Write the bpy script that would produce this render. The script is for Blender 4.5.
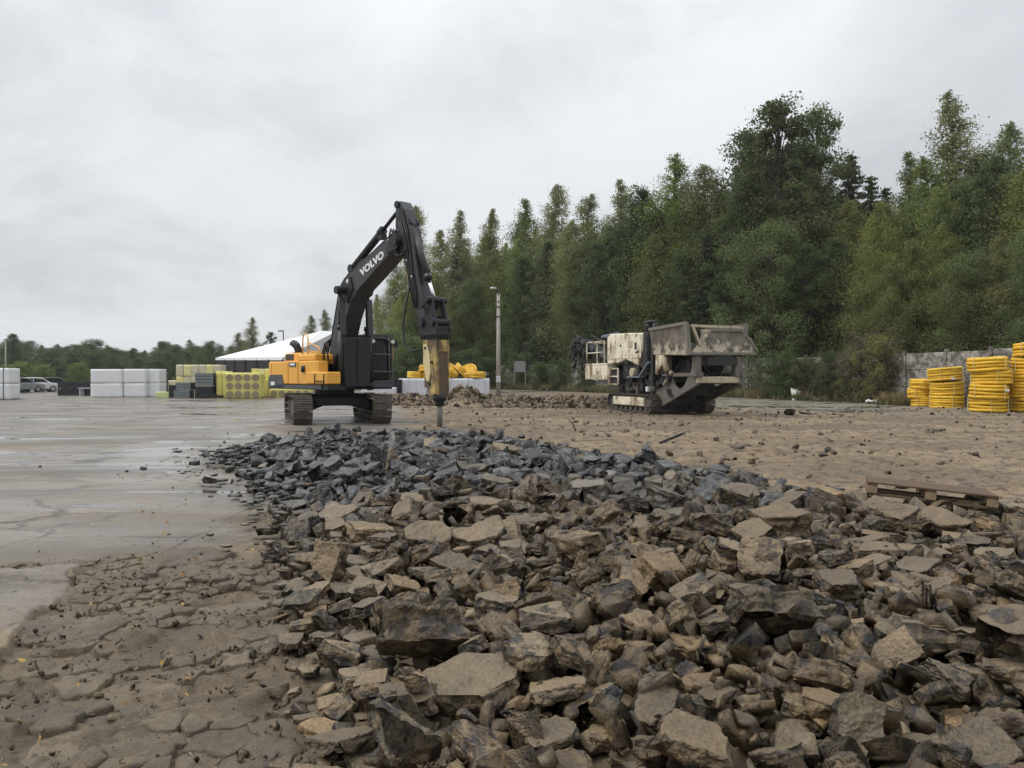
import bpy, bmesh, math, random
import numpy as np
from mathutils import Vector, Matrix, Quaternion, noise as mnoise

for _o in list(bpy.data.objects):
    bpy.data.objects.remove(_o)
SC = bpy.context.scene
COL = SC.collection
PI = math.pi
R = math.radians

# ------------------------------------------------------------ camera, sky, sun, exposure
cam_d = bpy.data.cameras.new("camera")
cam = bpy.data.objects.new("camera", cam_d)
COL.objects.link(cam)
cam.location = (0, 0, 1.6)
cam.rotation_euler = (R(89.4), 0, 0)
cam_d.sensor_width = 36
cam_d.lens = 36 * 760 / 1024
cam_d.clip_start = 0.05
cam_d.clip_end = 6000
SC.camera = cam
SC.view_settings.view_transform = 'Standard'
SC.view_settings.look = 'None'
SC.view_settings.exposure = 0.3
SC.view_settings.gamma = 1.0
SC.render.engine = 'CYCLES'
SC.cycles.max_bounces = 6
SC.cycles.diffuse_bounces = 3
SC.cycles.glossy_bounces = 2
SC.cycles.transmission_bounces = 3
SC.cycles.volume_bounces = 1
SC.cycles.transparent_max_bounces = 6
SC.cycles.use_denoising = True
SC.cycles.denoising_prefilter = 'FAST'

SUN_EL, SUN_AZ = R(52), R(-88)      # azimuth from +Y towards +X
W = bpy.data.worlds.new("World")
SC.world = W
W.use_nodes = True
nt = W.node_tree
for n in list(nt.nodes):
    nt.nodes.remove(n)


class NG:
    """tiny helper for node trees"""
    def __init__(s, tree):
        s.t = tree

    def n(s, typ, ins=None, **props):
        nd = s.t.nodes.new(typ)
        for k, v in props.items():
            setattr(nd, k, v)
        for k, v in (ins or {}).items():
            sk = nd.inputs[k]
            if isinstance(v, bpy.types.NodeSocket):
                s.t.links.new(v, sk)
            else:
                sk.default_value = v
        return nd

    def math(s, op, a, b=0.0, c=0.0, clamp=False):
        return s.n('ShaderNodeMath', {0: a, 1: b, 2: c}, operation=op, use_clamp=clamp).outputs[0]

    def mix(s, fac, a, b, mode='MIX'):
        nd = s.n('ShaderNodeMix', {0: fac, 6: a, 7: b}, data_type='RGBA', blend_type=mode)
        return nd.outputs[2]

    def noise(s, vec, scale, detail=4, rough=0.55, dist=0.0):
        return s.n('ShaderNodeTexNoise', {'Vector': vec, 'Scale': scale, 'Detail': detail,
                                          'Roughness': rough, 'Distortion': dist}).outputs[0]

    def ramp(s, fac, lo, hi, a=0.0, b=1.0, smooth=True):
        return s.n('ShaderNodeMapRange', {0: fac, 1: lo, 2: hi, 3: a, 4: b},
                   interpolation_type='SMOOTHSTEP' if smooth else 'LINEAR').outputs[0]

    def mapping(s, vec, scale=(1, 1, 1), loc=(0, 0, 0), rot=(0, 0, 0)):
        return s.n('ShaderNodeMapping', {0: vec, 1: loc, 2: rot, 3: scale}).outputs[0]


g = NG(nt)
tc = g.n('ShaderNodeTexCoord').outputs['Generated']
sky = g.n('ShaderNodeTexSky', sky_type='NISHITA', sun_disc=False, sun_elevation=SUN_EL,
          sun_rotation=SUN_AZ, air_density=1.0, dust_density=3.0)
sep = g.n('ShaderNodeSeparateXYZ', {0: tc})
zz = g.math('ADD', g.math('MAXIMUM', sep.outputs[2], 0.0), 0.22)
cx = g.math('DIVIDE', sep.outputs[0], zz)
cy = g.math('DIVIDE', sep.outputs[1], zz)
cv = g.n('ShaderNodeCombineXYZ', {0: cx, 1: cy, 2: 0.0}).outputs[0]
n1 = g.noise(g.mapping(cv, (0.62, 0.55, 1), (2.3, 0.4, 0)), 1.0, 5, 0.5, 0.5)
n2 = g.noise(g.mapping(cv, (1.7, 1.35, 1), (7.1, 3.2, 0)), 1.0, 7, 0.6, 0.6)
cl = g.math('ADD', g.math('MULTIPLY', n1, 0.68), g.math('MULTIPLY', n2, 0.32))
cl = g.ramp(cl, 0.38, 0.60)
# overcast: brighter overhead than at the horizon
zp = g.math('MAXIMUM', sep.outputs[2], 0.0)
lift = g.math('ADD', 0.93, g.math('MULTIPLY', g.math('POWER', zp, 2.2), 1.4))
ccol = g.mix(cl, (5.1, 5.28, 5.55, 1), (7.1, 7.25, 7.45, 1))
ccol = g.mix(1.0, ccol, g.n('ShaderNodeCombineXYZ', {0: lift, 1: lift, 2: lift}).outputs[0], 'MULTIPLY')
fin = g.mix(0.95, sky.outputs[0], ccol)
bg = g.n('ShaderNodeBackground', {'Color': fin, 'Strength': 0.1})
g.n('ShaderNodeOutputWorld', {'Surface': bg.outputs[0]})

sun_d = bpy.data.lights.new("sun", 'SUN')
sun_d.energy = 1.5
sun_d.angle = R(25)
sun_d.color = (1.0, 0.96, 0.9)
sun = bpy.data.objects.new("sun", sun_d)
COL.objects.link(sun)
_d = Vector((math.sin(SUN_AZ) * math.cos(SUN_EL), math.cos(SUN_AZ) * math.cos(SUN_EL), math.sin(SUN_EL)))
sun.rotation_euler = _d.to_track_quat('Z', 'Y').to_euler()
sun.location = (0, 0, 40)

# ------------------------------------------------------------ numpy noise
_T = np.random.RandomState(7).rand(16, 256, 256)


def vn(x, y, s=0):
    t = _T[s % 16]
    x = np.asarray(x, float); y = np.asarray(y, float)
    xi = np.floor(x).astype(int); yi = np.floor(y).astype(int)
    fx = x - xi; fy = y - yi
    fx = fx * fx * fx * (fx * (fx * 6 - 15) + 10); fy = fy * fy * fy * (fy * (fy * 6 - 15) + 10)
    x0 = xi & 255; x1 = (xi + 1) & 255; y0 = yi & 255; y1 = (yi + 1) & 255
    return (t[x0, y0] * (1 - fx) + t[x1, y0] * fx) * (1 - fy) + (t[x0, y1] * (1 - fx) + t[x1, y1] * fx) * fy


def fbm(x, y, s=0, o=4, g_=0.5):
    r = 0; a = 1; tot = 0
    for k in range(o):
        r = r + a * vn(x * 2 ** k + 17.3 * k, y * 2 ** k + 5.1 * k, s + k)
        tot += a; a *= g_
    return r / tot


def sstep(x, a, b):
    t = np.clip((x - a) / (b - a), 0, 1)
    return t * t * (3 - 2 * t)


# ------------------------------------------------------------ the lie of the land
PILE = [(-0.45, 2.0), (-0.7, 3.4), (-1.05, 4.6), (-1.7, 6.4), (-2.15, 7.4), (-2.7, 9.6), (-4.3, 12.5), (-5.7, 15.5),
        (-5.4, 17.8), (-3.0, 18.9), (-0.2, 18.0), (1.3, 15.5), (2.3, 12.8), (3.5, 10.4), (4.0, 8.9), (5.2, 7.9),
        (7.6, 7.4), (8.4, 4.5), (6.5, 2.0)]


def poly_sd(x, y, P):
    """signed distance to a polygon, positive inside"""
    x = np.asarray(x, float); y = np.asarray(y, float)
    d = np.full(x.shape, 1e9); ins = np.zeros(x.shape, bool)
    for i in range(len(P)):
        x0, y0 = P[i]; x1, y1 = P[(i + 1) % len(P)]
        dx, dy = x1 - x0, y1 - y0
        t = np.clip(((x - x0) * dx + (y - y0) * dy) / (dx * dx + dy * dy), 0, 1)
        d = np.minimum(d, np.hypot(x - x0 - t * dx, y - y0 - t * dy))
        c = ((y0 > y) != (y1 > y)) & (x < (x1 - x0) * (y - y0) / (y1 - y0 + 1e-12) + x0)
        ins ^= c
    return np.where(ins, d, -d)


def mound(x, y):
    """soil under the rubble"""
    s = poly_sd(x, y, PILE)
    far = sstep(np.asarray(y, float), 7, 13)
    h = sstep(s, 0.0, 1.8) * (0.10 + 0.20 * far)
    return h * (0.6 + 0.8 * fbm(np.asarray(x) * 0.7, np.asarray(y) * 0.7, 3, 3))


def settle(x, y):
    """how far the heap has sunk at its far end"""
    return sstep(poly_sd(x, y, PILE), 0.0, 1.8) * .24 * sstep(np.asarray(y, float), 8, 14)
# ------------------------------------------------------------ object helpers
def tag(o, label=None, cat=None, group=None, kind=None):
    if label: o['label'] = label
    if cat: o['category'] = cat
    if group: o['group'] = group
    if kind: o['kind'] = kind
    return o


def empty(name, loc=(0, 0, 0), rz=0.0, label=None, cat=None, group=None):
    o = bpy.data.objects.new(name, None)
    o.empty_display_size = 0.3
    o.location = loc
    o.rotation_euler = (0, 0, rz)
    COL.objects.link(o)
    return tag(o, label, cat, group)


def link(name, me, parent=None, loc=None, rot=None, scale=None):
    o = bpy.data.objects.new(name, me)
    COL.objects.link(o)
    if parent is not None: o.parent = parent
    if loc is not None: o.location = loc
    if rot is not None: o.rotation_euler = rot
    if scale is not None: o.scale = scale if hasattr(scale, '__len__') else (scale,) * 3
    return o


def np_mesh(name, V, Fq, mat=None, smooth=False):
    """mesh from numpy arrays; Fq is (n,3) or (n,4)"""
    V = np.asarray(V, np.float32); Fq = np.asarray(Fq, np.int32)
    me = bpy.data.meshes.new(name)
    k = Fq.shape[1]; n = len(Fq)
    me.vertices.add(len(V)); me.vertices.foreach_set('co', V.ravel())
    me.loops.add(n * k); me.loops.foreach_set('vertex_index', Fq.ravel())
    me.polygons.add(n)
    me.polygons.foreach_set('loop_start', np.arange(0, n * k, k, dtype=np.int32))
    if smooth: me.polygons.foreach_set('use_smooth', np.ones(n, bool))
    me.update(calc_edges=True)
    if mat: me.materials.append(mat)
    return me


def copy_tree(o, parent=None):
    c = o.copy()
    COL.objects.link(c)
    if parent is not None: c.parent = parent
    for ch in list(o.children):
        copy_tree(ch, c)
    return c


class MB:
    """collects shapes into one mesh"""
    def __init__(s):
        s.V = []; s.F = []; s.S = []

    def add(s, V, F, smooth=False):
        b = len(s.V)
        s.V += [tuple(v) for v in V]
        s.F += [tuple(i + b for i in f) for f in F]
        s.S += [smooth] * len(F)
        return s

    def box(s, c, size, rot=None, ch=0.0):
        """box with centre c, full size, optional 3x3/4x4 rotation, chamfer ch on the edges"""
        hx, hy, hz = [q / 2 for q in size]
        M = rot.to_3x3() if rot is not None else Matrix.Identity(3)
        c = Vector(c)
        if ch <= 0 or ch > min(hx, hy, hz) * .9:
            P = [(-hx, -hy, -hz), (hx, -hy, -hz), (hx, hy, -hz), (-hx, hy, -hz), (-hx, -hy, hz), (hx, -hy, hz), (hx, hy, hz), (-hx, hy, hz)]
            Fs = [(0, 3, 2, 1), (4, 5, 6, 7), (0, 1, 5, 4), (1, 2, 6, 5), (2, 3, 7, 6), (3, 0, 4, 7)]
            return s.add([M @ Vector(p) + c for p in P], Fs)
        bm = bmesh.new()
        bmesh.ops.create_cube(bm, size=1)
        for v in bm.verts:
            v.co = Vector((v.co.x * 2 * hx, v.co.y * 2 * hy, v.co.z * 2 * hz))
        bmesh.ops.bevel(bm, geom=bm.edges[:], offset=ch, segments=1, affect='EDGES', profile=0.5)
        V = [M @ v.co + c for v in bm.verts]
        Fs = [[v.index for v in f.verts] for f in bm.faces]
        bm.free()
        return s.add(V, Fs)

    def bar(s, a, b, w, h=None, up=(0, 0, 1)):
        """square bar from a to b"""
        a = Vector(a); b = Vector(b); h = h or w
        d = (b - a); L = d.length; d.normalize()
        u = Vector(up)
        if abs(d.dot(u)) > .97: u = Vector((1, 0, 0))
        x = d.cross(u).normalized(); y = x.cross(d).normalized()
        M = Matrix((x, y, d)).transposed()
        return s.box((a + b) / 2, (w, h, L), M)

    def tube(s, pts, r, n=10, caps=True, smooth=True):
        """round tube through points; r a number or one per point"""
        pts = [Vector(p) for p in pts]
        rr = r if hasattr(r, '__len__') else [r] * len(pts)
        V = []; F = []
        prev = None
        for i, p in enumerate(pts):
            d = (pts[min(i + 1, len(pts) - 1)] - pts[max(i - 1, 0)]).normalized()
            if prev is None:
                u = Vector((0, 0, 1)) if abs(d.z) < .9 else Vector((1, 0, 0))
                x = d.cross(u).normalized()
            else:
                x = (prev - d * prev.dot(d)).normalized()
            prev = x
            y = d.cross(x)
            for k in range(n):
                an = 2 * PI * k / n
                V.append(p + (x * math.cos(an) + y * math.sin(an)) * rr[i])
        for i in range(len(pts) - 1):
            for k in range(n):
                k2 = (k + 1) % n
                F.append((i * n + k, i * n + k2, (i + 1) * n + k2, (i + 1) * n + k))
        s.add(V, F, smooth)
        if caps:
            m = len(pts)
            b = len(s.V) - n * m
            s.F.append(tuple(b + k for k in range(n))[::-1]); s.S.append(False)
            s.F.append(tuple(b + (m - 1) * n + k for k in range(n))); s.S.append(False)
        return s

    def prism(s, outline, thick, M, ch=0.0):
        """polygon outline (2D a,b) extruded from -thick/2 to thick/2 along the third axis of the 4x4 M; ch chamfers its edges"""
        bm = bmesh.new()
        vs = [bm.verts.new((p[0], p[1], -thick / 2)) for p in outline]
        f = bm.faces.new(vs)
        r = bmesh.ops.extrude_face_region(bm, geom=[f])
        for v in r['geom']:
            if isinstance(v, bmesh.types.BMVert): v.co.z += thick
        bmesh.ops.recalc_face_normals(bm, faces=bm.faces)
        if ch > 0:
            ed = [e for e in bm.edges if abs(e.verts[0].co.z - e.verts[1].co.z) < 1e-6]
            bmesh.ops.bevel(bm, geom=ed, offset=ch, segments=1, affect='EDGES', profile=.5)
        bm.verts.index_update()
        V = [M @ v.co for v in bm.verts]
        Fs = [[v.index for v in fc.verts] for fc in bm.faces]
        bm.free()
        return s.add(V, Fs)

    def plate(s, P, th):
        """a planar polygon in 3D given thickness th along its normal (centred)"""
        P = [Vector(p) for p in P]
        n = Vector((0, 0, 0))
        for i in range(len(P)):
            a = P[i]; b = P[(i + 1) % len(P)]
            n += a.cross(b)
        n.normalize()
        m = len(P)
        V = [p - n * th / 2 for p in P] + [p + n * th / 2 for p in P]
        F = [tuple(range(m))[::-1], tuple(range(m, 2 * m))] + [(i, (i + 1) % m, m + (i + 1) % m, m + i) for i in range(m)]
        return s.add(V, F)

    def disc(s, c, axis, r, w, n=20, ch=0.0):
        """cylinder of radius r and width w along axis"""
        c = Vector(c); ax = Vector(axis).normalized()
        if ch > 0:
            return s.tube([c - ax * w / 2, c - ax * (w / 2 - ch), c + ax * (w / 2 - ch), c + ax * w / 2], [r - ch, r, r, r - ch], n, smooth=False)
        return s.tube([c - ax * w / 2, c + ax * w / 2], r, n, smooth=False)

    def build(s, name, mat, parent=None, loc=None, rot=None):
        me = bpy.data.meshes.new(name)
        me.from_pydata([tuple(v) for v in s.V], [], s.F)
        me.polygons.foreach_set('use_smooth', s.S)
        me.update()
        if mat is not None: me.materials.append(mat)
        return link(name, me, parent, loc, rot)


# ------------------------------------------------------------ materials
MATS = {}


def material(name):
    m = bpy.data.materials.new(name)
    m.use_nodes = True
    t = m.node_tree
    for n in list(t.nodes): t.nodes.remove(n)
    MATS[name] = m
    return m, NG(t)


def finish(g, bsdf, disp=None):
    g.n('ShaderNodeOutputMaterial', {'Surface': bsdf})


def bump(g, h, strength=0.5, dist=0.02):
    return g.n('ShaderNodeBump', {'Strength': strength, 'Distance': dist, 'Height': h}).outputs[0]


def paint(name, col, rough=0.5, dirt=(0.09, 0.075, 0.055), dirt_amt=0.35, metal=0.0, scale=3.0, spec=0.4, low=None):
    """paint with mud, streaks and scuffs; low=(z0,z1) adds more mud where the thing is near the ground (object space)"""
    m, g = material(name)
    tcn = g.n('ShaderNodeTexCoord')
    p = tcn.outputs['Object']
    a = g.noise(p, scale, 6, 0.65)
    st = g.noise(g.mapping(p, (scale * 3, scale * 3, scale * .5)), 1.0, 5, 0.6)
    f = g.math('ADD', g.math('MULTIPLY', a, .6), g.math('MULTIPLY', st, .4))
    lo = 0.66 - 0.3 * dirt_amt
    f = g.ramp(f, lo, lo + 0.17)
    f = g.math('MULTIPLY', f, min(1, .45 + dirt_amt))
    if low:
        zc = g.n('ShaderNodeSeparateXYZ', {0: p}).outputs[2]
        zl = g.ramp(g.math('ADD', zc, g.math('MULTIPLY', g.math('SUBTRACT', a, .5), (low[1] - low[0]) * 1.5)), low[0], low[1], 1.0, 0.0)
        f = g.math('MAXIMUM', f, g.math('MULTIPLY', zl, 0.85))
    fine = g.ramp(g.noise(p, scale * 14, 3, .6), .3, .7, .88, 1.1)
    c = g.mix(f, (*col, 1), (*dirt, 1))
    c = g.mix(1.0, c, g.n('ShaderNodeCombineXYZ', {0: fine, 1: fine, 2: fine}).outputs[0], 'MULTIPLY')
    rg = g.math('ADD', rough, g.math('MULTIPLY', f, 0.75 - rough))
    b = g.n('ShaderNodeBsdfPrincipled', {'Base Color': c, 'Roughness': rg, 'Metallic': metal, 'Specular IOR Level': spec,
                                         'Normal': bump(g, g.noise(p, scale * 9, 4, .6), .25, .01)})
    finish(g, b.outputs[0])
    return m


def px(x, y_ground=None, Y=None, z=0.0):
    """world point seen at photo column x, standing at depth Y"""
    return Vector(((x - 512) / 760 * Y, Y, z))


def zpx(y, Y):
    """world height seen at photo row y at depth Y"""
    return 1.6 + (376 - y) / 760 * Y
# ------------------------------------------------------------ shapes of broken slabs
N_ARCH = 30


def rock_hull(k):
    """a broken piece of slab: a box with corners and edges knocked off, largest side 1"""
    rnd = random.Random(1000 + k)
    kind = k % 3
    L = 1.0
    Wd = rnd.uniform(0.6, 0.95)
    T = (rnd.uniform(0.17, 0.25), rnd.uniform(0.34, 0.48), rnd.uniform(0.24, 0.36))[kind]
    bm = bmesh.new()
    bmesh.ops.create_cube(bm, size=1.0)
    for v in bm.verts:
        v.co = Vector((v.co.x * L, v.co.y * Wd, v.co.z * T))
        v.co += Vector((rnd.uniform(-.06, .06), rnd.uniform(-.06, .06), rnd.uniform(-.05, .05) * (kind != 0)))
    for c in range(rnd.randint(4, 7)):
        an = rnd.uniform(0, 2 * PI)
        nz = rnd.uniform(-0.5, 0.5) if c < 4 else rnd.uniform(-1.4, 1.2)
        nrm = Vector((math.cos(an), math.sin(an), nz)).normalized()
        ext = max(nrm.dot(v.co) for v in bm.verts)
        off = ext * rnd.uniform(0.66, 0.92)
        geom = bm.verts[:] + bm.edges[:] + bm.faces[:]
        r = bmesh.ops.bisect_plane(bm, geom=geom, plane_co=nrm * off, plane_no=nrm, clear_outer=True, dist=1e-5)
        ed = [e for e in r['geom_cut'] if isinstance(e, bmesh.types.BMEdge)]
        if ed:
            bmesh.ops.contextual_create(bm, geom=ed)
    bmesh.ops.dissolve_degenerate(bm, dist=0.015, edges=bm.edges)
    bmesh.ops.convex_hull(bm, input=bm.verts)
    bmesh.ops.dissolve_limit(bm, angle_limit=0.03, verts=bm.verts, edges=bm.edges)
    mn = [min(v.co[i] for v in bm.verts) for i in range(3)]
    mx = [max(v.co[i] for v in bm.verts) for i in range(3)]
    ce = Vector([(a + b) / 2 for a, b in zip(mn, mx)])
    s = 1.0 / max(b - a for a, b in zip(mn, mx))
    for v in bm.verts:
        v.co = (v.co - ce) * s
    bmesh.ops.recalc_face_normals(bm, faces=bm.faces)
    return bm
# ------------------------------------------------------------ the ground
def side_x(y):
    """where paving gives way to the stripped earth on the right"""
    return np.interp(y, [0, 8, 14, 19, 24, 30, 38, 46, 60, 80, 90], [-3, -3, -2, -2.5, -3.2, -4.2, -6.0, -7.5, -8, 9, 30])


BANK = [(-11, 44), (-5, 40.2), (2.0, 38.5), (5.5, 37.5), (7.5, 39.5), (6, 46), (0, 48), (-9, 50)]


def ground_z(x, y):
    x = np.asarray(x, float); y = np.asarray(y, float)
    z = (fbm(x * .12, y * .12, 1, 3) - .5) * 0.10 * sstep(y, 2, 14)
    dirt = sstep(x - side_x(y), -.6, .8) * (1 - sstep(y, 40, 60))
    sd = poly_sd(x, y, PILE)
    dirt = np.where(sd > -.3, 0, dirt)
    # ruts and clods on the stripped earth
    r1 = fbm(x * .55 + 3, y * 1.1, 2, 4)
    r2 = fbm(x * 1.7, y * 2.6, 5, 4)
    r3 = fbm(x * 4.0, y * 5.0, 9, 3)
    r4 = fbm(x * 9.0, y * 11.0, 12, 3)
    z = z + dirt * ((r1 - .5) * .10 + (sstep(r2, .60, .70)) * .035 + sstep(r3, .58, .72) * .035 + (r4 - .5) * .022 - .055 * sstep(np.abs(np.sin((x * .22 - y * .55) + 1.3 * fbm(x * .15, y * .15, 4, 2))), .12, .02))
    z = z + np.where(sd > -2.5, 0, dirt) * 0.0
    # loose soil round the pile and under it
    z = z + mound(x, y) - settle(x, y)
    z = z + sstep(sd, -1.2, .4) * (fbm(x * 2.2, y * 2.2, 4, 4) - .4) * .12
    # the bank of spoil behind the digger
    sb = poly_sd(x, y, BANK)
    z = z + sstep(sb, -.3, 2.2) * (.10 + .32 * fbm(x * .5, y * .5, 6, 4))
    z = z + np.exp(-(((x + 2.6) / 1.1) ** 2 + ((y - 40.2) / 1.0) ** 2)) * .95       # heap beside the breaker
    # scraped-up soil by the breaker point and by the pile
    z = z + np.exp(-(((x + 1.6) / 1.6) ** 2 + ((y - 22.6) / 1.0) ** 2)) * .20
    z = z + np.exp(-(((x - 4.6) / 1.5) ** 2 + ((y - 15.6) / .55) ** 2)) * .16
    tg = tongue(x, y)
    z = z + tg * (.030 + .016 * sstep(fbm(x * 2.2, y * 4.0, 9, 3), .48, .54) + .012 * sstep(fbm(x * 1.5, y * 5.0, 2, 3), .5, .55))
    return z


TONGUE = [(-3.30, 5.75), (-3.05, 5.0), (-2.92, 4.55), (-2.70, 4.10), (-3.4, 3.75), (-7, 3.6), (-7, 6.4), (-3.6, 6.3)]


def tongue(x, y):
    """the remnant of sound paving that ends in a broken edge at the left"""
    w = (fbm(x * 3.2, y * 3.2, 4, 4) - .5) * .34
    return sstep(poly_sd(x, y, TONGUE) + w, 0.0, .05)


def crack_zone(x, y):
    """1 inside the cracked old paving at the near left"""
    n = (fbm(x * 1.1, y * 1.1, 11, 3) - .5)
    return sstep(6.35 - y + n * 1.3 + np.clip(-1.5 - x, 0, 4) * .10, -.3, .5) * sstep(-.15 - x * .9 + n * .6 - (y - 3) * .35, 0, .5) * (1 - tongue(x, y))


def build_ground():
    rows = [-60, -25, -10, -4, -1, 0.4, 1.2, 1.7]
    y = 2.1
    while y < 95:
        rows.append(y)
        y += max(.021, y * .0062) if y < 45 else y * .02
    while y < 2500:
        rows.append(y); y *= 1.18
    rows = np.array(rows)
    nu = 460
    u = np.linspace(-1, 1, nu)
    u = u * .72 + np.sign(u) * np.maximum(np.abs(u) - .93, 0) ** 1 * 26.0
    Yg = np.repeat(rows[:, None], nu, 1)
    half = np.maximum(Yg, 2.1) * 1.0 + .8
    half = np.where(Yg < 1.5, 6 + np.abs(Yg) * 1.0, half)
    Xg = u[None, :] * half
    Z = ground_z(Xg, Yg)
    cz = crack_zone(Xg, Yg)
    m = (cz > 0) & (Yg > 1.6) & (Yg < 8)
    sub = (fbm(Xg * 5, Yg * 5, 13, 4) - .5)
    Z = np.where(m, Z - cz * .012 + cz * (sub * .016 + (fbm(Xg * 16, Yg * 16, 2, 3) - .5) * .016), Z)
    far = np.abs(Xg) > 150
    Z = np.where(far | (Yg > 95), Z * 0 - .0, Z)
    V = np.stack([Xg, Yg, Z], -1).reshape(-1, 3)
    ny = len(rows)
    i = np.arange(nu - 1)[None, :]; j = np.arange(ny - 1)[:, None]
    a = (j * nu + i).ravel()
    F = np.stack([a, a + 1, a + nu + 1, a + nu], -1)
    me = np_mesh('ground', V, F, MATS['ground'], True)
    x = V[:, 0]; yv = V[:, 1]
    dirt = sstep(x - side_x(yv) + (fbm(x * .5, yv * .5, 2, 3) - .5) * 2.2, -.5, .9)
    # the worn road that runs along the fence at the right
    road = sstep(x - np.interp(yv, [24, 29, 33, 40, 60], [40, 21, 12.5, 8.8, 9]), -.8, 1.5) * sstep(yv, 27, 31) \
        * sstep(yv + (fbm(x * .3, yv * .8, 3, 3) - .5) * 5, 29.5, 33.5)
    road = road * sstep(x, 7, 10)
    soil = np.maximum(sstep(poly_sd(x, yv, PILE) + (fbm(x * 1.3, yv * 1.3, 6, 3) - .5) * 1.3, -.75, .1), sstep(poly_sd(x, yv, BANK), -1, .5))
    edge = sstep(7.1 - yv + (fbm(x * .8, yv * .8, 11, 4) - .5) * 3.2, -.9, 1.6) * sstep(.4 - x, 0, 1.5) * (1 - .75 * tongue(x, yv)) * (yv < 12)
    soil = np.maximum(soil, edge * .92)
    verge = sstep(fence_dist(x, yv) + (fbm(x * .8, yv * .8, 9, 3) - .5) * 1.2, -2.6, -1.4)
    ca = me.color_attributes.new('zone', 'FLOAT_COLOR', 'POINT')
    D = np.stack([np.clip(dirt - road, 0, 1), soil, verge, road], -1).astype(np.float32)
    ca.data.foreach_set('color', D.ravel())
    o = link('ground', me)
    tag(o, kind='structure')
    return o


FENCE = [(29, 22), (27.0, 30), (24.6, 35), (21.6, 50), (14.5, 66), (5.3, 84), (-2, 95)]


def fence_dist(x, y):
    """signed distance to the fence line: negative on the yard side"""
    P = FENCE + [(400, 300), (400, 0)]
    return poly_sd(x, y, P)


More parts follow.
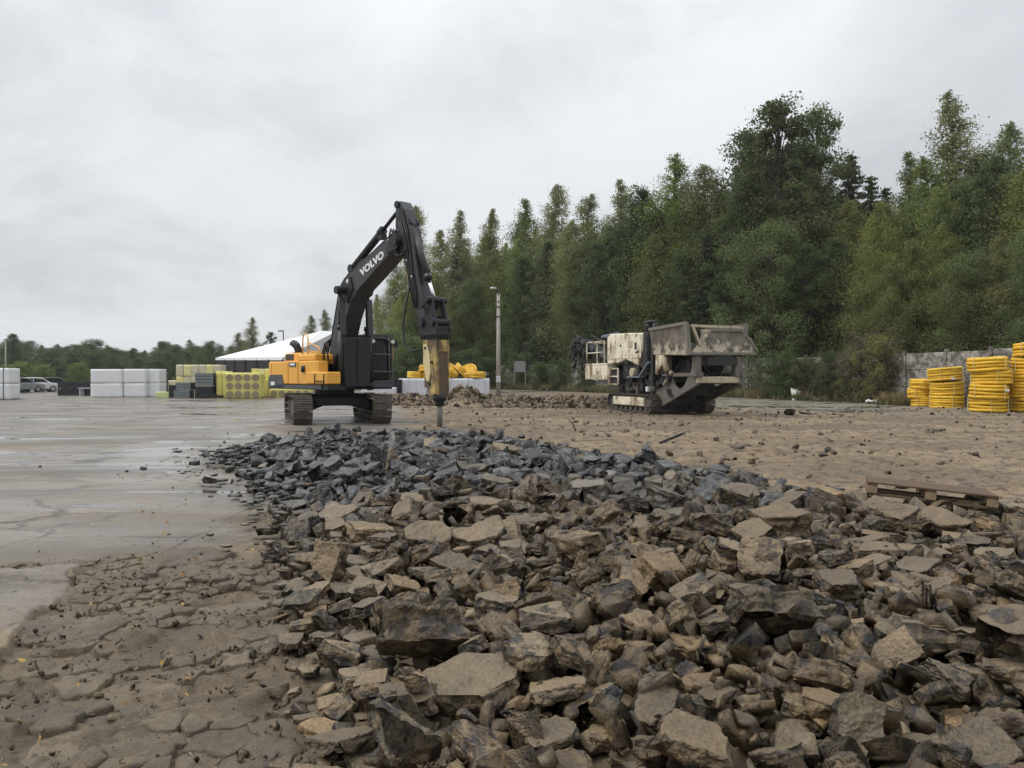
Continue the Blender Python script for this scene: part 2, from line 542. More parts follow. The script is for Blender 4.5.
def ground_material():
    m, g = material('ground')
    geo = g.n('ShaderNodeNewGeometry')
    p = geo.outputs['Position']
    z = g.n('ShaderNodeVertexColor', layer_name='zone')
    zs = g.n('ShaderNodeSeparateColor', {0: z.outputs[0]})
    dirt, soil, verge, road = zs.outputs[0], zs.outputs[1], zs.outputs[2], z.outputs[1]
    # worn wet concrete paving
    big = g.noise(g.mapping(p, (.12, .35, 1)), 1, 5, .6, .6)
    mid = g.noise(g.mapping(p, (.5, 1.1, 1)), 1, 6, .65, .3)
    fin = g.noise(p, 9, 6, .7)
    grit = g.noise(p, 60, 3, .6)
    pc = g.mix(g.ramp(big, .35, .65), (.115, .100, .080, 1), (.225, .200, .165, 1))
    pc = g.mix(g.ramp(mid, .45, .68), pc, (.115, .105, .09, 1))
    pc = g.mix(g.math('MULTIPLY', g.ramp(g.noise(g.mapping(p, (.35, .5, 1), (5, 3, 0)), 1, 5, .6, .5), .52, .66), .75), pc, (.165, .125, .08, 1))   # mud carried over it
    bnd = g.noise(g.mapping(p, (.05, .62, 1), (3, 1, 0), (0, 0, .06)), 1, 4, .55, .4)
    pc = g.mix(g.math('MULTIPLY', g.ramp(bnd, .54, .62), .7), pc, (.115, .095, .068, 1))
    pc = g.mix(g.math('MULTIPLY', g.ramp(fin, .53, .66), .55), pc, (.085, .075, .06, 1))
    pc = g.mix(g.math('MULTIPLY', g.ramp(grit, .60, .70), .6), pc, (.06, .052, .042, 1))
    # slab joints, faint
    sx = g.n('ShaderNodeSeparateXYZ', {0: g.n('ShaderNodeVectorMath', {0: p, 1: g.n('ShaderNodeCombineXYZ', {0: g.math('MULTIPLY', mid, .25), 1: g.math('MULTIPLY', big, .5)}).outputs[0]}, operation='ADD').outputs[0]})
    jy = g.math('ABSOLUTE', g.math('SUBTRACT', g.math('FRACT', g.math('DIVIDE', sx.outputs[1], 3.1)), .5))
    jx = g.math('ABSOLUTE', g.math('SUBTRACT', g.math('FRACT', g.math('DIVIDE', sx.outputs[0], 6.0)), .5))
    jn = g.math('MAXIMUM', g.ramp(jy, .012, .004), g.ramp(jx, .007, .002))
    jn = g.math('MULTIPLY', jn, g.ramp(mid, .38, .5))
    pc = g.mix(g.math('MULTIPLY', jn, .75), pc, (.05, .045, .038, 1))
    vn_ = g.n('ShaderNodeTexVoronoi', {'Vector': g.n('ShaderNodeVectorMath', {0: p, 1: g.n('ShaderNodeCombineXYZ', {0: g.math('MULTIPLY', mid, 1.6), 1: g.math('MULTIPLY', fin, .5)}).outputs[0]}, operation='ADD').outputs[0], 'Scale': .42}, feature='DISTANCE_TO_EDGE').outputs['Distance']
    crk = g.math('MULTIPLY', g.ramp(vn_, .018, .006), g.ramp(big, .42, .56))
    pc = g.mix(g.math('MULTIPLY', crk, .8), pc, (.045, .04, .032, 1))
    # standing water and wet film
    wet = g.noise(g.mapping(p, (.20, .46, 1), (11.3, 4.2, 0)), 1, 6, .58, 1.0)
    pud = g.math('MULTIPLY', g.ramp(wet, .57, .60), g.math('SUBTRACT', 1, g.math('MAXIMUM', dirt, soil)))
    damp = g.ramp(wet, .40, .56)
    # stripped earth
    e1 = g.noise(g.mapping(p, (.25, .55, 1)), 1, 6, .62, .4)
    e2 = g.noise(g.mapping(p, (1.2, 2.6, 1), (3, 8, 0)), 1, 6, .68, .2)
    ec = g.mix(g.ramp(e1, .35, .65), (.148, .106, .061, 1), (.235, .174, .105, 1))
    ec = g.mix(g.math('MULTIPLY', g.ramp(e2, .50, .60), .55), ec, (.105, .082, .055, 1))  # dark streaks: damp, plus the shade of shallow ruts put into the colour
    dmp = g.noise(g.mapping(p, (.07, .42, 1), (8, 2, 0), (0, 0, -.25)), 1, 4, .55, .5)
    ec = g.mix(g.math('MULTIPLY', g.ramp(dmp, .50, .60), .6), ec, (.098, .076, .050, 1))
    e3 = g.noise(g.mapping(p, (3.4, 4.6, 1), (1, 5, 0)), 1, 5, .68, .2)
    ec = g.mix(g.math('MULTIPLY', g.ramp(e3, .53, .58), .85), ec, (.055, .042, .028, 1))  # finer dark dashes, rut shade and mud painted together
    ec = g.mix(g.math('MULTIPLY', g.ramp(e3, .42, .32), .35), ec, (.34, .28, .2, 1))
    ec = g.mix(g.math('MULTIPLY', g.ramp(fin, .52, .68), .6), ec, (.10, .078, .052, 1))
    # dark crumbly soil
    s1 = g.noise(p, 2.2, 6, .68)
    sc = g.mix(g.ramp(s1, .35, .65), (.062, .046, .028, 1), (.125, .094, .056, 1))
    sc = g.mix(g.math('MULTIPLY', g.ramp(fin, .5, .7), .6), sc, (.06, .047, .034, 1))
    sc = g.mix(g.math('MULTIPLY', g.ramp(grit, .62, .74), .5), sc, (.24, .20, .15, 1))
    rc = g.mix(g.ramp(e1, .35, .65), (.15, .132, .105, 1), (.215, .19, .15, 1))
    rc = g.mix(g.math('MULTIPLY', g.ramp(e2, .5, .62), .5), rc, (.10, .086, .064, 1))
    vc = g.mix(g.ramp(s1, .4, .6), (.05, .055, .025, 1), (.16, .125, .065, 1))
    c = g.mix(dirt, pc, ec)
    c = g.mix(soil, c, sc)
    c = g.mix(road, c, rc)
    c = g.mix(verge, c, vc)
    gv = g.ramp(grit, .25, .75, .8, 1.2)
    c = g.mix(1.0, c, g.n('ShaderNodeCombineXYZ', {0: gv, 1: gv, 2: gv}).outputs[0], 'MULTIPLY')
    dk = g.math('SUBTRACT', 1.0, g.math('MULTIPLY', pud, .45))
    c = g.mix(1.0, c, g.n('ShaderNodeCombineXYZ', {0: dk, 1: dk, 2: dk}).outputs[0], 'MULTIPLY')
    rough = g.math('SUBTRACT', .66, g.math('MULTIPLY', damp, .32))
    earthy = g.math('MAXIMUM', g.math('MAXIMUM', dirt, soil), verge, clamp=True)
    rough = g.n('ShaderNodeMix', {0: earthy, 2: rough, 3: .82}, data_type='FLOAT').outputs[0]
    rough = g.n('ShaderNodeMix', {0: pud, 2: rough, 3: .05}, data_type='FLOAT').outputs[0]
    hgt = g.math('ADD', g.math('MULTIPLY', fin, .7), g.math('MULTIPLY', grit, .3))
    hgt = g.math('MULTIPLY', hgt, g.math('SUBTRACT', 1.0, pud))
    nb = bump(g, g.math('SUBTRACT', hgt, g.math('MULTIPLY', jn, .5)), .5, .03)
    b = g.n('ShaderNodeBsdfPrincipled', {'Base Color': c, 'Roughness': rough, 'Specular IOR Level': .5, 'Normal': nb})
    finish(g, b.outputs[0])


ground_material()


def slab_material():
    m, g = material('old_paving')
    p = g.n('ShaderNodeNewGeometry').outputs['Position']
    oi = g.n('ShaderNodeObjectInfo').outputs['Random']
    a = g.noise(p, 1.6, 5, .6)
    b_ = g.noise(p, 11, 7, .72)
    gr = g.noise(p, 80, 3, .6)
    c = g.mix(g.ramp(a, .35, .65), (.102, .079, .050, 1), (.175, .138, .090, 1))
    c = g.mix(g.math('MULTIPLY', g.ramp(b_, .52, .7), .7), c, (.085, .068, .05, 1))
    c = g.mix(g.math('MULTIPLY', g.ramp(gr, .62, .72), .5), c, (.3, .26, .2, 1))
    k = g.ramp(oi, 0, 1, .82, 1.15, smooth=False)
    c = g.mix(1.0, c, g.n('ShaderNodeCombineXYZ', {0: k, 1: k, 2: k}).outputs[0], 'MULTIPLY')
    c = g.mix(g.ramp(g.noise(p, 5, 6, .7), .50, .60, 0, .7), c, (.10, .076, .050, 1))
    rr = g.ramp(a, .3, .7, .5, .75)
    h = g.math('ADD', g.math('MULTIPLY', b_, .7), g.math('MULTIPLY', gr, .3))
    b = g.n('ShaderNodeBsdfPrincipled', {'Base Color': c, 'Roughness': rr, 'Normal': bump(g, h, 1.0, .045)})
    finish(g, b.outputs[0])


slab_material()
GROUND = build_ground()


def build_cracked_paving():
    """every piece of the cracked old paving is a piece of its own, a part of the ground"""
    rs = np.random.RandomState(12)
    S = []
    tries = rs.uniform((-6.0, 2.0), (.6, 7.8), (12000, 2))
    dens = fbm(tries[:, 0] * .8, tries[:, 1] * .8, 3, 3)
    for (x, y), d, u in zip(tries, dens, rs.rand(12000)):
        r = .055 + .46 * u ** 2.3 * sstep(d, .40, .56)
        if all((x - a) ** 2 + ((y - b) * 1.15) ** 2 > (r + c) ** 2 * .75 for a, b, c in S): S.append((x, y, float(r)))
    S = np.array(S)
    cz = crack_zone(S[:, 0], S[:, 1])
    keep = (cz > .3) & (rs.rand(len(S)) < .88)
    base = ground_z(S[:, 0], S[:, 1])
    made = []
    for i in np.nonzero(keep)[0]:
        sx, sy, sr = S[i]
        poly = [(sx - .6, sy - .6), (sx + .6, sy - .6), (sx + .6, sy + .6), (sx - .6, sy + .6)]
        gap = rs.uniform(.0015, .006)
        d2 = (S[:, 0] - sx) ** 2 + (S[:, 1] - sy) ** 2
        for q in np.argsort(d2)[1:22]:
            nx, ny = S[q, 0] - sx, S[q, 1] - sy
            L = math.hypot(nx, ny); nx /= L; ny /= L
            # weighted cut between the two pieces
            off = L * sr / (sr + S[q, 2]) - gap
            out = []
            for k in range(len(poly)):
                a, b = poly[k], poly[(k + 1) % len(poly)]
                da = (a[0] - sx) * nx + (a[1] - sy) * ny - off; db = (b[0] - sx) * nx + (b[1] - sy) * ny - off
                if da <= 0: out.append(a)
                if da * db < 0:
                    t = da / (da - db); out.append((a[0] + (b[0] - a[0]) * t, a[1] + (b[1] - a[1]) * t))
            poly = out
            if len(poly) < 3: break
        if len(poly) < 3: continue
        # ragged outline
        ring = []
        for k in range(len(poly)):
            a, b = poly[k], poly[(k + 1) % len(poly)]
            L = math.hypot(b[0] - a[0], b[1] - a[1])
            n = max(1, min(9, int(L / .035)))
            for t in range(n):
                f = t / n
                p = [a[0] + (b[0] - a[0]) * f, a[1] + (b[1] - a[1]) * f]
                w = .18 * sr * (fbm(np.array([p[0] * 9]), np.array([p[1] * 9]), 5, 3)[0] - .5) + rs.normal(0, .0045)
                dx, dy = p[0] - sx, p[1] - sy
                r = math.hypot(dx, dy) + 1e-6
                ring.append((p[0] + dx / r * w, p[1] + dy / r * w))
        m = len(ring)
        if m < 5: continue
        ring = np.array(ring)
        c = ring.mean(0)
        hgt = rs.uniform(-.004, .007) + .014 * rs.rand() ** 6
        tx, ty = rs.normal(0, .022, 2)

        def top(P, lift, amp):
            return base[i] + lift + (P[:, 0] - c[0]) * tx + (P[:, 1] - c[1]) * ty + (fbm(P[:, 0] * 14, P[:, 1] * 14, 7, 4) - .5) * .045 + rs.normal(0, amp, len(P))
        ins = [1.0, 1.0, .95, .66, .33]
        lay = []
        for k, q in enumerate(ins):
            P = c + (ring - c) * q
            if k == 0: z = np.full(m, base[i] - .07)
            elif k == 1: z = top(P, hgt - .004 - abs(rs.normal(0, .003)), .002)
            else: z = top(P, hgt, .0022)
            lay.append(np.concatenate([P, z[:, None]], 1))
        lay.append(np.array([[c[0], c[1], top(c[None], hgt, .001)[0]]]))
        V = np.concatenate(lay)
        F = []
        for k in range(4):
            for a in range(m):
                b = (a + 1) % m
                F += [(k * m + a, k * m + b, (k + 1) * m + b), (k * m + a, (k + 1) * m + b, (k + 1) * m + a)]
        F += [(4 * m + a, 4 * m + (a + 1) % m, 5 * m) for a in range(m)]
        made.append((sr ** 2 / max(c[1], 2) ** 2, V, np.array(F)))
    made.sort(key=lambda t: -t[0])
    for w, V, F in made[:300]:
        link('paving_fragment', np_mesh('paving_fragment', V, F, MATS['old_paving']), GROUND)
    rest = made[300:]
    if rest:
        b = 0; Vs = []; Fs = []
        for w, V, F in rest:
            Vs.append(V); Fs.append(F + b); b += len(V)
        tag(link('paving_crumbs', np_mesh('paving_crumbs', np.concatenate(Vs), np.concatenate(Fs), MATS['old_paving']), GROUND), kind='stuff')


build_cracked_paving()
# where each broken piece came to rest, largest in view first: x, y, z (in 5 mm), quaternion x, y, z (hundredths), size (in 5 mm), shape
ROCKS = [
136,560,48,8,-2,98,91,29,-85,598,40,9,26,-42,71,5,-21,586,33,-93,-28,24,66,24,482,718,79,5,10,-97,81,8,329,993,80,-79,36,-23,79,7,
267,584,53,38,-35,49,42,1,19,721,57,2,4,43,79,17,-31,673,43,-92,-38,-2,57,29,273,665,57,-13,22,52,76,23,342,550,48,24,-20,16,46,29,
30,603,33,2,0,-98,51,0,40,663,46,-10,-11,-1,68,24,-135,903,35,-89,-21,1,69,5,367,729,55,32,33,-89,53,12,383,667,49,10,-9,93,43,28,
-10,1077,52,13,4,-75,87,5,38,819,54,7,9,-99,66,28,-139,625,20,-11,0,42,58,24,430,1225,84,-3,-6,76,98,7,119,889,59,-88,12,-19,54,2,
330,713,45,-38,28,-52,52,25,-281,1155,37,56,-15,-22,76,29,-147,1245,73,-34,52,-44,91,4,674,1365,72,12,5,-41,92,25,148,841,45,-10,13,-87,68,21,
100,1179,60,82,-57,5,93,5,613,922,66,-17,-10,-98,79,16,287,900,58,5,-4,93,63,25,185,777,41,0,-2,80,51,25,74,644,43,-25,-20,38,42,25,
-82,824,38,24,14,15,50,13,411,640,45,39,-20,77,46,20,390,909,73,9,-5,-8,53,29,281,551,34,88,31,32,51,6,259,846,49,-16,28,-95,58,21,
194,553,37,-22,12,83,44,19,-182,806,22,-11,1,-99,46,28,217,910,57,-96,-11,-20,50,7,122,643,41,19,12,-80,58,18,57,698,65,6,-96,-14,38,29,
220,587,32,15,13,-82,47,9,257,621,51,-5,6,-82,43,29,-198,649,16,0,2,-78,36,16,122,712,43,-68,-72,-7,57,26,327,825,59,23,96,-8,50,22,
250,646,35,-2,5,-83,44,7,-19,909,45,6,4,97,58,1,179,812,59,-42,6,53,51,16,428,748,44,21,8,-79,49,12,472,850,63,56,-56,-43,50,26,
355,857,53,-73,16,12,64,15,-184,1070,48,9,-20,30,58,28,-90,664,37,5,2,-100,64,2,450,1520,78,11,-16,98,86,4,12,647,23,0,-3,-48,45,5,
360,810,50,-15,1,50,57,14,208,656,32,1,-7,80,28,7,355,662,33,-1,3,-62,32,28,316,542,42,-24,66,13,27,10,533,1122,58,4,3,-3,77,11,
-74,774,41,79,55,16,65,6,-117,771,27,-16,-4,-99,59,3,-82,1108,45,17,5,-33,84,15,768,1358,60,4,-13,79,93,18,-271,990,29,81,58,11,61,24,
-250,1334,43,-9,8,-96,83,22,564,1059,53,1,-9,36,73,21,-145,806,36,-46,13,-27,39,10,336,1271,69,-4,17,1,79,5,-15,819,46,-17,21,-80,54,0,
47,564,30,-84,54,-1,39,6,98,580,28,6,-3,34,59,26,177,707,33,2,-1,-4,44,9,181,671,38,-18,-4,78,40,12,248,563,31,-13,-23,92,32,1,
43,1588,85,32,8,53,77,16,461,920,58,1,4,-81,56,17,-131,709,32,-3,-4,70,42,14,158,1354,65,-39,17,86,73,16,73,614,26,1,-5,-80,27,4,
-15,1287,50,18,38,-91,67,24,224,671,39,-61,34,-32,29,8,-328,750,15,2,3,62,29,13,394,1091,65,11,-2,-99,84,28,150,930,64,25,22,49,67,20,
319,1560,68,-6,13,-44,73,7,375,589,49,64,73,-2,37,28,599,1471,69,-78,7,23,64,7,328,511,35,-70,-7,7,69,22,-400,1413,31,-60,-68,-20,56,21,
-149,1020,40,11,24,37,70,15,-99,1396,53,-58,-51,-51,58,13,280,803,44,-11,-6,-93,54,9,76,709,42,-30,-44,34,47,25,453,827,41,1,2,100,48,29,
-55,972,44,-56,-70,34,55,7,-80,972,38,-29,32,-45,56,25,26,1334,62,6,-1,45,78,2,449,871,51,-80,18,-57,37,8,450,999,63,-8,-10,36,56,1,
336,603,30,2,-3,89,39,8,-156,685,18,-87,-44,-13,25,5,160,1572,82,3,-2,-73,83,10,325,645,30,0,4,-100,39,24,372,627,30,6,-2,62,45,26,
-243,795,14,4,1,-12,37,20,-91,1017,46,-1,94,-32,55,5,-127,1167,45,92,-29,19,60,13,197,613,26,-85,-53,-2,28,0,212,795,60,8,-14,-75,40,17,
252,757,36,0,1,-96,54,15,449,631,59,-8,-25,-89,73,16,702,1102,53,-14,-10,83,62,19,226,710,33,0,-2,89,41,21,-269,717,14,-1,-4,-68,35,26,
174,1069,48,0,0,44,50,1,309,1066,57,13,4,10,74,8,-153,747,18,-2,-3,-60,43,4,501,981,49,16,-8,-38,58,23,-85,665,54,2,2,-53,28,16,
369,1154,80,31,-5,-56,60,7,428,1609,73,-92,-27,-25,77,4,-167,659,13,0,0,-32,37,9,431,1015,77,11,-4,-98,41,23,-197,1023,28,7,-18,97,51,10,
238,541,31,39,17,-84,37,17,459,707,47,1,-6,5,58,15,291,1250,52,-22,9,-20,66,8,-258,877,13,0,0,-63,44,12,245,1350,49,-4,14,-77,85,21,
-241,749,16,4,-6,-74,29,19,45,1030,52,-9,-15,-16,58,2,259,1290,65,94,13,22,54,13,-51,741,37,20,82,-11,30,28,-349,1527,43,-5,-14,97,79,21,
-113,836,20,-1,-3,-42,43,28,-278,789,12,0,0,63,34,12,-4,943,45,-25,-56,79,46,7,-43,1504,59,1,6,-100,86,11,247,725,44,52,76,15,27,23,
-120,606,12,0,0,-46,32,21,-209,1228,55,3,0,-27,49,11,-321,962,15,-4,4,-98,30,7,248,1068,51,76,36,39,48,8,-434,1994,62,6,-7,56,68,10,
100,1389,58,-56,83,8,62,9,-440,1795,39,-71,1,-32,55,7,420,873,46,11,-39,91,34,8,476,754,59,11,-12,57,58,1,706,1309,57,-29,-23,-34,49,29,
-255,920,15,63,77,2,39,23,107,665,29,1,-3,-11,42,27,-77,719,33,-14,-16,-71,55,16,418,694,49,68,73,-7,44,15,580,932,49,-3,23,-24,44,8,
844,1254,62,-10,-45,87,51,23,327,1341,66,-23,-73,36,65,8,-231,934,20,-5,-93,-6,30,2,-369,772,12,0,0,89,33,6,-39,778,42,-24,-12,62,34,4,
577,965,52,47,60,-43,40,16,725,1188,56,6,3,-91,57,8,502,873,53,-16,56,-58,43,1,-386,1004,13,0,0,-99,37,0,98,985,56,66,66,8,54,20,
616,1286,69,10,-63,-74,40,19,-179,942,32,-5,-8,50,42,22,293,606,33,19,11,57,39,29,310,776,39,-85,27,-15,26,9,552,1192,53,-2,-15,-12,86,27,
182,1157,47,-29,20,-91,42,7,497,1036,62,-1,-4,24,51,11,250,1541,60,-16,-7,-98,60,4,-117,1692,74,-12,-66,-66,61,22,27,859,62,90,-10,19,49,12,
52,667,26,-2,1,82,43,20,-306,1083,17,14,-2,-11,41,2,-199,2015,90,-75,-23,-44,70,14,660,1030,58,0,-13,-98,66,23,310,1057,78,10,-15,98,52,11,
223,769,42,66,49,35,27,16,553,1506,67,-2,-23,12,65,10,397,911,55,4,-3,-15,59,20,-501,2118,76,21,8,-90,67,7,-544,2080,46,7,-29,-38,77,8,
-382,2046,74,2,-16,42,62,7,41,1169,50,86,45,-20,51,23,-334,1444,32,0,-25,74,51,4,126,1461,58,0,43,-80,60,23,-385,1091,14,1,4,99,34,29,
-728,2453,66,37,-15,-11,68,25,227,802,45,-40,-31,57,40,26,517,921,60,15,-12,-81,53,2,121,1970,83,62,12,62,75,17,-320,872,13,0,3,94,28,20,
-431,1148,16,0,0,23,37,8,407,834,42,1,-5,46,40,4,111,929,47,4,8,39,59,13,-214,793,12,0,0,68,30,9,-21,726,41,-12,4,-57,37,4,
-37,1788,75,9,-4,99,74,21,512,811,53,8,-19,92,58,16,843,1341,49,46,44,56,46,25,98,768,43,-13,-33,-52,40,2,-183,603,11,2,3,70,22,3,
228,1135,50,4,-4,-89,43,19,-189,989,29,-45,-54,-57,35,5,41,1045,62,98,9,9,39,14,649,1570,74,0,6,-50,92,2,-169,705,13,-1,-3,81,31,14,
-222,881,14,2,2,99,26,1,311,573,33,11,-20,-88,39,23,349,1647,69,-13,-59,76,56,13,-458,2437,104,17,73,-30,75,7,-405,1302,15,-3,2,-77,37,5,
93,496,36,80,-56,-21,57,1,265,1223,45,-4,-18,-96,49,14,-232,1054,17,-2,3,-98,41,10,-151,1661,59,-20,-25,-54,49,28,171,736,33,-94,-33,-3,27,17,
213,1162,48,-90,-29,25,46,22,607,1105,51,17,-14,54,57,20,-30,697,22,-1,-3,-44,48,10,596,1017,52,-9,5,-94,52,5,-221,982,22,-17,-3,73,41,14,
217,2087,101,5,6,-89,59,7,946,1564,54,1,4,95,55,26,750,1150,54,-64,30,64,52,25,323,924,54,-26,6,-87,38,7,384,758,54,18,-5,90,44,10,
-404,797,14,5,-8,-70,20,13,308,1140,57,-91,24,21,57,20,678,1145,49,-32,54,-66,49,28,-59,920,25,-2,-3,99,43,28,208,1005,40,-98,14,5,41,18,
389,1740,79,-60,49,-10,46,29,221,1499,58,10,-83,-3,56,19,86,1442,71,-73,57,-34,50,8,-486,1716,24,0,-12,90,57,25,55,963,44,38,-29,-67,47,16,
-37,1251,42,-46,-65,-40,40,2,-208,1482,52,-10,-30,66,72,11,102,719,29,1,-3,36,34,2,-125,1079,35,-3,4,-98,42,28,-260,1565,55,95,-23,3,57,2,
82,813,38,4,-35,-11,34,9,-263,1414,43,-36,43,-79,47,10,-439,1106,13,-1,-2,53,30,14,278,1371,62,6,14,-22,62,2,93,747,31,-2,-5,34,40,26,
98,1052,40,-23,-5,10,59,9,249,815,39,-42,3,31,26,11,-106,1307,38,-23,-92,2,45,14,-483,1496,16,-3,-2,-14,37,28,-50,854,38,-72,-69,5,33,13,
280,1008,47,7,5,-14,57,24,401,662,31,2,-3,93,45,0,-289,1107,23,81,-37,-16,37,8,174,1327,49,38,4,-42,37,4,-50,558,18,-1,-5,81,37,28,
855,1280,60,-7,-58,77,59,13,-187,1182,41,29,-33,-72,53,29,-219,1103,29,7,-4,93,59,27,130,685,39,3,71,-69,37,12,535,908,48,10,-21,-8,37,8,
-164,1908,74,4,-10,15,66,4,-265,1997,73,26,-10,-47,69,26,898,1455,46,-6,15,-19,57,13,261,728,42,32,-18,-90,37,15,416,2038,85,15,-8,83,59,7,
213,1045,36,-5,-2,-44,40,10,-216,1228,33,3,3,-98,58,10,-10,742,22,5,-3,-23,44,20,-521,1489,16,2,0,7,35,13,61,865,40,-10,-69,72,48,26,
-396,1457,42,10,-13,39,46,8,573,1279,56,-82,-46,28,47,25,58,2384,103,-95,-20,-2,69,14,-39,2110,102,-21,-86,-45,54,23,-345,862,13,-2,-1,-67,24,11,
-2,787,54,-90,36,20,26,16,94,1724,66,-25,-32,-23,75,18,35,1017,36,9,-20,-94,56,21,178,912,48,-5,-3,-82,30,0,-303,2046,78,-39,-22,27,58,25,
-101,1427,69,-54,-1,-3,56,17,1062,1548,39,-3,-3,-38,88,10,-36,1458,56,90,-21,13,42,0,-337,2121,87,34,-54,-22,68,13,100,1103,52,77,-6,55,28,22,
13,1466,68,-83,52,16,35,23,-232,2102,95,60,-14,10,62,25,250,1692,60,37,7,25,57,1,-539,2392,81,15,-37,-85,65,8,611,1441,60,54,55,-28,36,20,
-58,1376,48,39,50,64,46,29,268,1824,69,14,7,-79,57,13,-148,572,14,0,0,0,43,27,-98,1976,85,8,-3,-12,66,8,-164,1964,84,-12,64,-68,64,11,
672,1072,52,-52,-46,69,35,10,144,1112,40,-18,-61,75,36,10,-250,1857,64,-12,-2,-85,56,28,322,875,37,0,-1,100,43,21,-454,1319,16,3,1,-65,35,16,
-187,682,11,0,0,-99,21,27,-236,2286,104,-4,5,-90,73,29,81,2149,98,-38,91,-16,59,13,326,788,36,0,-2,83,36,9,-524,1582,22,26,-14,3,34,19,
-688,2268,31,-20,-94,26,51,4,11,2118,94,59,-77,-26,47,28,550,1563,55,39,-7,-40,69,20,372,694,32,7,-4,89,26,17,64,891,50,-6,-99,-9,34,13,
130,1086,45,-6,13,78,33,10,793,1274,51,-6,-7,-51,65,15,693,1239,45,11,-25,-92,45,29,-110,1875,83,-70,25,-21,39,2,483,1217,51,-99,-14,1,52,13,
360,1931,83,31,36,72,62,14,-43,1688,52,63,-52,56,44,7,-272,1048,23,-15,-14,94,43,0,370,957,41,2,2,90,40,1,397,1042,47,-21,13,65,44,14,
427,1405,61,-38,-14,38,50,16,-365,1446,25,34,31,60,33,7,-236,1714,60,74,-34,-19,48,5,-72,1352,41,-42,51,-62,34,13,-340,1214,14,2,-1,99,31,11,
216,1896,85,54,80,22,43,25,258,964,49,-18,-19,70,44,28,203,1096,41,-26,-47,84,47,11,106,1499,59,82,-8,40,63,13,-69,2067,92,-24,13,81,59,13,
129,804,32,2,-3,-38,35,12,38,569,20,-2,-3,97,44,0,-294,2190,92,-89,38,-10,56,8,-129,864,20,-5,31,-92,25,5,-22,1973,79,-2,13,-89,66,21,
7,1860,70,21,12,97,71,26,308,1885,80,51,86,2,68,15,-249,1279,33,-5,-6,25,58,2,336,822,40,50,30,43,24,19,-100,2719,126,-29,29,81,55,4,
-243,1176,31,7,1,89,55,0,-101,1363,39,17,97,-17,45,23,882,1566,43,-60,-5,-5,49,13,165,918,37,-2,0,6,41,26,-211,734,13,8,-11,-69,14,1,
-329,1237,24,-7,10,63,53,14,412,1955,85,-7,-9,-17,51,7,-271,1535,48,-5,3,98,50,20,-12,1635,66,35,68,55,46,11,-116,970,20,-3,-1,99,54,27,
-251,968,15,-2,-5,76,33,10,325,1716,68,-1,12,-2,72,8,74,1812,73,25,11,-75,60,11,-384,2263,99,-8,18,-2,68,5,240,1898,76,8,-19,18,40,10,
648,1073,54,71,-49,-46,40,26,170,1490,66,-56,-78,14,70,3,238,872,41,3,0,85,44,1,214,1064,48,79,61,-5,27,8,180,2029,82,42,-70,-53,58,6,
-380,1165,13,-1,5,61,33,12,-67,1850,72,6,-10,-24,70,27,630,1281,48,-2,5,-14,58,17,75,1148,36,-18,4,-37,34,13,735,1257,50,-3,-23,93,44,26,
-842,2530,36,25,-91,-19,51,28,-349,2693,114,19,-16,-32,61,13,392,1047,60,-49,-1,28,27,24,-88,1255,35,-20,-5,34,56,24,681,1288,49,1,1,98,26,10,
741,1312,43,7,30,69,48,18,-292,964,12,0,-2,-79,23,0,491,839,45,78,25,43,25,23,156,1196,39,8,-10,29,59,21,371,1372,59,-15,-4,-76,59,25,
549,1305,47,-38,-7,36,42,22,214,827,46,33,-18,-82,37,20,51,765,38,26,-64,-69,38,28,-80,1198,42,3,-5,-78,43,11,-217,1396,39,8,11,97,57,22,
148,1293,51,-9,-6,-70,52,8,-297,1585,52,55,30,64,50,17,-165,1187,31,36,-35,-63,45,29,615,1178,50,2,-4,-82,57,0,34,1500,56,4,2,49,54,5,
-365,1901,46,7,6,76,54,2,350,1019,53,-2,3,16,60,23,508,1275,59,-26,45,-83,59,11,713,1543,45,18,-5,97,56,25,532,1976,68,0,7,-14,55,28,
-382,1822,36,-77,54,28,40,25,751,1635,43,39,14,-79,66,15,-149,2495,103,11,-97,20,56,4,639,1135,51,3,-1,72,37,19,81,1254,57,85,-52,4,52,29,
-150,603,11,-2,1,-61,17,12,665,1182,50,3,-2,19,47,15,364,1482,71,27,39,19,61,20,-412,1615,30,-24,-75,50,44,4,-598,1424,12,0,0,-79,34,21,
342,2275,80,-4,28,-91,70,29,-224,1898,62,-8,-75,66,43,1,607,1913,48,13,33,48,56,28,-274,2367,102,-14,-91,33,70,16,-159,1708,64,26,-27,77,49,5,
229,2106,76,-5,-9,95,66,1,-290,1790,57,-11,-18,-17,46,11,274,1633,55,34,-17,-43,63,17,-442,1587,25,-45,-26,38,59,27,218,1326,37,6,13,-20,46,24,
-178,1836,63,-42,-22,-14,55,9,398,709,37,-7,7,-60,46,9,601,1758,52,-92,32,-19,56,0,121,860,38,-14,1,36,34,11,-76,793,17,0,-1,-69,26,5,
99,835,33,-1,-5,82,34,11,137,1652,84,-37,-65,-33,43,17,-588,1712,16,-2,0,18,37,16,366,1415,59,-42,76,27,44,3,318,1457,53,-1,-2,72,79,24,
-288,1706,54,31,-11,-90,62,18,155,658,32,0,4,-100,29,28,-171,861,17,0,-2,-93,37,1,161,2115,93,52,25,60,50,7,-642,2058,22,-20,8,-4,52,11,
796,1482,54,-7,39,-76,50,10,88,787,39,-36,15,90,35,24,198,860,46,-24,67,-66,35,7,582,1428,50,-19,13,-46,55,2,140,750,32,-3,-2,100,34,0,
192,1647,68,43,72,-44,54,7,-572,1961,32,-13,3,60,36,28,-255,1012,14,1,0,-98,40,2,-319,2970,95,35,-8,-5,76,1,-62,2678,105,-6,3,-99,75,7,
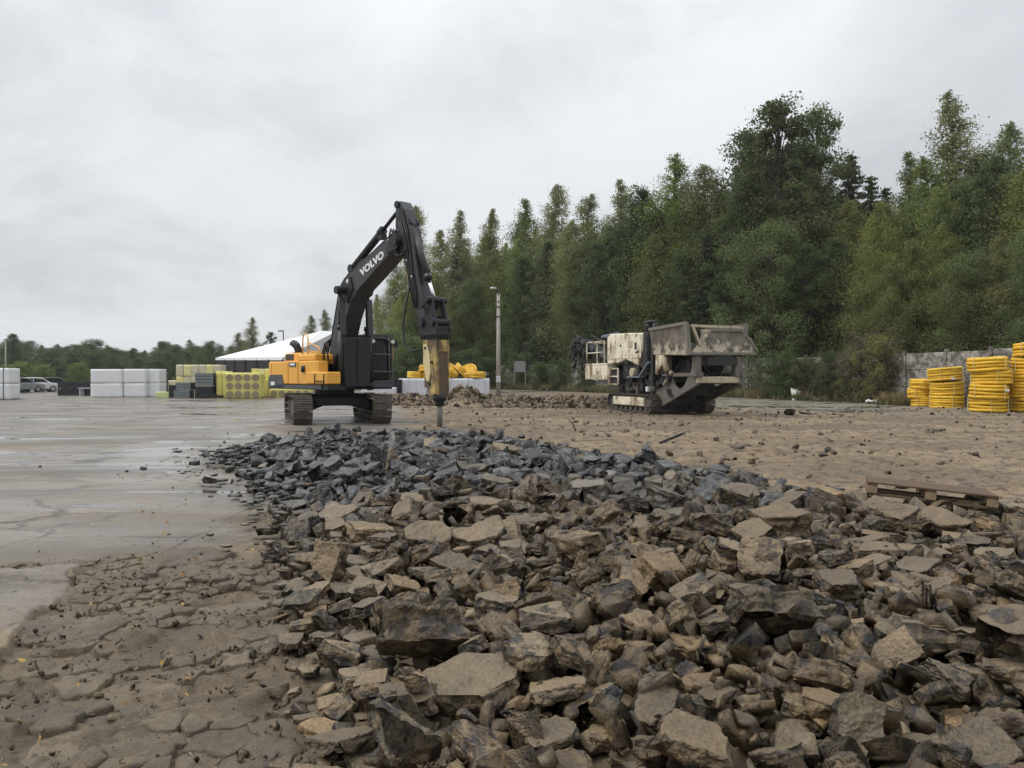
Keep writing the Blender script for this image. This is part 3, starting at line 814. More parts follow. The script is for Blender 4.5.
377,1786,84,11,-18,78,51,18,-572,2224,49,26,-23,92,58,22,-559,3093,100,-13,-13,-11,77,4,-217,1643,48,20,10,6,56,19,340,1830,69,14,24,-96,60,6,
-347,1686,37,36,22,-87,47,27,-219,2571,111,4,-4,98,59,10,649,1437,50,2,-12,-71,37,11,307,832,37,-3,0,-90,25,22,-483,2338,79,15,4,-84,70,2,
-540,1863,22,-15,5,97,42,14,37,1939,81,0,-2,50,42,4,117,2071,85,-7,3,-21,66,13,-104,2048,92,-79,4,-57,63,18,267,1956,77,55,78,-10,47,4,
-359,1933,61,-8,2,-23,45,23,-767,2327,26,0,-1,-98,59,26,939,1550,40,-3,3,39,64,21,-482,3075,104,-66,52,5,74,11,293,844,37,48,-87,0,26,11,
-380,1041,12,0,0,100,19,8,-622,1712,13,3,2,67,30,29,343,2093,75,-42,-81,-4,48,10,-219,2329,119,-17,19,85,42,28,-203,2917,100,-43,1,-42,65,28,
416,1487,50,-11,-35,-92,50,19,-318,1401,20,-2,4,-98,42,7,551,1266,44,-16,2,-88,37,7,-99,1649,52,-11,-2,98,55,28,54,2789,93,57,-5,30,67,25,
-755,3034,83,2,7,-82,67,5,18,1601,62,55,-18,76,54,2,-445,1906,44,75,15,33,46,16,-446,2139,66,-37,-71,-41,40,13,417,1842,80,-8,-11,96,46,1,
-523,1915,22,17,12,14,47,3,133,838,33,1,-3,-4,28,9,-454,2209,68,24,0,18,56,7,-358,1355,16,1,-1,-39,37,8,521,1844,61,-86,48,-17,60,8,
-321,2005,55,12,-7,-23,42,29,475,883,40,-3,-4,-31,37,22,89,1539,57,88,40,12,58,7,-886,2927,75,4,10,-89,54,22,113,1123,41,-2,-1,62,36,8,
-135,682,12,-2,1,-55,20,14,-554,1470,14,0,2,60,23,19,663,2130,42,-16,-98,2,56,1,639,1503,49,20,66,70,41,5,20,1306,38,3,0,25,40,19,
160,1438,62,-1,70,71,42,26,-3,1163,54,3,-2,-70,69,27,-334,1109,13,-2,-3,38,22,10,260,2131,97,-33,-92,22,51,2,723,1587,48,80,-42,-43,46,1,
544,1880,64,17,75,51,47,28,-222,3219,109,8,-20,84,74,7,-39,1445,43,1,-19,-98,34,1,-651,2311,47,-75,-18,62,45,22,290,2335,88,-97,-17,-16,50,4,
-876,2203,16,-1,1,-26,37,16,-668,2466,54,18,-11,87,70,21,353,914,41,-9,-7,54,34,25,-514,1702,12,0,0,97,41,6,676,1277,37,-1,2,-32,34,8,
-446,2332,92,-11,44,-75,47,27,437,2204,90,-40,-91,14,49,19,131,1700,62,47,-20,72,47,13,-190,2335,93,5,-21,69,72,2,-581,1558,14,4,1,-13,24,19,
58,790,37,-68,-11,3,41,11,-289,1439,34,-14,32,-39,60,11,293,2040,85,10,-6,30,36,4,-447,1403,12,-2,1,-85,24,14,113,1327,45,-48,87,-4,39,10,
53,1469,50,-2,-52,-77,41,6,-815,2649,51,-43,56,-66,59,25,323,2147,81,-10,-16,-98,70,17,-216,1780,55,17,2,29,44,10,349,757,39,0,-4,-20,34,4,
-847,2829,69,8,2,-90,45,5,-156,832,14,4,1,42,28,29,-182,959,17,-1,-4,91,34,28,95,1637,57,28,-15,-62,63,12,821,1346,41,9,17,-66,39,20,
-397,3018,110,-81,-47,1,56,28,-248,1694,42,-24,-67,68,59,26,625,1064,45,-34,14,92,37,27,-686,2019,15,-2,0,-80,29,28,-413,2230,89,-9,10,-91,46,12,
-336,1736,41,4,25,-53,54,13,-130,2028,93,-43,-89,-7,43,14,18,1435,53,-15,-1,-39,66,12,395,563,35,-39,-75,49,45,18,157,1919,70,-5,-19,-66,62,26,
-100,1651,69,-8,-6,72,44,6,-360,1270,15,-3,-1,77,39,23,471,1779,65,1,6,-54,72,7,78,885,34,-3,-9,67,29,7,-334,2447,101,28,-94,-18,48,24,
546,1000,50,0,10,-31,57,15,-738,3130,94,-12,-34,-7,61,13,-747,2416,36,-5,-12,44,58,14,-266,2920,110,-25,-95,9,63,16,-405,1778,26,21,-17,-85,37,29,
541,861,51,2,-4,-82,56,0,78,1964,76,25,0,93,59,18,-585,2317,64,-57,76,21,44,10,-35,822,32,-3,18,92,36,4,539,1352,51,8,-13,-91,56,8,
77,974,34,0,-5,-69,36,22,207,1910,59,15,12,79,69,18,656,1891,42,87,25,28,59,17,248,485,38,6,-24,92,59,22,287,1107,40,39,-51,76,38,9,
113,2471,101,-29,-8,-60,71,26,227,1448,40,95,-18,-24,37,3,177,2537,88,-15,-92,23,57,22,-901,2709,34,-22,-30,-65,53,0,-748,2772,61,-55,-79,-24,62,14,
-257,1464,46,63,-64,-2,39,1,51,1260,36,4,-1,43,40,13,388,984,45,-30,1,-80,39,15,-177,1645,49,-53,47,-20,48,27,386,1456,55,15,-42,-10,42,5,
-316,2074,87,43,-17,79,40,29,-443,1850,30,-2,-13,77,69,24,620,1860,52,-21,-5,-90,39,17,248,1184,35,0,0,35,39,8,614,976,45,8,-10,-35,48,13,
449,919,41,0,0,41,41,25,-190,1741,54,0,0,-57,53,13,-1033,3246,52,-12,24,-92,56,13,-208,1419,34,64,-16,-20,53,27,224,1620,54,-7,7,-99,54,25,
-395,2670,101,-3,7,20,52,1,-29,2177,104,40,71,51,56,17,-70,1920,66,0,-17,98,52,28,349,2010,81,67,70,-24,47,4,-26,2907,109,-5,-7,94,72,25,
-405,1061,12,2,2,-100,14,25,590,1232,55,-5,2,-86,52,10,-562,1936,17,-2,1,-80,40,28,94,2249,92,-14,7,25,68,10,-133,2207,86,7,0,-84,56,16,
-830,2952,85,-12,-9,82,58,14,233,1282,36,99,13,-1,38,1,-250,2517,103,-4,52,-78,54,7,604,1318,52,2,92,-32,43,16,-182,2277,86,-31,-12,-45,45,25,
171,2274,93,17,6,71,68,14,95,1019,35,-6,-6,-46,32,7,-52,1161,35,-37,0,33,42,11,-601,1926,12,0,0,71,35,0,62,1062,31,99,15,-1,30,1,
199,2008,72,-7,93,-21,50,14,359,2213,75,48,6,38,48,28,532,1606,71,3,2,45,29,25,-87,2562,107,35,5,-93,44,7,-332,2281,96,-51,-19,29,40,23,
30,737,34,-8,11,95,30,25,237,1252,41,-8,-71,-15,26,19,-706,2207,27,35,14,-66,35,25,-674,2360,44,0,-1,-2,66,11,398,909,39,2,-3,-67,36,29,
-45,2731,111,-70,-26,2,62,26,-791,2536,44,-10,-2,99,57,11,-1051,3003,24,20,-7,17,42,2,-691,3218,93,50,-78,28,59,14,-221,1971,67,-30,-18,75,56,11,
-512,2486,78,-52,48,70,55,12,-36,1916,75,-24,37,-73,49,26,-500,2000,35,0,0,15,44,7,248,928,54,12,-9,49,33,9,-361,2390,95,-52,-41,-62,49,22,
-480,3144,127,-12,9,96,60,10,-853,2419,16,-3,-2,-14,38,10,-136,2421,84,-21,-7,-88,66,18,-927,3151,69,29,8,-82,69,26,-401,1452,18,0,-1,60,48,8,
-248,1087,16,-2,-1,10,42,26,-775,2884,70,-47,-50,-22,52,17,-396,1360,12,-1,-2,-29,26,15,130,2168,94,80,-20,-18,67,6,202,2298,113,71,57,11,43,19,
12,1898,74,-87,-40,-24,33,0,-332,1852,46,8,-3,-82,41,27,79,1608,63,3,-9,-99,30,26,177,962,38,-3,-2,-94,31,4,-27,1750,54,-22,-6,11,52,7,
-625,2444,65,-3,-41,32,55,16,-620,2114,23,6,7,-93,50,12,-937,2617,21,18,-19,-78,47,3,180,1264,40,-53,-43,-63,24,19,-621,2287,48,-99,-8,1,39,23,
307,1864,65,1,-1,-11,44,17,304,1185,43,62,11,8,46,11,-404,2427,89,6,-14,76,67,16,-1172,2911,19,-31,31,-67,36,25,-59,2523,107,3,5,86,51,2,
-133,2623,99,15,-46,-87,50,7,-946,2535,14,-2,1,-83,36,14,693,1885,31,52,60,41,49,4,405,2368,78,-6,-13,-86,56,20,-1109,2652,16,-1,-4,-28,32,4,
603,1863,45,15,12,98,53,15,-991,3028,59,1,-15,-91,49,24,-62,1598,59,0,1,9,56,3,-695,2170,20,0,-18,-72,44,21,-18,2567,94,10,-16,-35,60,11,
205,1238,37,-4,-6,74,57,18,203,2267,105,32,-14,6,30,6,619,2256,40,-94,31,-3,56,25,133,1082,31,-2,3,100,34,2,-309,1030,12,0,1,47,32,12,
-712,1959,12,0,0,-20,33,3,-546,2645,97,-26,-10,-92,44,22,19,2338,99,-9,6,9,49,26,-656,1878,12,0,0,-46,36,24,-452,1526,16,0,-1,-8,37,8,
-676,2660,68,1,-12,21,58,14,-573,2705,101,-16,16,-18,71,17,-53,1792,65,10,0,88,55,3,38,2236,94,87,-20,-9,38,24,-573,2050,25,19,-1,-46,38,13,
-126,1052,19,3,-1,-73,45,0,103,876,31,-1,-1,94,25,18,-642,2017,16,-11,3,98,33,17,878,1634,37,-10,66,-73,54,26,-147,1647,42,-23,-40,88,36,11,
-723,2683,56,12,4,-84,48,13,4,769,37,-1,0,3,57,15,-632,3252,93,-2,-25,96,62,28,-53,1024,28,-10,-8,53,38,19,-685,2314,31,36,-18,-37,53,21,
-517,1374,12,0,-3,-40,24,12,-823,3023,74,-55,80,-17,74,4,-35,633,26,-54,-33,-70,27,2,475,787,41,0,-1,-3,38,7,229,615,31,-3,-18,97,26,19,
-630,1825,13,1,-3,80,27,22,-111,574,14,6,9,69,26,29,-144,1456,41,-2,-6,99,38,10,-64,1787,48,4,5,-88,39,19,-62,2149,91,26,16,95,63,28,
46,2202,89,17,2,-96,50,25,-211,1678,49,72,52,-35,43,22,847,1596,45,-13,-24,89,53,23,-640,2382,64,44,-90,0,34,11,-28,649,18,-2,-6,-2,26,25,
-862,2247,12,0,0,-36,35,0,-53,1224,35,-27,-23,75,32,27,-68,1313,31,5,-8,18,28,8,-603,2022,23,-14,-27,-68,36,29,235,1650,62,-53,-19,6,34,9,
-532,2924,96,-11,2,-97,69,28,90,1068,43,-3,97,-22,28,24,598,1350,48,-19,-3,96,33,7,612,1385,42,3,-19,97,40,17,97,2127,82,93,-7,31,53,14,
655,2005,40,-5,-11,-93,45,4,-642,1935,12,0,0,58,32,12,-834,2343,15,2,-2,100,29,28,22,2042,72,0,1,8,78,27,-476,3129,106,-10,-12,-26,62,7,
-346,1057,12,-7,-4,-54,16,14,-942,2908,42,-28,68,64,45,14,274,1135,36,-3,0,-47,44,28,806,1190,37,-2,1,-38,48,16,530,2180,49,15,-10,-85,58,12,
29,1123,36,-1,14,-89,54,11,-140,807,14,-1,0,-99,34,17,251,1625,66,-64,-72,15,37,24,-1026,2696,17,-2,-4,-71,34,4,-807,2336,15,2,-3,61,26,4,
528,1609,46,67,-5,-9,43,7,-542,2017,32,-5,1,75,43,21,-665,2166,21,-20,23,44,26,13,229,1130,33,0,-3,-79,43,26,153,2030,71,-10,-2,47,58,22,
-268,1959,64,-46,30,-35,34,3,116,2389,91,22,87,43,63,6,-797,2431,31,3,-14,68,39,26,-365,1202,11,4,-1,98,16,9,-543,1738,14,36,-89,-25,21,9,
435,1040,55,-2,-36,21,47,4,210,1396,37,-79,14,-21,24,16,-88,923,24,-54,-42,42,34,27,820,1219,45,20,21,14,36,6,-1076,2883,16,0,-2,-98,37,13,
-813,2900,60,17,33,-92,45,5,245,2277,93,5,22,21,75,14,42,2120,86,-45,80,-21,42,24,-73,2490,91,7,3,79,41,13,-692,2809,68,17,-94,7,56,14,
9,860,34,34,24,86,29,25,-195,2851,101,5,5,-7,51,17,-381,1488,25,-74,-6,7,45,23,-535,1775,14,2,-1,0,26,13,489,892,61,68,-11,64,26,25,
71,1227,33,7,-1,-66,39,20,-148,1562,51,99,-1,-2,47,10,-147,1422,48,62,-54,53,37,22,-305,1902,47,-25,-68,61,32,13,-100,870,20,-18,10,-40,34,12,
439,1931,66,-15,0,42,68,29,-999,2995,45,5,-11,45,56,2,-352,1956,45,-1,-9,68,47,26,-519,1948,23,-26,24,87,36,20,-166,1518,47,-55,79,-8,47,19,
74,1102,37,6,17,94,55,21,-333,2572,98,18,-11,-15,74,12,569,1619,54,-52,55,-36,51,25,-978,2748,27,-8,-7,13,42,0,-395,1653,29,28,-16,-37,54,23,
-175,2999,103,-15,1,38,50,13,-866,2527,22,-1,2,-85,37,5,-562,2620,86,-6,-9,93,46,8,-634,2487,69,-74,-65,4,55,18,-170,2448,96,-15,-6,32,53,23,
-1046,3026,42,-11,99,3,48,0,-693,2951,85,-52,-30,-42,46,5,363,1788,66,18,-2,0,63,20,-1170,3029,16,-4,-1,-93,33,4,122,2292,95,62,-38,61,35,7,
-343,2042,52,-62,-22,20,32,19,-266,3353,111,1,-7,73,68,10,21,611,21,0,-2,-67,24,28,-391,2206,70,-16,-10,68,63,14,268,1533,37,-11,9,-32,42,3,
-622,1969,13,0,1,94,30,2,-378,3384,103,-15,4,-99,67,1,-429,3279,106,-59,-33,16,54,29,-633,2684,78,17,5,89,49,2,-1099,3009,21,-6,-21,18,41,27,
-458,2594,100,35,91,-20,56,16,-598,2700,82,-18,-42,80,49,25,376,775,39,0,-3,99,29,7,69,1327,45,34,-22,41,28,19,865,1370,46,-20,-51,-52,37,14,
282,1565,50,-60,46,-43,29,11,396,744,34,-1,2,-100,27,21,-182,3129,99,-45,76,-46,57,11,-426,1377,12,0,1,-95,14,16,131,772,38,13,-21,-97,34,18,
-736,2119,13,-2,2,100,21,19,-337,1642,37,4,-4,-61,44,24,-395,2870,103,-2,17,15,65,5,-487,2775,97,9,-6,-65,61,1,-426,2800,101,-67,45,-29,50,19,
-496,1868,18,99,0,-16,30,0,-623,1854,13,-2,1,-99,19,28,-29,793,22,-2,-4,47,29,16,413,1753,60,-2,23,-35,59,25,-689,2836,73,-24,36,57,42,24,
-948,3531,55,47,-37,-21,56,13,-475,2991,95,8,-11,98,53,1,395,2257,65,72,54,14,53,10,-683,2908,92,1,-1,48,39,26,-458,1757,21,-53,-16,55,38,11,
-182,3332,92,-31,-18,-56,65,11,-348,3336,102,-13,0,6,68,20,299,2105,68,-5,1,50,58,1,401,796,48,-25,-22,84,34,0,-626,3024,92,-18,76,-27,44,2,
23,888,50,-89,15,-12,36,8,656,1102,37,-5,0,-100,44,22,-493,1577,13,-1,1,44,19,16,-552,1663,15,0,0,1,31,8,-389,1974,58,-4,-7,-75,33,14,
-344,1127,12,87,49,-2,15,1,526,2092,49,-59,78,-20,73,9,-87,1001,20,-2,-6,100,31,22,-633,2176,23,-15,3,70,39,22,-965,2957,53,-1,3,89,44,5,
-769,2690,51,-36,-7,90,50,10,-428,1989,42,1,-10,99,56,12,301,1293,56,-4,10,57,40,22,-114,737,15,-3,0,-79,29,10,-107,2460,91,55,-55,-43,55,27,
-421,1948,38,-8,3,95,44,3,-730,2177,13,2,1,-3,26,2,624,1728,48,-7,-27,19,45,24,847,1526,42,-20,15,89,59,5,-497,2077,35,-18,-21,-88,37,8,
434,1087,48,22,-7,-97,39,7,-33,2501,86,-37,-45,-28,45,13,-447,2931,93,3,-26,-81,76,26,-624,2253,28,-4,9,-79,50,15,-153,929,18,-2,-4,15,44,10,
-130,1493,47,-2,-5,92,37,4,70,1599,48,-10,2,92,56,23,-241,3080,98,-34,5,-2,51,10,-561,1786,12,1,-1,-96,27,2,-1129,3038,18,6,-5,54,40,20,
176,1955,75,-22,-16,83,32,11,-1362,3089,13,0,0,96,36,9,-1054,3294,52,50,-79,35,56,28,-678,2917,77,-3,1,66,49,29,-735,2230,20,-48,-49,51,25,10,
-730,2836,63,-6,-16,63,50,8,-377,2783,96,-28,-29,9,63,10,144,2641,84,-31,-20,-93,62,28,-146,1394,43,-1,10,99,38,4,-385,3266,99,-28,-89,-36,49,14,
123,1817,65,-11,-87,-45,51,2,539,952,46,-13,51,-66,43,11,-555,1582,11,-1,-1,-11,19,24,-236,871,12,-6,26,59,13,15,57,1355,36,-1,-1,95,24,27,
165,2072,77,66,-28,68,34,5,-604,3525,88,58,-73,35,52,13,501,2165,49,-16,95,-5,49,24,208,1444,33,3,-2,81,30,22,175,887,35,2,-5,-98,26,29,
251,1096,31,0,-1,-72,34,24,-285,2116,79,-5,-2,-76,55,8,-1145,3088,26,-3,-6,77,47,27,47,1873,73,69,70,-17,46,22,-914,2602,15,0,-4,64,31,28,
-1081,3106,31,18,-13,-93,68,26,13,1215,41,8,-16,96,50,25,-912,2821,38,5,-16,98,54,21,-1218,2508,14,2,-2,86,23,28,443,673,30,4,0,14,36,6,
-129,704,16,-3,1,98,34,19,629,2083,37,-70,-33,63,35,2,-306,3473,85,-92,14,7,72,24,-607,2579,69,-71,-68,-7,59,6,-1118,2878,14,-3,1,-100,29,22,
-673,2045,14,0,0,62,25,8,228,1850,55,-8,10,-98,58,24,-611,2656,74,26,-64,-69,42,19,44,2640,89,-14,22,85,72,20,785,1863,28,-89,-44,-7,66,23,
-263,1755,39,8,0,-76,59,19,46,1377,50,31,-13,7,45,25,-588,1478,11,1,-1,99,13,29,61,2115,71,19,24,-17,34,3,78,2020,67,-6,-5,-53,55,13,
574,1734,40,26,60,71,59,19,-626,2221,24,78,26,-55,21,29,-731,2878,75,-8,99,-15,44,2,-601,1508,11,1,-6,33,17,15,-600,2231,31,-37,5,-23,35,4,
204,1480,37,13,5,-62,38,20,-36,2353,94,-24,-22,-67,50,21,-112,1884,58,8,-1,72,48,11,-292,1258,35,13,70,45,33,8,-654,1960,13,1,-1,73,24,23,
82,1393,40,1,0,-51,39,13,-999,2680,12,0,0,-73,32,9,-467,1730,22,61,18,-72,26,3,400,1700,64,42,-67,-33,27,21,445,751,34,1,4,-95,31,24,
-590,1971,17,-14,9,-34,25,10,-96,2523,97,-24,24,-53,31,4,-285,1932,50,44,1,-15,45,6,-915,3285,66,-9,-9,-86,75,23,-386,1915,36,13,7,60,56,3,
-1066,2685,12,0,0,-95,33,9,-837,3292,88,13,-10,-23,42,17,-312,1348,23,74,-67,1,34,2,8,1794,55,3,-2,99,46,15,122,1386,41,13,-9,74,40,3,
-324,1145,11,0,0,-82,24,6,102,1190,31,1,-5,83,28,14,-48,2627,93,-78,51,-12,49,29,-11,2236,94,-14,1,-99,62,28,123,1164,32,2,0,81,34,13,
308,927,38,78,-63,0,45,9,494,1015,36,0,0,-81,36,12,27,2562,98,17,10,-75,38,21,289,1766,57,31,-19,91,35,9,184,1291,33,4,-1,80,40,17,
-305,1602,29,2,-26,96,37,22,-810,2233,12,-1,-3,57,20,14,-363,1402,13,0,-1,5,37,0,-538,1826,14,-1,-2,-89,39,26,-714,3405,94,-46,56,60,45,25,
-1114,2820,12,0,-1,73,32,9,-394,2592,90,-9,-7,98,55,1,189,2695,74,-3,-8,92,65,29,321,2039,63,-78,38,-50,40,18,-387,1957,38,-29,-76,57,38,23,
-77,1855,52,9,-2,-67,36,29,-254,3189,99,-47,39,-30,56,13,34,2740,86,-19,-5,-97,73,15,-616,2906,83,2,-8,99,77,17,303,1607,39,0,0,-82,44,18,
39,2086,69,-24,53,-37,35,11,-538,2033,19,2,-2,-85,39,11,-73,665,14,-3,-5,90,31,6,-238,1509,32,-11,1,24,44,10,-516,1668,11,0,0,81,20,27,
748,1787,39,22,5,-7,63,16,516,1074,45,13,-12,-92,46,27,562,2015,55,49,-41,-77,45,7,218,966,40,0,-4,21,38,4,101,2448,92,-15,27,61,46,7,
418,1455,44,10,78,61,42,27,-469,1955,36,-1,2,-89,55,25,-886,2753,37,21,-15,-90,57,18,669,1867,33,-46,59,-56,45,21,-778,3195,88,-37,-33,20,46,21,
699,1619,29,-7,1,-16,45,5,422,669,42,4,1,19,34,2,-393,2263,73,4,15,2,60,17,-77,1689,48,-73,23,60,31,29,-842,2474,16,100,0,3,31,13,
-56,2445,81,3,9,32,53,1,-610,3101,100,14,-99,-4,42,23,-668,3036,89,4,-9,26,46,26,-709,2729,61,-2,12,44,43,28,-923,2670,31,2,1,-94,40,12,
-699,2220,20,18,34,-92,30,19,-112,2240,90,40,-70,-19,38,29,-1207,3325,16,2,2,28,32,25,-730,2201,14,2,1,61,25,13,-926,2357,12,2,0,-19,20,29,
-599,2413,70,5,-100,6,49,24,-21,2070,72,26,-13,77,43,27,-948,3206,62,17,-6,47,77,18,-493,1424,11,1,2,73,13,20,-230,1135,16,-2,-4,46,38,14,
4,2171,83,10,4,84,72,9,46,1764,63,17,23,92,72,15,-630,3139,94,-11,21,26,61,20,-661,3141,85,23,13,96,53,17,152,1156,36,-40,2,-4,26,7,
35,1058,28,-3,-4,87,24,5,-299,3436,83,3,66,75,46,0,153,2498,82,-5,15,80,78,9,-920,2773,39,14,-96,17,47,13,-1235,3106,12,0,0,74,33,0,
144,1257,37,-2,0,-31,47,5,193,2162,85,65,-74,-3,51,23,-958,2694,16,-2,2,-83,39,5,-816,2112,12,-3,-1,-14,17,26,-772,1948,12,-1,10,-75,14,14,
-250,2865,93,-4,-35,8,55,16,633,1823,46,4,11,59,56,19,-1276,3131,12,0,0,100,34,3,-899,2937,55,6,9,-94,48,13,344,1922,63,2,-75,-25,44,22,
-766,2366,28,-93,23,30,36,18,61,1440,46,-24,13,-47,48,25,112,1919,62,6,28,-62,40,13,-172,2222,79,13,-25,41,41,16,-567,1869,13,1,1,-77,20,16,
-625,2741,81,20,0,-57,42,29,-205,2494,100,4,3,18,44,26,200,1965,66,16,98,-7,31,10,488,2010,51,-4,-35,6,32,13,-96,1819,51,-66,-8,17,26,19,
378,1594,73,-9,21,-44,27,29,-806,2485,22,-1,-2,49,56,16,-519,2279,60,2,-16,74,64,11,-50,2042,79,-4,-10,-27,53,2,-97,1345,29,5,-2,-83,25,9,
-174,1142,26,44,-78,-39,31,0,-298,2710,95,25,1,97,52,14,271,1304,37,-19,-30,-48,25,0,615,1442,38,1,3,-48,24,16,-483,2047,40,8,-3,-86,35,16,
521,1935,55,-7,95,27,50,26,-174,1325,33,23,66,68,36,13,-836,2954,62,-15,-4,93,65,11,573,1921,45,1,32,52,51,0,-1068,2957,13,3,0,82,20,1,
-701,3189,88,-5,-20,-16,42,24,280,2634,58,14,-34,-6,41,28,-758,2295,16,-2,-3,-56,31,4,-916,2549,11,0,0,62,29,21,-302,2760,96,-63,-11,28,49,11,
-506,2127,50,-15,-18,96,76,24,-58,3363,66,-71,36,-60,59,13,-172,2022,79,51,-33,-3,54,13,288,2185,74,92,18,9,37,13,694,1604,47,0,9,49,50,15,
-806,2184,16,-15,76,22,15,25,-583,1757,11,-2,-1,-99,17,17,-404,1808,23,81,-40,-20,29,26,81,3030,77,10,95,22,52,27,-447,2508,102,-12,13,-66,65,5,
-435,2317,69,-9,-19,67,49,16,695,2161,25,27,-20,-52,43,1,-21,2298,90,-44,-15,0,48,16,-837,3542,84,90,38,-13,43,8,766,1701,41,-13,35,20,48,24,
-172,2967,86,-12,4,87,59,4,-1080,3036,31,-58,46,-40,34,18,-143,2246,89,-51,55,-65,34,18,400,2195,65,-69,61,-2,39,8,-504,1894,15,2,-4,86,25,4,
257,1602,57,-74,-9,0,27,21,-1068,2773,14,-6,2,-41,29,14,-368,2112,63,-5,20,1,36,8,-872,2137,10,2,1,-24,14,12,675,1577,35,-4,-2,-60,42,1,
199,1364,33,1,1,67,48,6,-1122,2924,14,-2,-2,92,34,23,-173,1245,29,-17,1,49,31,17,-640,3413,90,13,9,-98,53,1,-1423,3215,12,1,-2,-75,25,21,
-621,1876,12,0,0,14,17,8,-142,2692,100,-91,-32,5,40,7,321,1566,42,12,4,72,51,26,-379,1786,21,2,1,-100,20,4,-303,2678,89,-53,-61,-47,36,29,
447,1721,70,48,-11,40,47,1,-1131,3167,21,17,26,84,36,25,-461,2667,92,87,-32,-17,49,4,-53,2834,105,9,-96,-11,65,29,-47,769,22,-4,-1,98,37,25,
-62,1060,29,8,-14,98,34,11,-837,2802,48,-3,-17,59,50,25,779,1241,42,-8,15,97,57,0,401,1418,43,-17,-4,-88,44,5,-484,1902,28,19,-56,13,34,25,
122,1048,33,-16,-16,-34,26,18,-50,1264,28,2,-3,82,25,8,660,1145,40,-70,-44,29,27,25,499,2198,49,4,-93,-35,30,2,-1026,2730,12,0,0,99,36,3,
-343,2076,58,-16,-13,76,47,18,354,1756,62,52,-25,42,44,20,-102,2341,86,92,16,32,46,13,-841,3598,81,19,-19,-44,54,7,354,991,37,-5,-1,19,27,22,
-440,2875,94,-14,14,41,51,2,310,1794,54,-25,14,-18,44,17,423,789,40,1,1,-69,36,8,-3,2677,98,-6,41,-67,32,2,-66,1430,51,-49,-36,59,37,23,
-551,1602,11,-1,-2,-4,20,6,33,1916,64,3,25,85,33,1,-26,2782,88,18,29,86,63,29,-603,2001,13,0,-1,40,39,9,-283,1858,45,8,9,-10,56,6,
223,2465,82,23,73,62,58,16,-412,1922,25,4,0,-84,33,10,-1053,2462,11,-1,1,96,22,12,-1048,2636,11,3,-2,67,18,18,-616,3065,86,-24,32,-92,31,13,
-220,3154,97,-29,86,37,55,23,-818,2513,24,70,-39,54,25,10,-764,2206,11,-4,2,23,18,9,9,2123,70,6,-26,-96,39,16,-376,1996,44,-6,-26,33,55,18,
-1171,3061,14,0,-3,12,34,11,-1162,2950,13,-1,-2,-11,29,0,-753,2471,37,-26,86,40,38,10,400,1021,36,-1,1,99,37,0,-1082,2994,14,1,-4,-73,33,26,
57,1639,59,29,-95,-12,31,0,-165,1280,24,-1,-3,-27,41,5,-602,2397,49,0,-4,18,77,27,256,1592,44,8,28,94,35,24,-128,2556,92,92,7,-1,32,1,
-1230,2882,12,11,-3,-20,13,1,76,2173,70,-6,-33,93,30,15,-936,3005,51,11,7,-98,58,6,-306,1797,36,-6,-4,-90,47,24,-1042,2405,12,4,-6,-93,17,20,
-483,2857,82,-5,8,94,74,24,-23,1021,32,-20,-15,2,43,18,-574,1684,12,-4,-5,-85,19,24,-562,1997,18,-2,-3,-62,39,4,-648,3458,84,49,-63,60,62,15,
-139,1750,48,-47,-59,12,35,16,-20,1842,55,1,-10,92,55,22,-361,1809,36,-54,7,-84,33,27,694,1179,33,5,1,-1,25,29,-646,2214,18,1,-1,-54,36,10,
-647,3343,94,-26,23,-25,62,11,-10,2425,93,12,8,91,74,18,-907,3054,58,24,1,-60,55,8,-634,2037,12,-2,1,-10,20,26,-969,2938,38,-5,0,-56,49,29,
-725,3540,82,-61,21,62,50,4,-689,3371,85,17,26,76,57,29,-809,3273,81,10,29,60,49,27,-1007,2774,13,0,-3,26,33,17,-433,2260,59,-4,-4,100,58,23,
-587,2189,33,-49,5,64,35,13,-517,3010,83,0,24,-76,64,25,-310,1825,46,6,-6,-18,31,26,-106,2527,83,12,24,53,51,20,-1079,2924,14,-3,2,-90,27,10,
-506,2216,52,10,-31,-15,50,4,83,1893,70,29,-79,55,37,5,-1220,3190,12,-3,2,-11,23,0,273,2063,60,-8,-34,84,51,27,-471,3449,90,25,-87,-29,47,14,
-659,2336,23,0,-8,79,37,17,-1019,2792,15,73,16,17,16,8,-766,2569,47,20,61,-74,59,1,-762,3512,78,-24,-6,-82,62,8,-722,3104,81,33,63,39,46,25,
59,1006,32,-4,-2,23,31,16,-985,2738,15,7,-10,-92,25,19,283,1211,30,0,0,-99,32,24,720,1348,36,6,-8,-95,26,19,-654,2293,20,9,-3,-72,28,29,
770,1313,40,-22,-25,-58,30,11,-255,2769,100,-10,-26,83,40,28,-988,2919,21,-5,-8,62,42,23,-60,1086,23,0,-6,38,25,11,-441,1724,24,-20,7,85,35,22,
-243,1602,32,-2,-8,51,51,28,-273,1541,35,2,-4,8,48,6,-924,2687,18,3,-1,-46,37,19,55,2840,95,2,20,-62,61,13,-869,2739,30,-24,0,95,36,28,
512,2299,43,-11,-2,-11,45,25,315,1391,37,7,-7,-87,55,18,168,1403,47,-1,2,97,44,16,178,1447,39,2,3,-54,48,16,104,2689,85,-4,-29,48,50,8,
-411,1877,25,21,24,87,21,27,556,1414,50,23,34,80,39,5,724,1285,40,99,-9,11,39,3,318,1169,48,-3,59,-81,54,2,-321,1852,35,-2,-9,65,30,28,
-881,2483,14,4,-6,-77,21,1,-328,1547,35,6,-5,12,57,2,-163,1308,41,-79,-10,40,43,12,266,1491,40,6,-7,-100,43,8,-544,2849,86,7,26,-17,58,24,
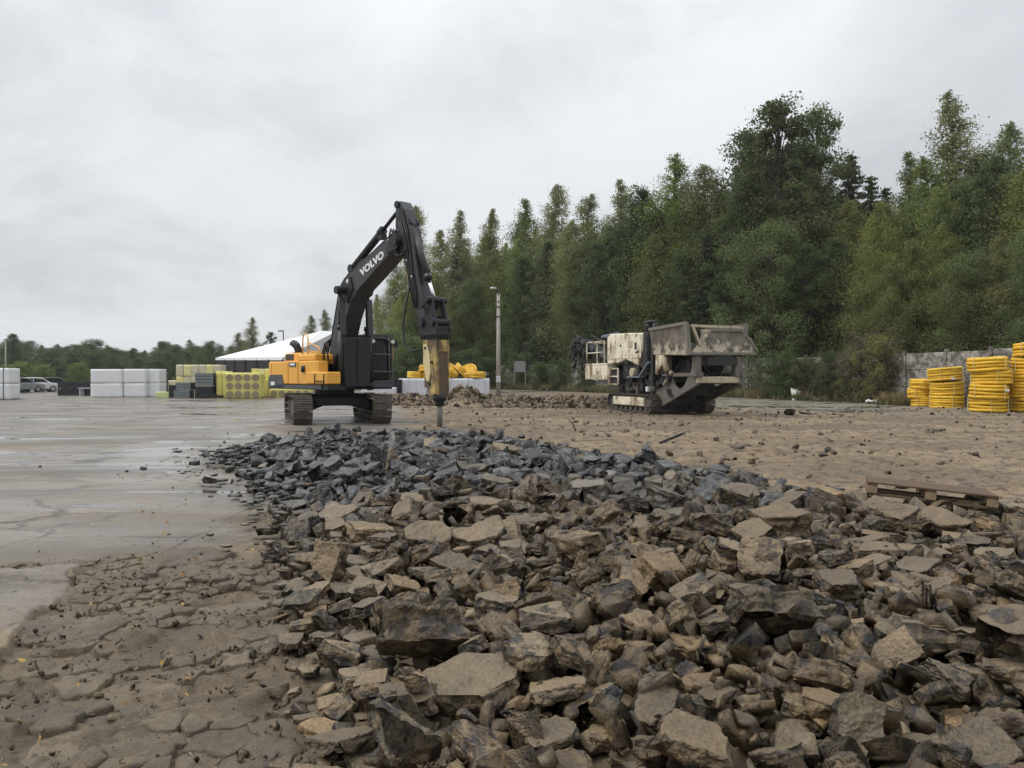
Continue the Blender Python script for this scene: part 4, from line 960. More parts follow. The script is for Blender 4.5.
-1203,2956,12,0,0,40,29,3,265,1049,37,-1,-1,-80,38,16,-747,2185,13,38,-48,-59,13,25,-1099,2882,23,-36,-37,68,15,2,-40,1995,71,4,6,8,56,3,
-454,2712,80,41,90,-2,45,25,167,1965,56,-15,30,-85,42,25,-937,3334,71,-19,8,93,41,24,242,2524,85,17,-2,56,30,13,-277,2694,103,-26,22,-59,34,13,
-431,2287,62,22,65,-71,29,15,-892,3105,66,13,6,-85,48,21,-1356,3218,12,3,7,84,18,20,-830,3200,71,-52,-14,-48,46,18,-569,2119,30,47,-15,60,45,6,
-905,3401,60,-46,-22,31,45,5,-881,3592,51,-28,25,29,64,4,-80,2287,85,-15,23,20,47,16,451,2161,65,-6,-6,-78,70,1,-1082,2464,11,-3,-4,92,12,23,
-1212,3262,15,-2,2,81,28,19,-892,2522,14,-2,0,69,21,19,-14,2855,84,64,74,13,54,1,-785,2363,15,-100,0,-1,38,14,5,2334,81,-18,4,-26,53,10,
-994,2543,11,0,-1,58,14,26,-730,3187,88,-9,86,-20,34,22,-1041,2783,12,0,0,-37,29,0,183,2754,78,-19,-95,-24,47,22,-577,2151,30,-28,-44,84,50,11,
421,2077,60,1,6,54,46,8,-758,3439,79,-19,-27,-94,58,26,-979,2364,10,1,-2,-91,13,0,-150,1094,20,1,1,-88,46,14,-1293,3363,11,0,1,-38,18,18,
277,625,29,3,-2,47,36,27,47,1084,30,0,-4,-96,27,1,9,1895,56,6,3,-19,30,13,-1155,3162,14,-2,1,-97,27,28,653,1212,40,-86,-4,-21,27,16,
-24,2096,73,53,-39,53,33,19,-584,2864,77,2,-42,-90,42,1,156,1550,53,-6,-9,87,63,25,-927,2755,29,87,42,-22,39,11,-1132,2858,11,0,-3,8,20,17,
15,1699,57,5,8,92,62,0,-8,2974,89,-94,-23,-13,45,0,-609,2979,83,75,-60,20,32,23,20,2888,90,0,3,-19,40,2,1,1619,42,-1,1,95,45,8,
-790,3138,83,7,6,91,38,23,8,2542,79,-4,-18,-70,57,6,-225,2052,67,-9,-4,-98,40,25,-246,3056,86,65,-52,5,43,17,-1089,3180,28,-16,4,50,59,20,
-702,2400,41,-7,-6,-99,36,13,-97,554,19,13,15,-19,34,20,887,1537,31,-27,-6,95,39,13,416,1864,60,14,-13,-13,56,1,-3,3004,77,-5,-8,97,55,19,
153,2798,84,46,3,88,50,10,108,2559,90,1,26,-80,51,24,537,2034,53,1,-41,-11,55,9,125,1225,32,0,-2,96,37,0,20,1992,67,-48,-85,19,50,26,
-346,1306,13,-2,-2,13,28,14,-977,3048,45,5,-24,11,48,21,22,2692,81,-13,-16,-67,51,3,-1167,3217,14,-2,5,-98,21,28,-1002,3011,28,7,-6,-22,52,25,
601,1865,33,-18,6,-58,40,0,11,1946,66,-20,-1,-97,42,20,-1046,2833,11,0,0,-42,21,15,-351,2912,89,-54,38,-56,61,4,335,2224,80,33,28,5,34,26,
-1213,3228,11,0,0,-14,26,12,-376,2334,83,-13,6,97,71,6,401,2366,53,-12,2,-14,69,19,-508,2383,64,90,-16,-21,44,26,261,2143,73,83,51,-19,39,7,
-106,1793,46,-2,100,-5,43,3,-793,2980,68,84,33,17,43,10,-446,2391,78,-9,36,91,56,20,196,2624,81,3,-15,47,30,3,86,2953,67,42,-47,33,42,7,
596,2158,35,7,-24,-41,60,0,-901,2656,17,1,4,-100,38,11,271,1922,62,4,-1,-99,77,12,268,1880,61,23,-97,3,37,16,-111,1773,54,34,8,-43,53,12,
-983,2784,22,10,16,79,35,5,-147,2090,80,-32,-15,-34,46,7,-943,2589,10,1,0,-67,12,9,-597,2458,59,31,-87,27,30,1,-129,2591,91,-5,-3,-71,42,13,
-72,2603,85,-9,-3,92,49,25,-709,2247,17,2,-100,2,39,8,-293,3407,79,-18,0,-16,42,7,-910,2889,35,-29,15,16,34,12,-203,1962,55,2,3,-95,37,6,
-638,2254,20,-1,8,-90,29,17,-320,1932,42,8,97,-19,38,15,608,2110,49,-23,18,-24,40,25,601,2006,41,67,-73,0,34,11,-661,2409,42,-94,-34,0,47,25,
-170,2366,83,18,2,77,39,10,-1239,3202,11,-2,4,-99,13,5,-361,2491,93,-54,-25,-77,35,4,-2,2638,88,-66,-62,40,42,21,-737,2146,11,2,3,98,12,29,
-626,2010,11,0,0,-4,19,9,-838,2382,13,3,-6,-66,22,23,-980,2577,11,3,0,-19,15,24,-1317,3299,11,-2,1,-51,13,27,-34,610,15,2,-3,-48,27,27,
393,1964,63,4,-5,99,54,15,-219,2706,91,46,-76,-38,66,20,-862,2845,48,10,0,-98,53,16,-281,1325,24,-7,-3,-86,42,18,345,1226,42,4,-81,-59,50,26,
-1036,3366,35,-52,12,78,40,8,-131,1138,24,-3,-8,25,39,7,54,1958,62,9,-9,74,40,16,-985,2886,15,2,-5,-20,29,15,-306,2039,52,10,-7,-32,27,1,
949,1557,22,-1,4,87,48,13,38,2480,82,-5,43,-89,38,4,-446,2783,82,-16,10,89,44,2,-176,3294,85,-6,5,-75,46,29,179,1863,53,-33,-72,15,23,7,
-516,1858,14,0,1,-95,20,7,-280,1782,35,-17,44,-78,25,14,-818,2435,15,-1,2,-75,39,14,199,1589,46,2,-63,73,34,20,938,1430,37,-55,50,52,37,1,
1005,1450,43,2,4,-19,50,1,-144,2039,81,10,15,-32,46,22,370,2055,66,-2,4,-100,59,6,-849,3257,70,-21,5,87,57,14,-187,3466,72,17,96,-20,60,23,
455,1014,39,-2,-2,-79,42,11,-413,1897,21,8,-6,-13,20,29,-759,2831,66,-31,-40,52,44,9,-635,2837,79,-6,3,32,57,21,986,1672,12,0,-1,77,35,3,
-17,2172,69,-3,-9,-90,42,9,-210,1862,53,-64,68,-27,38,26,357,1585,53,23,86,-9,38,1,-137,2597,76,-2,2,-10,36,14,464,949,43,63,-26,-26,27,2,
2,777,23,-3,-3,90,45,27,587,2056,41,7,0,99,70,20,-423,2746,84,4,21,-96,42,4,302,2778,37,74,-58,28,45,1,-651,2722,65,50,35,49,37,1,
-817,2579,32,8,-2,-74,42,29,708,1434,33,-2,2,-87,47,12,234,1477,30,30,-95,1,25,24,679,1407,39,11,7,-56,38,27,379,1702,60,-27,33,-54,46,13,
-26,1486,37,-1,-3,33,26,14,-420,1968,26,3,-7,-16,30,14,570,1327,38,0,-2,92,25,25,825,1311,31,0,0,-4,45,18,-565,2490,69,9,10,-92,66,21,
-140,1449,29,0,-5,52,36,24,323,1657,39,3,1,-35,35,6,295,1661,51,0,6,-97,41,10,-314,1968,44,11,-1,-79,33,19,-110,2174,77,51,71,-24,39,8,
-82,1134,32,18,-1,2,48,19,687,1447,43,-11,3,96,59,15,880,1445,28,-8,3,-70,48,22,16,3086,69,-11,1,-32,57,4,-589,3002,88,10,3,-3,33,23,
-672,3073,90,-87,-49,3,32,29,-386,2112,50,-2,-8,65,26,19,694,1476,50,21,-90,30,37,29,313,2204,77,65,13,-63,36,29,-634,3094,81,-1,1,97,51,7,
-353,1996,42,13,-21,-45,26,28,-177,2619,91,41,-59,39,42,5,2,966,35,-37,-52,72,43,11,-654,2974,84,-2,-10,-63,64,26,54,2150,68,2,0,-94,41,8,
-1094,3047,14,12,99,5,24,23,681,1395,51,6,15,-94,53,23,100,1432,46,-12,40,45,35,17,493,1964,50,68,70,14,43,14,-856,3317,76,-2,-18,75,56,0,
-1039,3024,22,-3,-20,97,28,20,-690,2373,27,-3,1,-83,42,0,-467,2359,67,13,-3,-98,43,2,-859,2598,33,-1,-2,-7,47,12,-979,3354,57,12,-17,65,50,1,
-607,2753,72,9,-16,72,56,2,-788,2729,56,-22,-20,40,47,11,-780,2447,19,4,-1,-97,35,1,543,2142,41,95,-7,28,43,4,62,2300,93,-1,-1,18,60,2,
-393,2361,90,-2,-17,-44,36,13,-512,1786,19,-32,-9,-92,25,2,403,2075,75,-3,3,-98,38,21,-373,3203,88,8,-47,-77,45,1,-347,2827,86,-42,-87,-20,55,24,
-239,2152,98,-88,-46,9,44,28,-84,2209,92,87,-47,0,45,14,-286,2321,90,3,1,29,55,18,-1132,3095,15,-2,-6,89,25,28,232,1977,59,29,-13,-41,44,18,
-441,2826,80,1,22,48,30,29,-794,3227,78,-10,0,25,53,14,-555,3272,106,-8,-7,-75,43,0,192,2867,57,-60,-64,-45,53,13,204,2351,84,6,-7,-37,76,17,
-644,2635,57,-3,-12,23,35,7,377,2018,55,-15,-7,8,52,9,221,2280,87,16,19,56,39,18,-158,3085,88,50,-6,64,41,6,110,1857,58,-17,20,-63,62,26,
-5,2730,84,-20,15,-16,38,23,-262,2157,65,2,2,1,40,8,-299,1744,31,-24,-31,74,34,21,312,2010,65,3,-2,-7,39,27,-773,3314,79,7,-25,-28,58,6,
-126,2760,101,-4,-9,-29,49,4,-326,1891,39,61,22,38,27,22,177,1889,53,-18,67,23,21,9,184,1910,49,5,-3,85,35,22,-1111,3328,28,-19,-2,98,55,5,
-1123,3221,21,-57,-74,26,36,5,-464,3248,95,-13,82,54,44,27,-697,3498,70,-26,-3,-31,68,4,201,1570,58,-29,-24,65,28,14,-953,2736,17,-1,-6,-13,34,4,
168,2448,76,-9,-15,-98,53,14,-1057,3135,28,-81,-30,-50,30,29,-263,2280,82,1,4,16,54,4,-103,1929,70,70,42,47,38,14,-1119,3293,21,-18,30,86,37,6,
-204,2031,58,-6,-3,99,23,24,-23,1662,42,2,0,90,45,1,-840,2648,26,-53,-24,55,35,11,-62,1826,48,5,-3,11,21,28,-557,2533,71,19,-14,41,51,12,
-617,2306,36,12,-5,54,58,20,-53,2583,99,-5,24,-84,33,27,-371,2045,47,-46,26,-40,34,27,-512,2626,89,-40,-87,27,41,23,-446,2006,23,-5,-8,94,24,6,
-318,2006,44,9,5,-97,37,24,-742,2797,56,2,26,-96,32,28,-371,2074,46,-88,46,-7,22,25,-480,3486,91,-57,69,-2,33,4,140,2038,53,4,2,59,35,15,
45,2191,66,0,-5,-28,38,11,42,3364,55,-26,11,-19,31,8,-886,2981,54,85,-45,5,41,8,-1009,2853,15,5,-3,-90,36,20,-514,2538,86,90,12,42,50,28,
-645,2580,61,-14,-1,-80,57,9,-255,2111,63,3,-6,-67,47,12,-359,2224,61,0,-10,31,36,6,2,2211,66,-3,-6,87,37,29,-347,2153,57,5,-4,-29,21,0,
-135,2000,62,-5,-5,21,26,10,-860,2519,12,1,0,-95,30,12,-526,3524,57,0,-19,-98,40,20,-599,3489,61,-15,-2,58,40,22,368,1522,50,14,-48,-84,46,22,
516,702,50,-3,-10,92,55,16,721,883,54,-1,-2,100,45,9,895,913,51,38,52,61,52,23,921,928,53,-21,-36,54,53,16,816,950,56,-4,-21,96,47,23,
-368,3278,74,-1,4,-66,40,22,705,1045,56,-6,-10,-33,47,25,-605,3254,67,0,-4,88,41,7,1043,1312,59,-16,11,-74,51,14,-290,3138,72,0,-1,48,40,15,
597,1520,54,10,7,-90,58,4,146,1615,52,-6,-16,86,59,28,-436,3103,75,-5,1,-69,40,10,33,1747,51,3,2,91,57,6,107,1774,51,2,-11,-32,43,14,
75,1856,60,18,21,61,41,5,289,1850,53,0,3,7,50,17,345,1859,57,19,-19,-56,56,23,390,1816,56,3,5,-96,46,18,475,1858,59,-12,10,-77,45,16,
-865,3023,51,3,1,-79,41,7,441,2014,56,-1,8,-56,42,15,337,1970,59,-18,3,-98,54,5,127,2112,74,-12,-8,98,49,9,373,2114,57,-87,45,18,40,21,
-187,2114,67,-3,15,34,53,24,-80,2121,74,-16,17,-62,59,23,-414,2133,52,-5,15,93,44,3,357,2051,53,2,0,18,50,17,-221,2214,79,5,2,26,48,20,
-116,2212,71,6,-16,-8,42,12,76,2219,72,1,-3,-80,48,4,-73,2184,70,12,18,-45,42,26,-330,2173,75,-28,3,84,42,13,-505,2333,57,3,-15,50,41,17,
-367,2310,72,-17,-17,27,42,0,-282,2317,77,0,3,-94,46,9,151,2282,81,13,17,38,46,20,328,2288,60,-15,-1,-99,45,17,-125,2275,76,12,-6,62,55,15,
-23,2264,75,16,-4,79,42,11,36,2254,73,-5,-13,90,49,2,309,2411,58,-7,13,-35,59,29,-258,2384,77,6,3,-31,57,21,-22,2407,78,-21,-1,-50,52,21,
24,2378,79,-6,5,-29,52,9,156,2389,79,1,1,-47,47,2,-595,2357,51,27,-2,-95,53,19,-64,2323,74,-2,-8,99,58,15,111,2328,84,61,-48,-47,55,27,
-20,2929,67,2,3,-4,41,6,247,2480,55,1,-6,65,44,6,-206,2483,82,6,2,63,46,1,-20,2481,79,0,-1,27,42,26,-552,2434,65,-96,0,26,44,10,
-494,2410,65,4,-8,-37,45,14,-381,2469,83,-79,-56,-10,43,9,-210,2594,86,-8,9,93,47,8,46,2598,87,-6,-17,-76,59,24,121,2599,85,-14,13,-7,50,16,
-566,2597,65,6,-6,-24,49,6,-520,2585,76,20,2,-94,48,3,-318,2597,93,16,14,-94,49,8,-261,2591,82,2,10,18,45,12,233,2562,57,-17,9,-11,59,28,
-421,2544,78,6,3,-99,43,23,-384,2540,84,-34,18,-40,43,27,-297,2532,92,5,-2,-96,54,0,-165,2543,87,-6,-10,95,49,25,-50,2543,90,2,7,69,43,20,
-325,2712,85,-17,-10,-90,59,9,219,2639,53,13,6,-92,52,24,-491,2642,79,0,-14,46,40,14,-226,2646,87,11,0,-74,43,12,-167,2656,88,-5,-3,-89,54,4,
-88,2650,78,1,4,50,46,19,-537,2920,67,-19,-13,57,40,25,-50,2739,83,3,5,-55,59,9,123,2770,72,44,69,55,43,26,166,2759,57,-18,0,-77,53,15,
-546,2750,78,13,-5,-99,44,27,-488,2743,73,15,-10,-62,45,15,-351,2755,85,5,-5,-88,52,13,-185,2759,76,-8,-3,-58,53,5,-133,2696,78,5,-12,55,57,21,
-75,2698,75,-2,13,53,48,24,-11,2699,82,24,41,75,42,2,123,2714,73,7,-10,-47,44,13,222,2694,51,18,-31,-75,44,11,-515,2860,61,3,9,-5,57,6,
189,2811,56,-27,22,-72,44,4,-327,2797,81,-39,-16,32,42,14,-150,2783,76,-9,-8,72,54,20,-70,2792,74,8,-12,30,45,6,-707,2795,53,-1,-8,74,41,3,
-615,2802,70,3,12,99,59,15,-559,2805,75,0,29,86,59,20,-483,2803,72,-11,-4,49,48,25,158,2929,52,-55,58,-51,41,16,-567,2916,70,15,-17,-81,51,0,
-503,2914,71,-5,-2,-86,55,3,-383,2899,71,-11,-17,97,52,23,-275,2893,74,15,17,67,47,14,-145,2895,76,-11,4,62,47,5,-624,2925,64,-10,5,85,48,14,
-177,2856,77,-14,-6,93,54,1,-113,2860,75,0,-2,59,52,8,88,2863,68,13,-4,99,59,24,-379,2998,68,0,4,-98,49,0,-316,3017,83,3,0,-75,49,13,
-260,2996,77,5,-9,-96,51,13,-137,3022,80,-9,2,-91,42,7,-750,3011,61,6,0,-12,48,3,-423,2994,78,15,-19,-56,56,19,-52,2956,79,0,-4,-14,41,17,
15,2953,71,-1,-9,93,43,2,133,2972,52,-10,7,48,49,13,-776,2941,65,-18,3,67,48,5,-714,2969,59,1,0,-65,45,18,-656,2966,65,-5,5,97,42,1,
-118,2969,80,16,-25,-78,41,5,-881,3104,55,22,-8,-61,47,12,-761,3100,69,0,-7,97,49,6,-689,3106,74,23,-2,-64,57,20,-500,3114,75,1,2,-94,50,5,
-426,3119,89,-6,3,-46,49,2,-698,3040,73,6,-2,72,54,2,-653,3050,77,-2,-8,53,41,22,-531,3046,77,-1,24,-81,51,23,-285,3055,81,1,10,-41,52,24,
-772,3049,65,6,2,-92,42,27,-44,3166,63,-16,-8,-71,54,23,-639,3204,78,-21,1,98,51,25,-536,3151,79,5,6,-52,50,13,-460,3179,91,-3,39,-40,53,13,
-355,3185,78,-20,-10,59,42,23,-294,3164,80,-10,11,97,53,18,-154,3179,80,-4,10,23,52,10,-825,3175,66,-21,4,7,53,24,-377,3112,81,-10,-4,-89,41,11,
-242,3113,75,-1,-4,89,45,17,-146,3116,85,2,-13,30,42,11,-61,3106,75,-20,18,-93,48,11,-5,3133,56,-8,-14,-95,54,21,-346,3259,85,36,27,62,45,5,
-85,3282,62,8,-5,17,55,17,-780,3277,68,-1,-22,-59,42,23,-711,3267,85,5,1,-70,44,13,-487,3261,72,-13,-5,19,44,20,-319,3229,74,-3,-2,38,43,5,
-271,3224,76,-11,10,-87,49,0,-200,3245,75,10,-10,-70,56,12,-868,3221,54,6,-8,-66,56,9,-738,3218,83,-4,5,-96,47,4,-567,3217,85,-1,-1,97,53,11,
-454,3225,80,-4,-9,-3,49,0,-466,2851,57,4,-3,-93,41,27,-583,3365,73,4,0,-97,54,27,-516,3381,81,1,-7,99,43,7,-107,3371,63,-31,-2,-16,45,25,
-798,3402,76,11,-8,-99,56,5,-382,3325,88,12,21,94,53,21,-315,3310,81,3,0,67,53,16,-255,3335,84,2,3,-56,59,28,-123,3346,65,-12,-51,-85,52,20,
-904,3349,61,-11,-14,64,53,10,-819,3313,69,24,0,-47,48,3,-730,3311,77,9,18,-95,43,4,-531,3485,65,-3,9,96,46,15,-795,3522,58,-10,-1,-54,43,28,
-692,3435,77,3,-13,-75,45,3,-630,3437,73,-9,-9,85,40,19,-541,3431,79,6,-10,-12,42,5,-404,3456,79,24,-2,-18,49,26,-254,3492,59,1,96,-14,47,17,
-162,3439,67,95,6,29,47,18,-763,3480,64,-24,1,-64,53,8,-412,3558,56,-47,18,-83,52,16,-514,2821,62,0,6,100,40,16,976,1088,60,1,-4,6,91,8,
667,851,52,-8,3,97,61,14,811,916,65,4,-24,85,91,20,591,731,56,18,1,-17,58,2,379,1193,52,1,-3,-89,74,3,410,1153,52,-87,37,30,56,25,
1074,1244,58,-91,-31,-17,71,27,52,1640,50,-8,14,-93,45,9,469,1642,59,1,0,-100,77,24,-139,2738,69,-1,2,82,41,20,204,1795,57,-4,22,69,61,20,
169,1727,54,1,1,-85,44,9,-397,2149,59,-13,-9,-57,54,9,-232,2150,78,-2,9,-49,66,18,-160,2153,75,-3,6,-90,60,21,-213,2067,82,-16,-6,-98,44,4,
217,2045,62,15,12,-81,58,6,-346,2666,83,-3,-6,-99,40,28,-56,2256,89,-18,76,-22,48,23,-338,2261,74,4,-15,-55,52,17,-272,2204,74,-2,16,-98,53,26,
-201,2192,83,16,22,-30,63,15,-41,2206,79,6,1,36,48,21,115,2211,77,33,-2,15,44,26,-695,2542,54,-8,-12,29,72,26,-238,2558,91,-5,6,95,44,14,
70,2548,82,-2,7,32,47,12,-472,2482,77,30,-22,-69,45,11,320,2502,52,-22,44,-42,45,25,-44,2346,85,-21,-19,-77,46,2,-92,2572,75,1,1,46,41,16,
80,2596,74,5,-3,-62,40,14,-233,2789,81,-4,100,-1,44,22,234,2767,50,-1,20,-90,49,16,-673,2767,62,-8,-2,-98,48,21,-531,2770,89,52,54,-38,46,2,
-518,2707,82,63,-66,-29,54,20,-171,2707,90,-5,-98,-3,45,14,280,2582,52,-41,-4,-86,61,15,203,2631,67,10,9,-99,60,8,-365,2972,88,-23,61,-42,47,14,
-253,2943,84,64,-24,-6,52,21,-78,2960,88,7,-8,-94,44,0,88,2927,62,-81,10,14,44,20,134,2993,67,0,11,99,74,24,-28,2910,82,7,-6,8,49,7,
138,2840,65,-6,8,-7,48,5,-451,2918,71,-10,12,59,60,6,-225,2889,78,15,4,-97,44,4,-116,2922,86,-11,-9,-83,46,14,-404,2852,78,-5,11,18,52,24,
-237,2831,76,-15,18,32,46,2,-93,2832,92,-4,5,-88,47,13,35,2838,77,-14,20,-74,46,3,-602,3178,87,13,72,-66,60,27,-512,3197,79,12,13,-8,51,26,
-108,3193,72,11,4,78,50,22,-187,3093,78,0,-3,98,44,3,8,3139,65,-11,12,57,45,24,-768,3169,75,1,-4,47,47,4,-695,3181,73,-8,-16,8,54,7,
65,3065,66,-97,2,-21,48,25,-803,3132,69,0,6,18,60,26,-393,3118,99,-2,9,28,50,26,-583,3017,78,12,-5,39,66,12,-354,3065,86,11,-2,-86,70,1,
-33,3070,85,7,7,91,63,3,-459,3405,83,-10,6,99,56,21,-111,3429,69,23,2,97,63,28,-872,3526,50,-10,-19,27,74,22,-838,3474,60,-71,-65,24,54,23,
-609,3303,83,-6,-1,92,50,24,-518,3301,87,13,6,-49,44,10,-558,3262,72,-12,3,-42,46,20,-406,3238,80,16,6,3,46,2,-229,3250,91,10,11,-72,46,10,
-131,3256,70,23,15,18,48,29,-35,3261,51,4,20,-31,48,9,545,558,50,31,-54,-19,44,28,-682,3569,52,-3,8,99,62,0,-559,3575,59,-14,-5,10,59,6,
-370,3575,52,13,20,-47,44,5,-591,3460,80,17,24,-87,45,14,-515,3484,81,-8,4,51,69,27,-813,3568,52,-6,15,98,54,13,717,631,52,-4,-24,96,55,28,
635,601,55,56,38,48,42,22,745,802,52,62,41,-57,43,22,713,754,55,27,24,-77,55,5,-95,2443,71,-1,3,-39,41,3,751,1053,58,80,-55,21,49,4,
1052,1098,52,-68,-72,-12,50,24,786,1013,61,5,-24,-91,57,28,796,984,76,43,16,30,49,18,451,1312,58,-65,67,-3,53,0,1012,1163,59,89,37,22,55,22,
39,2413,76,-5,3,99,40,20,485,1584,52,-29,-67,-32,47,25,742,1491,50,6,-6,-92,57,29,-439,2370,62,6,-10,-44,41,17,478,1651,76,4,-4,-88,50,20,
15,1641,62,-11,-9,98,45,18,636,1552,56,7,4,59,47,9,469,1708,55,23,-28,-69,58,27,-107,1728,56,-2,-80,56,40,14,270,2042,60,-2,-34,75,41,9,
244,2229,73,0,3,-16,41,23,-263,2228,87,2,-26,-96,50,24,-551,2196,57,81,46,32,51,12,474,2332,59,-5,21,21,61,12,-534,2348,60,-23,15,-78,44,24,
375,2309,62,2,11,60,45,14,411,2217,54,8,12,93,45,23,-444,2559,91,-3,100,-7,40,26,-391,2500,86,28,5,51,45,27,-340,2522,91,1,1,79,45,3,
68,2469,85,39,-16,-81,50,12,245,2493,67,65,76,4,61,6,311,2475,68,11,20,-81,45,5,-280,2476,90,-32,-8,8,47,15,169,2668,72,-59,32,-19,42,12,
-557,2679,81,-16,13,52,41,29,-424,2627,81,87,45,15,40,6,-252,2608,97,-92,-36,11,50,22,187,2578,76,-2,11,-23,50,10,357,2610,52,-7,-3,-49,62,2,
-310,2154,67,7,-1,-91,40,25,-404,2927,86,1,-18,-82,58,24,-83,2884,95,-3,11,-20,51,28,-216,2824,88,-15,13,15,53,24,105,3085,56,-10,11,-36,55,13,
-323,3035,107,70,-68,-20,45,15,-790,3075,76,-44,88,13,49,23,-656,3012,70,28,36,-88,41,15,-417,3037,89,-2,32,88,47,7,-503,2961,77,-80,31,46,46,27,
-266,2910,87,-14,11,-63,53,26,-268,3245,92,1,12,-68,47,20,-93,3182,88,-12,10,-82,59,22,-531,3247,94,-7,-16,-97,49,10,-901,3183,62,-24,95,-16,41,17,
-584,3146,83,1,-1,29,52,18,-515,3210,105,-3,-20,-94,45,5,-895,3523,64,21,-3,-98,53,18,-499,3447,91,81,-43,-40,46,26,-566,3329,79,18,5,78,51,17,
-756,3260,85,12,9,-14,49,9,-554,3283,87,0,4,86,41,7,-66,3251,73,-39,-44,-4,41,17,502,1893,52,80,-59,-5,42,8,-584,3628,52,6,-4,-33,57,16,
-820,3607,59,-26,10,48,57,14,-728,3632,59,-54,-24,-81,42,25,-634,3548,67,64,69,9,52,20,-559,3531,77,-1,-35,32,61,28,-434,3519,77,27,-22,-56,55,4,
-348,3550,64,13,-5,92,57,13,-599,3425,83,90,-4,-26,41,14,-418,3480,68,18,-21,-95,43,15,-339,3499,70,-12,9,2,45,1,-285,3502,61,82,-46,31,50,23,
-312,2080,56,9,3,-92,40,3,262,2372,76,18,-70,-62,40,10,332,2388,76,-75,-66,3,74,0,440,2237,60,2,17,66,74,9,-441,2173,54,85,13,5,42,6,
-186,2074,88,21,27,62,51,12,269,2006,65,-87,-47,3,47,2,-157,2053,65,0,-1,89,41,28,-240,2700,83,43,-4,84,54,18,75,2742,85,71,-65,-13,58,0,
203,2723,57,9,-7,-89,61,9,-402,2813,81,-64,52,41,42,22,-332,2633,93,-97,-17,3,46,21,-124,2660,92,-65,51,43,45,19,-29,2639,83,-5,47,82,40,9,
-479,2560,92,-5,-17,-66,42,26,-371,2538,93,-73,-59,34,41,17,282,2526,54,29,-45,-77,49,26,-350,2456,89,3,0,37,59,27,344,2446,60,-19,-31,47,40,14,
95,2520,84,-94,-20,-19,40,21,-188,3042,87,4,-3,47,55,26,-89,3041,80,-14,97,9,40,18,-824,3089,71,-30,69,-64,43,1,-292,3110,91,1,9,-97,59,27,
-373,3003,91,-41,-47,2,49,9,-430,3071,85,-57,-66,-23,42,9,-350,3036,105,44,89,10,41,9,-560,2989,80,-20,80,-35,41,19,-525,2823,86,-15,21,-69,47,6,
-298,2852,76,-70,71,-3,48,14,-143,2812,89,57,79,-17,50,17,-567,3398,81,-27,-20,-38,43,15,-450,3483,83,23,85,40,55,25,-17,3254,61,-11,10,-96,69,20,
-520,3304,103,10,7,-62,42,24,-469,3306,89,74,-34,-45,61,11,-255,3297,99,-3,6,-100,49,24,-855,3420,75,-40,-91,-1,40,18,-17,3194,70,30,32,74,53,8,
-313,3251,91,-8,2,-85,46,5,-107,3306,82,2,-20,-98,62,2,72,3155,53,10,-94,21,46,12,-895,3223,59,-67,59,-33,45,14,-508,3174,93,-17,15,-70,41,0,
-413,3171,86,6,0,33,43,16,-338,3151,87,0,-35,-26,52,9,-187,3198,87,-42,-23,15,44,21,953,1280,55,-7,-5,-45,83,11,919,1156,60,7,-20,72,66,10,
579,610,63,-17,-23,-94,100,13,719,832,61,28,8,85,63,29,948,777,53,-32,95,1,94,1,-629,3591,53,-2,96,-1,40,0,-642,3620,61,55,37,-49,43,1,
]
